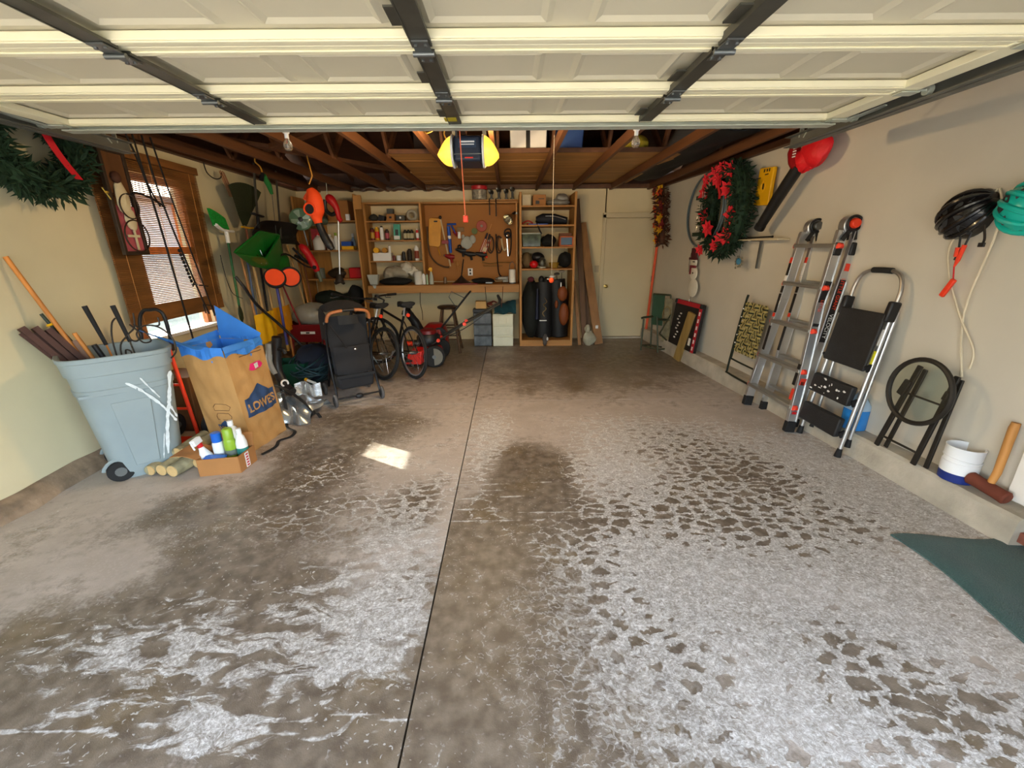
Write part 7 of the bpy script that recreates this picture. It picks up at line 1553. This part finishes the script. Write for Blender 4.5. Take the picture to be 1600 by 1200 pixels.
obj('upper_pocket', B().ell((.90,7.115,.86),(.085,.06,.125),14,10), M_pock, g_a); obj('lower_pocket', B().ell((.93,7.105,.52),(.085,.06,.19),14,10), M_pock, g_a); obj('small_pocket', B().ell((.80,7.095,.69),(.03,.03,.07),10,8), M_pock, g_a); obj('white_zip', B().box((.87,7.11,1.0),(.016,.01,.09)), M_white, g_a)
for k, (x, z, m_) in enumerate(((.72,1.16,M_white),(.80,1.20,mat('head_dark','2a2a28',.3)),(.88,1.24,M_rag),(.66,1.12,M_chrome))): obj('club_head', B().ell((x,7.14,z-.02),(.05,.03,.022),12,8), m_, g_a); obj('club_shaft', B().tube([(x,7.14,z-.02),(x+.02,7.24,.95)],.006,6), M_chrome, g_a)
g_b = thing('golf_bag', 'black golf bag with pale emblem in the middle of the tall shelf unit', 'golf bag', (.60,7.2,.11)); obj('body', B().tube([(.60,7.26,.12),(.60,7.26,.6),(.60,7.29,1.04)],[.165,.17,.175],16), gbm, g_b); b = B(); b.tube(smooth_pts([(.60,7.09,.80),(.64,7.095,.73),(.58,7.09,.68),(.63,7.09,.62),(.57,7.09,.55),(.60,7.09,.49)],4),.012,6,flat=.4); obj('emblem', b, mat('emblem_tan','8a7448',.6), g_b); obj('pale_label', B().box((.58,7.092,.42),(.12,.01,.016)), M_white, g_b)
for k, (x, z) in enumerate(((.55,1.06),(.63,1.04))): obj('club_cover', B().ell((x,7.2,z+.02),(.05,.05,.07),12,8), gbm, g_b)
one('garment_bag', B().ell((.375,7.24,.60),(.16,.20,.49),16,14,.03,seed=60), mat('black_green_cloth','10140f',.8,bump=.3), 'black green garment bag hanging at the left in the tall shelf unit', 'bag'); one('maroon_cap', B().ell((.37,7.1,1.10),(.055,.05,.045),12,8), mat('maroon_felt','501820'), 'maroon knitted cap on top of the garment bag', 'cap')
one('blue_umbrella', B().tube([(.48,7.07,.95),(.47,7.05,.45)],[.018,.03],10), mat('umbrella_navy','141c34',.6), 'folded navy umbrella standing before the garment bag', 'umbrella')
sn_ = thing('grey_shoe', 'grey shoe with white side hanging over the base board of the tall unit', 'shoe', (.61,6.97,.02)); obj('upper', B().ell((.61,6.97,.13),(.045,.03,.08),12,8,.05,seed=3).ell((.605,6.965,.06),(.035,.03,.05),12,8), mat('shoe_grey','4c4642',.8), sn_); obj('white_flash', B().ell((.645,6.95,.135),(.018,.015,.03),10,6), M_white, sn_)

# ---------------- drawers, stool, mower, thrower under the bench
def drawers(name, label, x, w_, y, h, m, fm):
    t = thing(name, label, 'drawer unit', (x,y+.2,0)); n = 3; hh = h/n
    obj('case', B().box((x,y+.21,h/2),(w_-.01,.38,h)), fm, t, bev=.006)
    for k in range(n):
        z = hh*k+hh/2; d = obj('drawer', B().loft([[(x-w_/2+.006,y,z-hh/2+.008),(x+w_/2-.006,y,z-hh/2+.008),(x+w_/2-.004,y,z+hh/2-.014),(x-w_/2+.004,y,z+hh/2-.014)],[(x-w_/2+.006,y+.05,z-hh/2+.008),(x+w_/2-.006,y+.05,z-hh/2+.008),(x+w_/2-.004,y+.05,z+hh/2-.014),(x-w_/2+.004,y+.05,z+hh/2-.014)]]), m, t, bev=.008)
        obj('grip_lip', B().box((x,y-.008,z+hh/2-.022),(w_*.5,.02,.012)), m, d, bev=.003)
        for q in (-.25,.25): obj('rib', B().box((x+q*w_,y-.003,z-.01),(.05,.008,hh*.55)), m, d, bev=.003)
    return t
drawers('drawer_tower', 'dark see-through three drawer tower under the bench', -.445,.31,7.02,.57, mat('smoke_drawer','5c6266',.2,var=.3,scale=9), M_black)
drawers('drawer_tower', 'white three drawer tower under the bench', -.10,.35,7.0,.545, mat('ivory_drawer','d8d6bc',.4,var=.03), mat('ivory_drawer','d8d6bc'))
box_thing('tan_carton', 'small tan carton on the dark drawer tower', (-.46,7.12,.695), (.18,.14,.12), mat('pale_card','c09a62',.8), 'carton'); box_thing('black_tray', 'thin black tray below the tan carton', (-.46,7.15,.60), (.28,.22,.05), M_black, 'tray')
one('red_cord_heap', B().torus((-.30,7.2,.66),.09,.014,(.3,.4,1),20,6).torus((-.34,7.22,.70),.08,.012,(-.4,.2,1),20,6).torus((-.24,7.18,.69),.06,.012,(.5,-.6,.6),20,6), mat('cord_maroon','6a2a20',.6), 'maroon cord heaped beside the tan carton', 'cord')
one('teal_cloth', B().grid(lambda u, v: (-.24+.36*u, 6.985+.33*v, .555+.20*math.sin(min(1,v*1.15+.05)*PI*.6)*(.55+.45*u)+.015*math.sin(u*11+v*7)), 16, 14, .012), mat('teal_fabric','123e48',.9,bump=.4), 'dark teal cloth draped over the white drawer tower', 'cloth')
so_ = thing('bar_stool', 'round dark wooden stool with four splayed legs under the bench', 'stool', (-.97,6.74,0)); b = B(); b.M = Matrix.Translation((-.97,6.74,.685)); b.lathe([(.12,0),(.155,.006),(.165,.02),(.165,.034),(.15,.044),(0,.046)],26); obj('seat', b, mat('stool_dark','2c1c12',.35,var=.2), so_); M_stl = wood('stool_leg','4a3018')
for sx in (-1,1):
    for sy in (-1,1): obj('leg', B().tube([(-.97+sx*.085,6.74+sy*.085,.69),(-.97+sx*.185,6.74+sy*.165,0)],[.016,.019],10), M_stl, so_)
for z, k in ((.22,.158),(.40,.13)):
    for s in (-1,1): obj('rung', B().cyl((-.97-k,6.74+s*k*.92,z),(-.97+k,6.74+s*k*.92,z),.009), M_stl, so_); obj('rung', B().cyl((-.97+s*k,6.74-k*.92,z+.05),(-.97+s*k,6.74+k*.92,z+.05),.009), M_stl, so_)
mw = thing('lawn_mower', 'red lawn mower with grey wheels and long folding handle before the stool', 'lawn mower', (-1.2,6.0,0)); M_mred = mat('mower_red','c01c18',.35,var=.06)
dk = [(-1.42,5.86),(-1.36,5.76),(-1.06,5.74),(-.98,5.84),(-.98,6.12),(-1.06,6.22),(-1.34,6.22),(-1.42,6.12)]
def scl(pl, k, z, dz=0): cx, cy = -1.2, 5.98; return [(cx+(x-cx)*k, cy+(y-cy)*k, z) for x, y in pl]
obj('deck', B().loft([scl(dk,1.0,.07),scl(dk,1.0,.17),scl(dk,.9,.23),scl(dk,.62,.26)]), M_mred, mw, bev=.01)
obj('front_flap', B().hexa([(-1.46,5.72,.05),(-1.24,5.70,.05),(-1.22,5.80,.05),(-1.44,5.82,.05),(-1.42,5.74,.20),(-1.22,5.70,.24),(-1.20,5.80,.24),(-1.40,5.82,.20)]), mat('mower_bright_red','d8342c',.35), mw, bev=.008)
obj('engine', B().lathe([(.15,0),(.17,.03),(.17,.12),(.14,.17),(.08,.19),(0,.19)],20,Matrix.Translation((-1.17,6.02,.26))), M_black, mw); obj('engine_cowl', B().lathe([(.13,0),(.12,.05),(.07,.07),(0,.072)],18,Matrix.Translation((-1.17,6.02,.43))), mat('cowl_dark_red','6a1014',.4), mw)
obj('muffler', B().cyl((-1.42,5.88,.31),(-1.28,5.90,.31),.045,n=14), M_black, mw); obj('red_cap', B().cyl((-1.44,5.80,.33),(-1.36,5.80,.33),.032,n=14), M_orangered, mw)
for x, y in ((-1.06,5.74),(-1.06,6.24),(-1.40,5.78),(-1.40,6.22)):
    r_ = .155 if x > -1.2 else .10; q = obj('wheel', B().cyl((x+.02,y-.03,r_),(x-.0,y+.03,r_),r_,n=26), M_rubber, mw, bev=.016); s_ = -1 if y < 6 else 1
    obj('wheel_disc', B().cyl((x+.012,y+s_*.034,r_),(x+.012,y+s_*.026,r_),r_*.78,n=22), mat('wheel_grey','6e6a5e',.5), q); obj('hub', B().cyl((x+.012,y+s_*.042,r_),(x+.012,y+s_*.03,r_),r_*.18,n=12), M_steel, q)
for y in (5.86,6.12):
    obj('handle_tube', B().tube([(-1.10,y,.30),(-1.0,y,.36),(-.62,y,.59),(-.25,y,.79),(-.12,y+.0,.86)],.012,8), mat('handle_dark','3c3a36',.4,.4), mw)
    for x, z in ((-1.0,.36),(-.62,.59)): obj('red_knob', B().cyl((x,y-.03,z),(x,y-.0,z),.026,n=10), M_orangered, mw)
obj('handle_grip', B().tube(smooth_pts([(-.13,5.86,.855),(-.12,5.90,.89),(-.15,5.99,.96),(-.12,6.08,.89),(-.13,6.12,.855)],4),.018,8), M_rubber, mw); obj('control_cable', B().tube(smooth_pts([(-.25,5.87,.80),(-.5,5.86,.60),(-.85,5.9,.42),(-1.1,5.98,.45)],5),.006,5), M_black, mw)
st_ = thing('snow_thrower', 'dark red snow thrower with black chute behind the mower', 'snow thrower', (-1.3,6.45,0)); obj('housing', B().loft([scl(dk,.86,.05),scl(dk,.9,.30),scl(dk,.75,.44),scl(dk,.45,.50)]), mat('thrower_red','8c1416',.4), st_, bev=.012)
for o_ in [c for c in st_.children]: o_.location = (0.05,.50,0)
obj('chute', B().tube(smooth_pts([(-1.36,6.38,.40),(-1.42,6.35,.54),(-1.48,6.30,.66),(-1.50,6.24,.74)],4),[.07]*5+[.062]*4+[.055]*4,12), M_black, st_); obj('chute_hood', B().box((-1.52,6.22,.70),(.09,.10,.07),(0,.3,0)).box((-1.46,6.26,.79),(.07,.08,.06)), M_black, st_, bev=.01)
obj('belt_cover', B().cyl((-1.06,6.30,.35),(-1.06,6.36,.35),.11,n=20), M_black, st_); obj('handle_frame', B().tube([(-1.05,6.36,.42),(-.62,6.42,.93)],.014,8).tube([(-1.05,6.62,.42),(-.62,6.62,.93)],.014,8).tube(smooth_pts([(-.62,6.42,.93),(-.585,6.46,.965),(-.585,6.58,.965),(-.62,6.62,.93)],4),.014,8), M_black, st_); obj('control_bail', B().tube([(-.66,6.44,.88),(-.86,6.44,.98),(-.90,6.44,.90),(-.80,6.44,.74)],.006,6), M_steel, st_)
for y in (6.28,6.70): obj('wheel', B().cyl((-1.2,y-.03,.12),(-1.2,y+.03,.12),.12,n=20), M_rubber, st_, bev=.012)

# ---------------- bicycles
def bicycle(name, label, R0, head, leanx, rimm, steer=0.0):
    t = thing(name, label, 'bicycle', R0); h = Vector((head[0],head[1],0)).normalized(); sd_ = Vector((h.y,-h.x,0)); up = Vector((-leanx*sd_.x,-leanx*sd_.y,1)).normalized(); O = Vector(R0)
    def P(f, z, s=0.0): return O+h*f+up*z+sd_*s
    ax = up.cross(h).normalized(); M_fr_ = mat('bike_black','121214',.35,var=.1)
    for f0 in (0, 1.04):
        c = P(f0,.34); n = 36; e1, e2 = h, up; ax0 = ax
        if f0: e1 = (h*math.cos(steer)+ax*math.sin(steer)).normalized(); ax = up.cross(e1).normalized()
        circ = lambda R_, s=0: [c+e1*R_*math.cos(2*PI*i/n)+e2*R_*math.sin(2*PI*i/n)+ax*s for i in range(n)]
        w_ = obj('wheel', B().tube(circ(.318), .021, 8, closed=True, up=tuple(ax)), M_rubber, t)
        obj('wheel_rim', B().tube(circ(.291), .011, 6, closed=True, up=tuple(ax)), rimm, w_)
        b = B()
        for k in range(18):
            a = 2*PI*k/18; b.tube([c+ax*(.025 if k%2 else -.025)+(e1*math.cos(a+.35)+e2*math.sin(a+.35))*.022, c+(e1*math.cos(a)+e2*math.sin(a))*.288],.0016,4)
        obj('spokes', b, M_chrome, w_, ang=0, kind='stuff'); obj('hub', B().tube([c-ax*.06,c-ax*.03,c+ax*.03,c+ax*.06],[.012,.024,.024,.012],10), M_steel, w_)
        obj('axle_nut', B().cyl(c-ax*.085,c+ax*.085,.006), M_chrome, w_); ax = ax0
    bb, st0, hd0, hd1 = P(.44,.29), P(.24,.78), P(.86,.80), P(.90,.66)
    for a_, b_, r_ in ((bb,st0,.016),(bb,hd1,.019),(P(.27,.70),hd0,.017),(hd0,hd1,.020)): obj('frame_tube', B().tube([a_,b_],r_,10), M_fr_, t)
    for s in (-1,1):
        obj('seat_stay', B().tube([P(.27,.70,s*.02),P(0,.34,s*.06)],.008,8), M_fr_, t); obj('chain_stay', B().tube([P(.42,.29,s*.03),P(0,.34,s*.06)],.009,8), M_fr_, t); obj('fork_blade', B().tube([hd1+ax*s*.05,P(1.04,.34)+ax*s*.055],.011,8), M_fr_, t)
    obj('seat_post', B().tube([st0,P(.215,.90)],.013,8), M_alu, t)
    b = B(); b.loft([[P(.10+f_,.92+zz, w_*math.cos(a))+up*((.042 if math.sin(a)<0 else .03)*math.sin(a)) for a in [2*PI*i/14 for i in range(14)]] for f_, w_, zz in ((-.01,.05,.02),(.01,.095,.022),(.07,.10,.012),(.15,.055,.005),(.24,.032,.008),(.29,.014,.0))]); obj('saddle', b, M_rubber, t)
    obj('rear_reflector', B().cyl(P(.15,.80)-h*.03,P(.15,.80)-h*.015,.024,n=14), M_orangered, t)
    PP = P; e1 = h*math.cos(steer)+ax*math.sin(steer); e3 = ax*-1*math.cos(steer)+h*math.sin(steer)
    P = lambda f, z, s=0.0: O+h*.86+up*z+e1*(f-.86)+e3*s
    obj('stem', B().tube([hd0,P(.83,.93),P(.92,.97)],.014,8), M_fr_, t); obj('handlebar', B().tube(smooth_pts([P(.80,1.0,-.31),P(.90,.985,-.12),P(.92,.975,0),P(.90,.985,.12),P(.80,1.0,.31)],4),.012,8), M_fr_, t)
    for s in (-1,1): obj('grip', B().tube([P(.86,.993,s*.20),P(.78,1.002,s*.33)],.018,8), M_rubber, t); obj('brake_lever', B().tube([P(.88,.98,s*.18),P(.90,.95,s*.25),P(.85,.95,s*.31)],.006,6), M_steel, t)
    P = PP
    obj('chain_ring', B().cyl(bb+ax*-.045,bb+ax*-.04,.09,n=24), M_steel, t)
    for s in (-1,1): q = bb+ax*s*.06; e_ = q+(h*.5*s+up*-.8).normalized()*.16; obj('crank', B().tube([q,e_],.010,8), M_alu, t); obj('pedal', B().box((0,0,0),(.09,.08,.022)) if False else B().bar(e_+ax*s*.01,e_+ax*s*.10,.08,.022), M_black, t)
    obj('kickstand', B().tube([P(.36,.28,.04),P(.30,.01,.20)],.008,6), M_steel, t)
    return t
bicycle('bicycle', 'black bicycle with bright rear rim parked right of the stroller', (-1.24,5.20,0), (-.66,.75), -.08, M_alu, .75)
bicycle('bicycle', 'black bicycle mostly hidden behind the stroller', (-1.64,5.16,0), (-.74,.67), -.20, mat('dark_rim','4a4a48',.4,.6))

# ---------------- stroller
sr = thing('stroller', 'dark grey folding stroller with tan handle grips parked by the bikes', 'stroller', (-1.64,4.33,0), (0,0,math.atan2(.30,.38)*.9))
M_fab = mat('stroller_fabric','212022',.9,var=.12,scale=5,bump=.3,bscale=220); M_frm = mat('stroller_frame','17171a',.4,.3); M_tan = mat('tan_leather','a5653a',.55,var=.08)
L_ = dict(world=False)
for s in (-1,1):
    obj('side_frame', B().tube(smooth_pts([(s*.215,.06,.92),(s*.225,.12,.72),(s*.222,.14,.45),(s*.225,.02,.16),(s*.235,.0,.09)],4),.013,8), M_frm, sr, **L_); obj('front_leg', B().tube([(s*.21,.16,.52),(s*.20,.50,.10)],.012,8), M_frm, sr, **L_)
    for y in (0,.50):
        q = obj('wheel', B().cyl((s*.262,y,.072),(s*.232,y,.072),.072,n=22), mat('grey_tyre','5a5654',.8), sr, bev=.010, **L_); obj('hub', B().cyl((s*.267,y,.072),(s*.228,y,.072),.042,n=16), M_black, q, **L_) if False else None
        obj('wheel_hub', B().cyl((s*.268,y,.072),(s*.226,y,.072),.044,n=16), M_black, sr, **L_)
    obj('handle_grip', B().tube(smooth_pts([(s*.215,.05,.90),(s*.205,.03,.955),(s*.165,.02,.99),(s*.06,.015,1.005)],4),.0165,10), M_tan, sr, **L_)
    obj('canopy_side', B().grid(lambda u, v: (s*(.20+.012*math.sin(u*PI)), .12+.36*u, .62+.34*v*math.sin((.25+.75*(1-u*.5))*PI/2)+.06*math.sin(u*PI)), 8, 6, .006), M_fab, sr, **L_)
    obj('joint_button', B().cyl((s*.222,.10,.88),(s*.238,.10,.88),.014,n=12), M_steel, sr, **L_)
obj('handle_middle', B().tube([(-.065,.015,1.005),(0,.014,1.006),(.065,.015,1.005)],.015,10), M_black, sr, **L_)
obj('canopy', B().grid(lambda u, v: (-.205+.41*u, .05+.42*v, 1.0+.10*math.sin(v*PI*.7+.2)*math.sin(u*PI)**.35-.03*v), 16, 10, .008), M_fab, sr, **L_)
def bk(u, v): return (-.20+.40*u*(1)+0, .065+.05*v+.05*math.sin(v*PI)-.035*math.sin(u*PI)*(.4+.6*math.sin(v*PI)), .34+.60*v)
obj('back_panel', B().grid(lambda u, v: bk(u,v), 16, 20, .010), M_fab, sr, **L_)
obj('lower_flap', B().grid(lambda u, v: (-.185+.37*u, .045+.03*v-.045*math.sin(u*PI)-.01*math.sin(v*9), .33+.30*v), 16, 12, .008), M_fab, sr, **L_)
obj('top_yoke', B().grid(lambda u, v: (-.10+.20*u, .045-.03*math.sin(u*PI)+.02*v, .86+.09*v), 8, 4, .006), mat('stroller_dark','1b1b1d',.8), sr, **L_)
obj('snap', B().ell((.02,-.012,.60),(.014,.006,.014),10,6), M_chrome, sr, **L_)
obj('basket', B().loft([[(-.19,-.0,.30),(.19,-.0,.30),(.20,.40,.26),(-.20,.40,.26)],[(-.18,.015,.17),(.18,.015,.17),(.18,.38,.15),(-.18,.38,.15)]]), M_fab, sr, bev=.025, **L_)
obj('basket_rim', B().box((0,-.002,.315),(.40,.012,.03)), mat('stroller_dark','1b1b1d'), sr, **L_)
obj('rear_axle', B().cyl((-.235,0,.085),(.235,0,.085),.010), M_frm, sr, **L_); obj('brake_pedal', B().ell((.0,-.015,.085),(.045,.025,.03),14,8), M_black, sr, **L_)
obj('seat', B().box((0,.26,.42),(.36,.30,.03)), M_fab, sr, bev=.01, **L_); obj('strap', B().tube([(-.19,.03,.86),(-.06,-.0,.62)],.006,5), M_black, sr, **L_)

# ---------------- boards and bag beside the tall unit, totes on the storage boards
M_brd = wood('leaning_board','8a6238'); M_brd2 = wood('dark_board','5a3e24')
for k, (p, q, w_, m, lab) in enumerate((((1.30,7.05,.01),(1.14,7.50,2.35),.09,M_brd2,'dark board leaning closest to the tall shelf unit'),((1.40,7.16,.01),(1.17,7.59,2.0),.10,M_brd2,'dark narrow board, second from the tall shelf unit'),((1.54,7.06,.01),(1.24,7.52,1.98),.14,M_brd,'wide tan board leaning nearest the back door'),((1.20,7.0,.01),(1.12,7.3,1.05),.05,M_brd,'short thin board against the side of the tall shelf unit'))):
    one('leaning_board', B().bar(p,q,w_,.03,(0,-1,.2)), m, lab, 'board', 'boards leaning by the tall shelf unit', bev=.002)
one('board_tag', B().box((1.50,7.105,.30),(.045,.01,.055)), M_white, 'small white paper tag on the wide leaning board', 'tag')
b = B(); b.ell((1.36,7.02,.12),(.11,.08,.125),14,10,.08,seed=70); b.ell((1.33,7.02,.28),(.05,.045,.07),10,8,.1,seed=71); one('plastic_sack', b, mat('pale_film','a8a48e',.5,var=.3,bump=.6), 'knotted pale plastic sack at the foot of the leaning boards', 'sack')
one('switch_plate', B().box((1.56,7.64,1.23),(.07,.012,.115)), mat('plate_tan','b8a888',.5), 'tan wall switch plate left of the back door', 'switch', bev=.003)
wt = thing('white_tote', 'white lidded tote with dark centre band on the storage boards', 'tote', (.24,5.5,2.62)); 
obj('body', B().loft([[(.24+sx*.20*k,5.52+sy*.27*k,z) for sx,sy in ((-1,-1),(1,-1),(1,1),(-1,1))] for z,k in ((2.622,.94),(2.64,1),(2.90,1.02))]), M_white, wt, bev=.03, seg=3); obj('band', B().box((.235,5.246,2.76),(.045,.012,.27)), M_lblk, wt)
bt_ = thing('blue_tote', 'deep blue tote beside the white one on the storage boards', 'tote', (.71,5.5,2.62)); obj('body', B().loft([[(.71+sx*.14*k,5.50+sy*.25*k,z) for sx,sy in ((-1,-1),(1,-1),(1,1),(-1,1))] for z,k in ((2.622,.95),(2.90,1.03))]), mat('tote_blue','2a4a86',.45), bt_, bev=.012); obj('rim', B().box((.71,5.5,2.90),(.32,.54,.03)), mat('tote_blue','2a4a86'), bt_, bev=.006)
box_thing('dark_crate', 'dark brown crate left of the opener on the storage boards', (-.80,5.55,2.75), (.5,.4,.24), mat('dark_crate','2a1c14',.8), 'crate')
one('yellow_duffel', B().ell((1.42,5.35,2.70),(.19,.17,.10),16,10,.05,seed=80), mat('dull_yellow_cloth','9c8a1c',.8,bump=.3), 'dull yellow bag on the storage boards near the right bulb', 'bag')
one('dark_tarpaulin', B().grid(lambda u, v: (1.80+.50*u, 4.3+2.9*v, 2.600+.012*math.sin(v*14+u*5)+.01*math.sin(u*9)+.10*u*v*0), 8, 24, .01), mat('tarp_black_green','14191a',.7,var=.25,bump=.3), 'black green tarpaulin lying on the trusses above the right wall', 'tarpaulin')
one('white_bundle', B().ell((2.05,4.55,2.66),(.18,.20,.05),14,8,.06,seed=82), M_rag, 'off white cloth bundle lying on the dark tarpaulin', 'cloth')
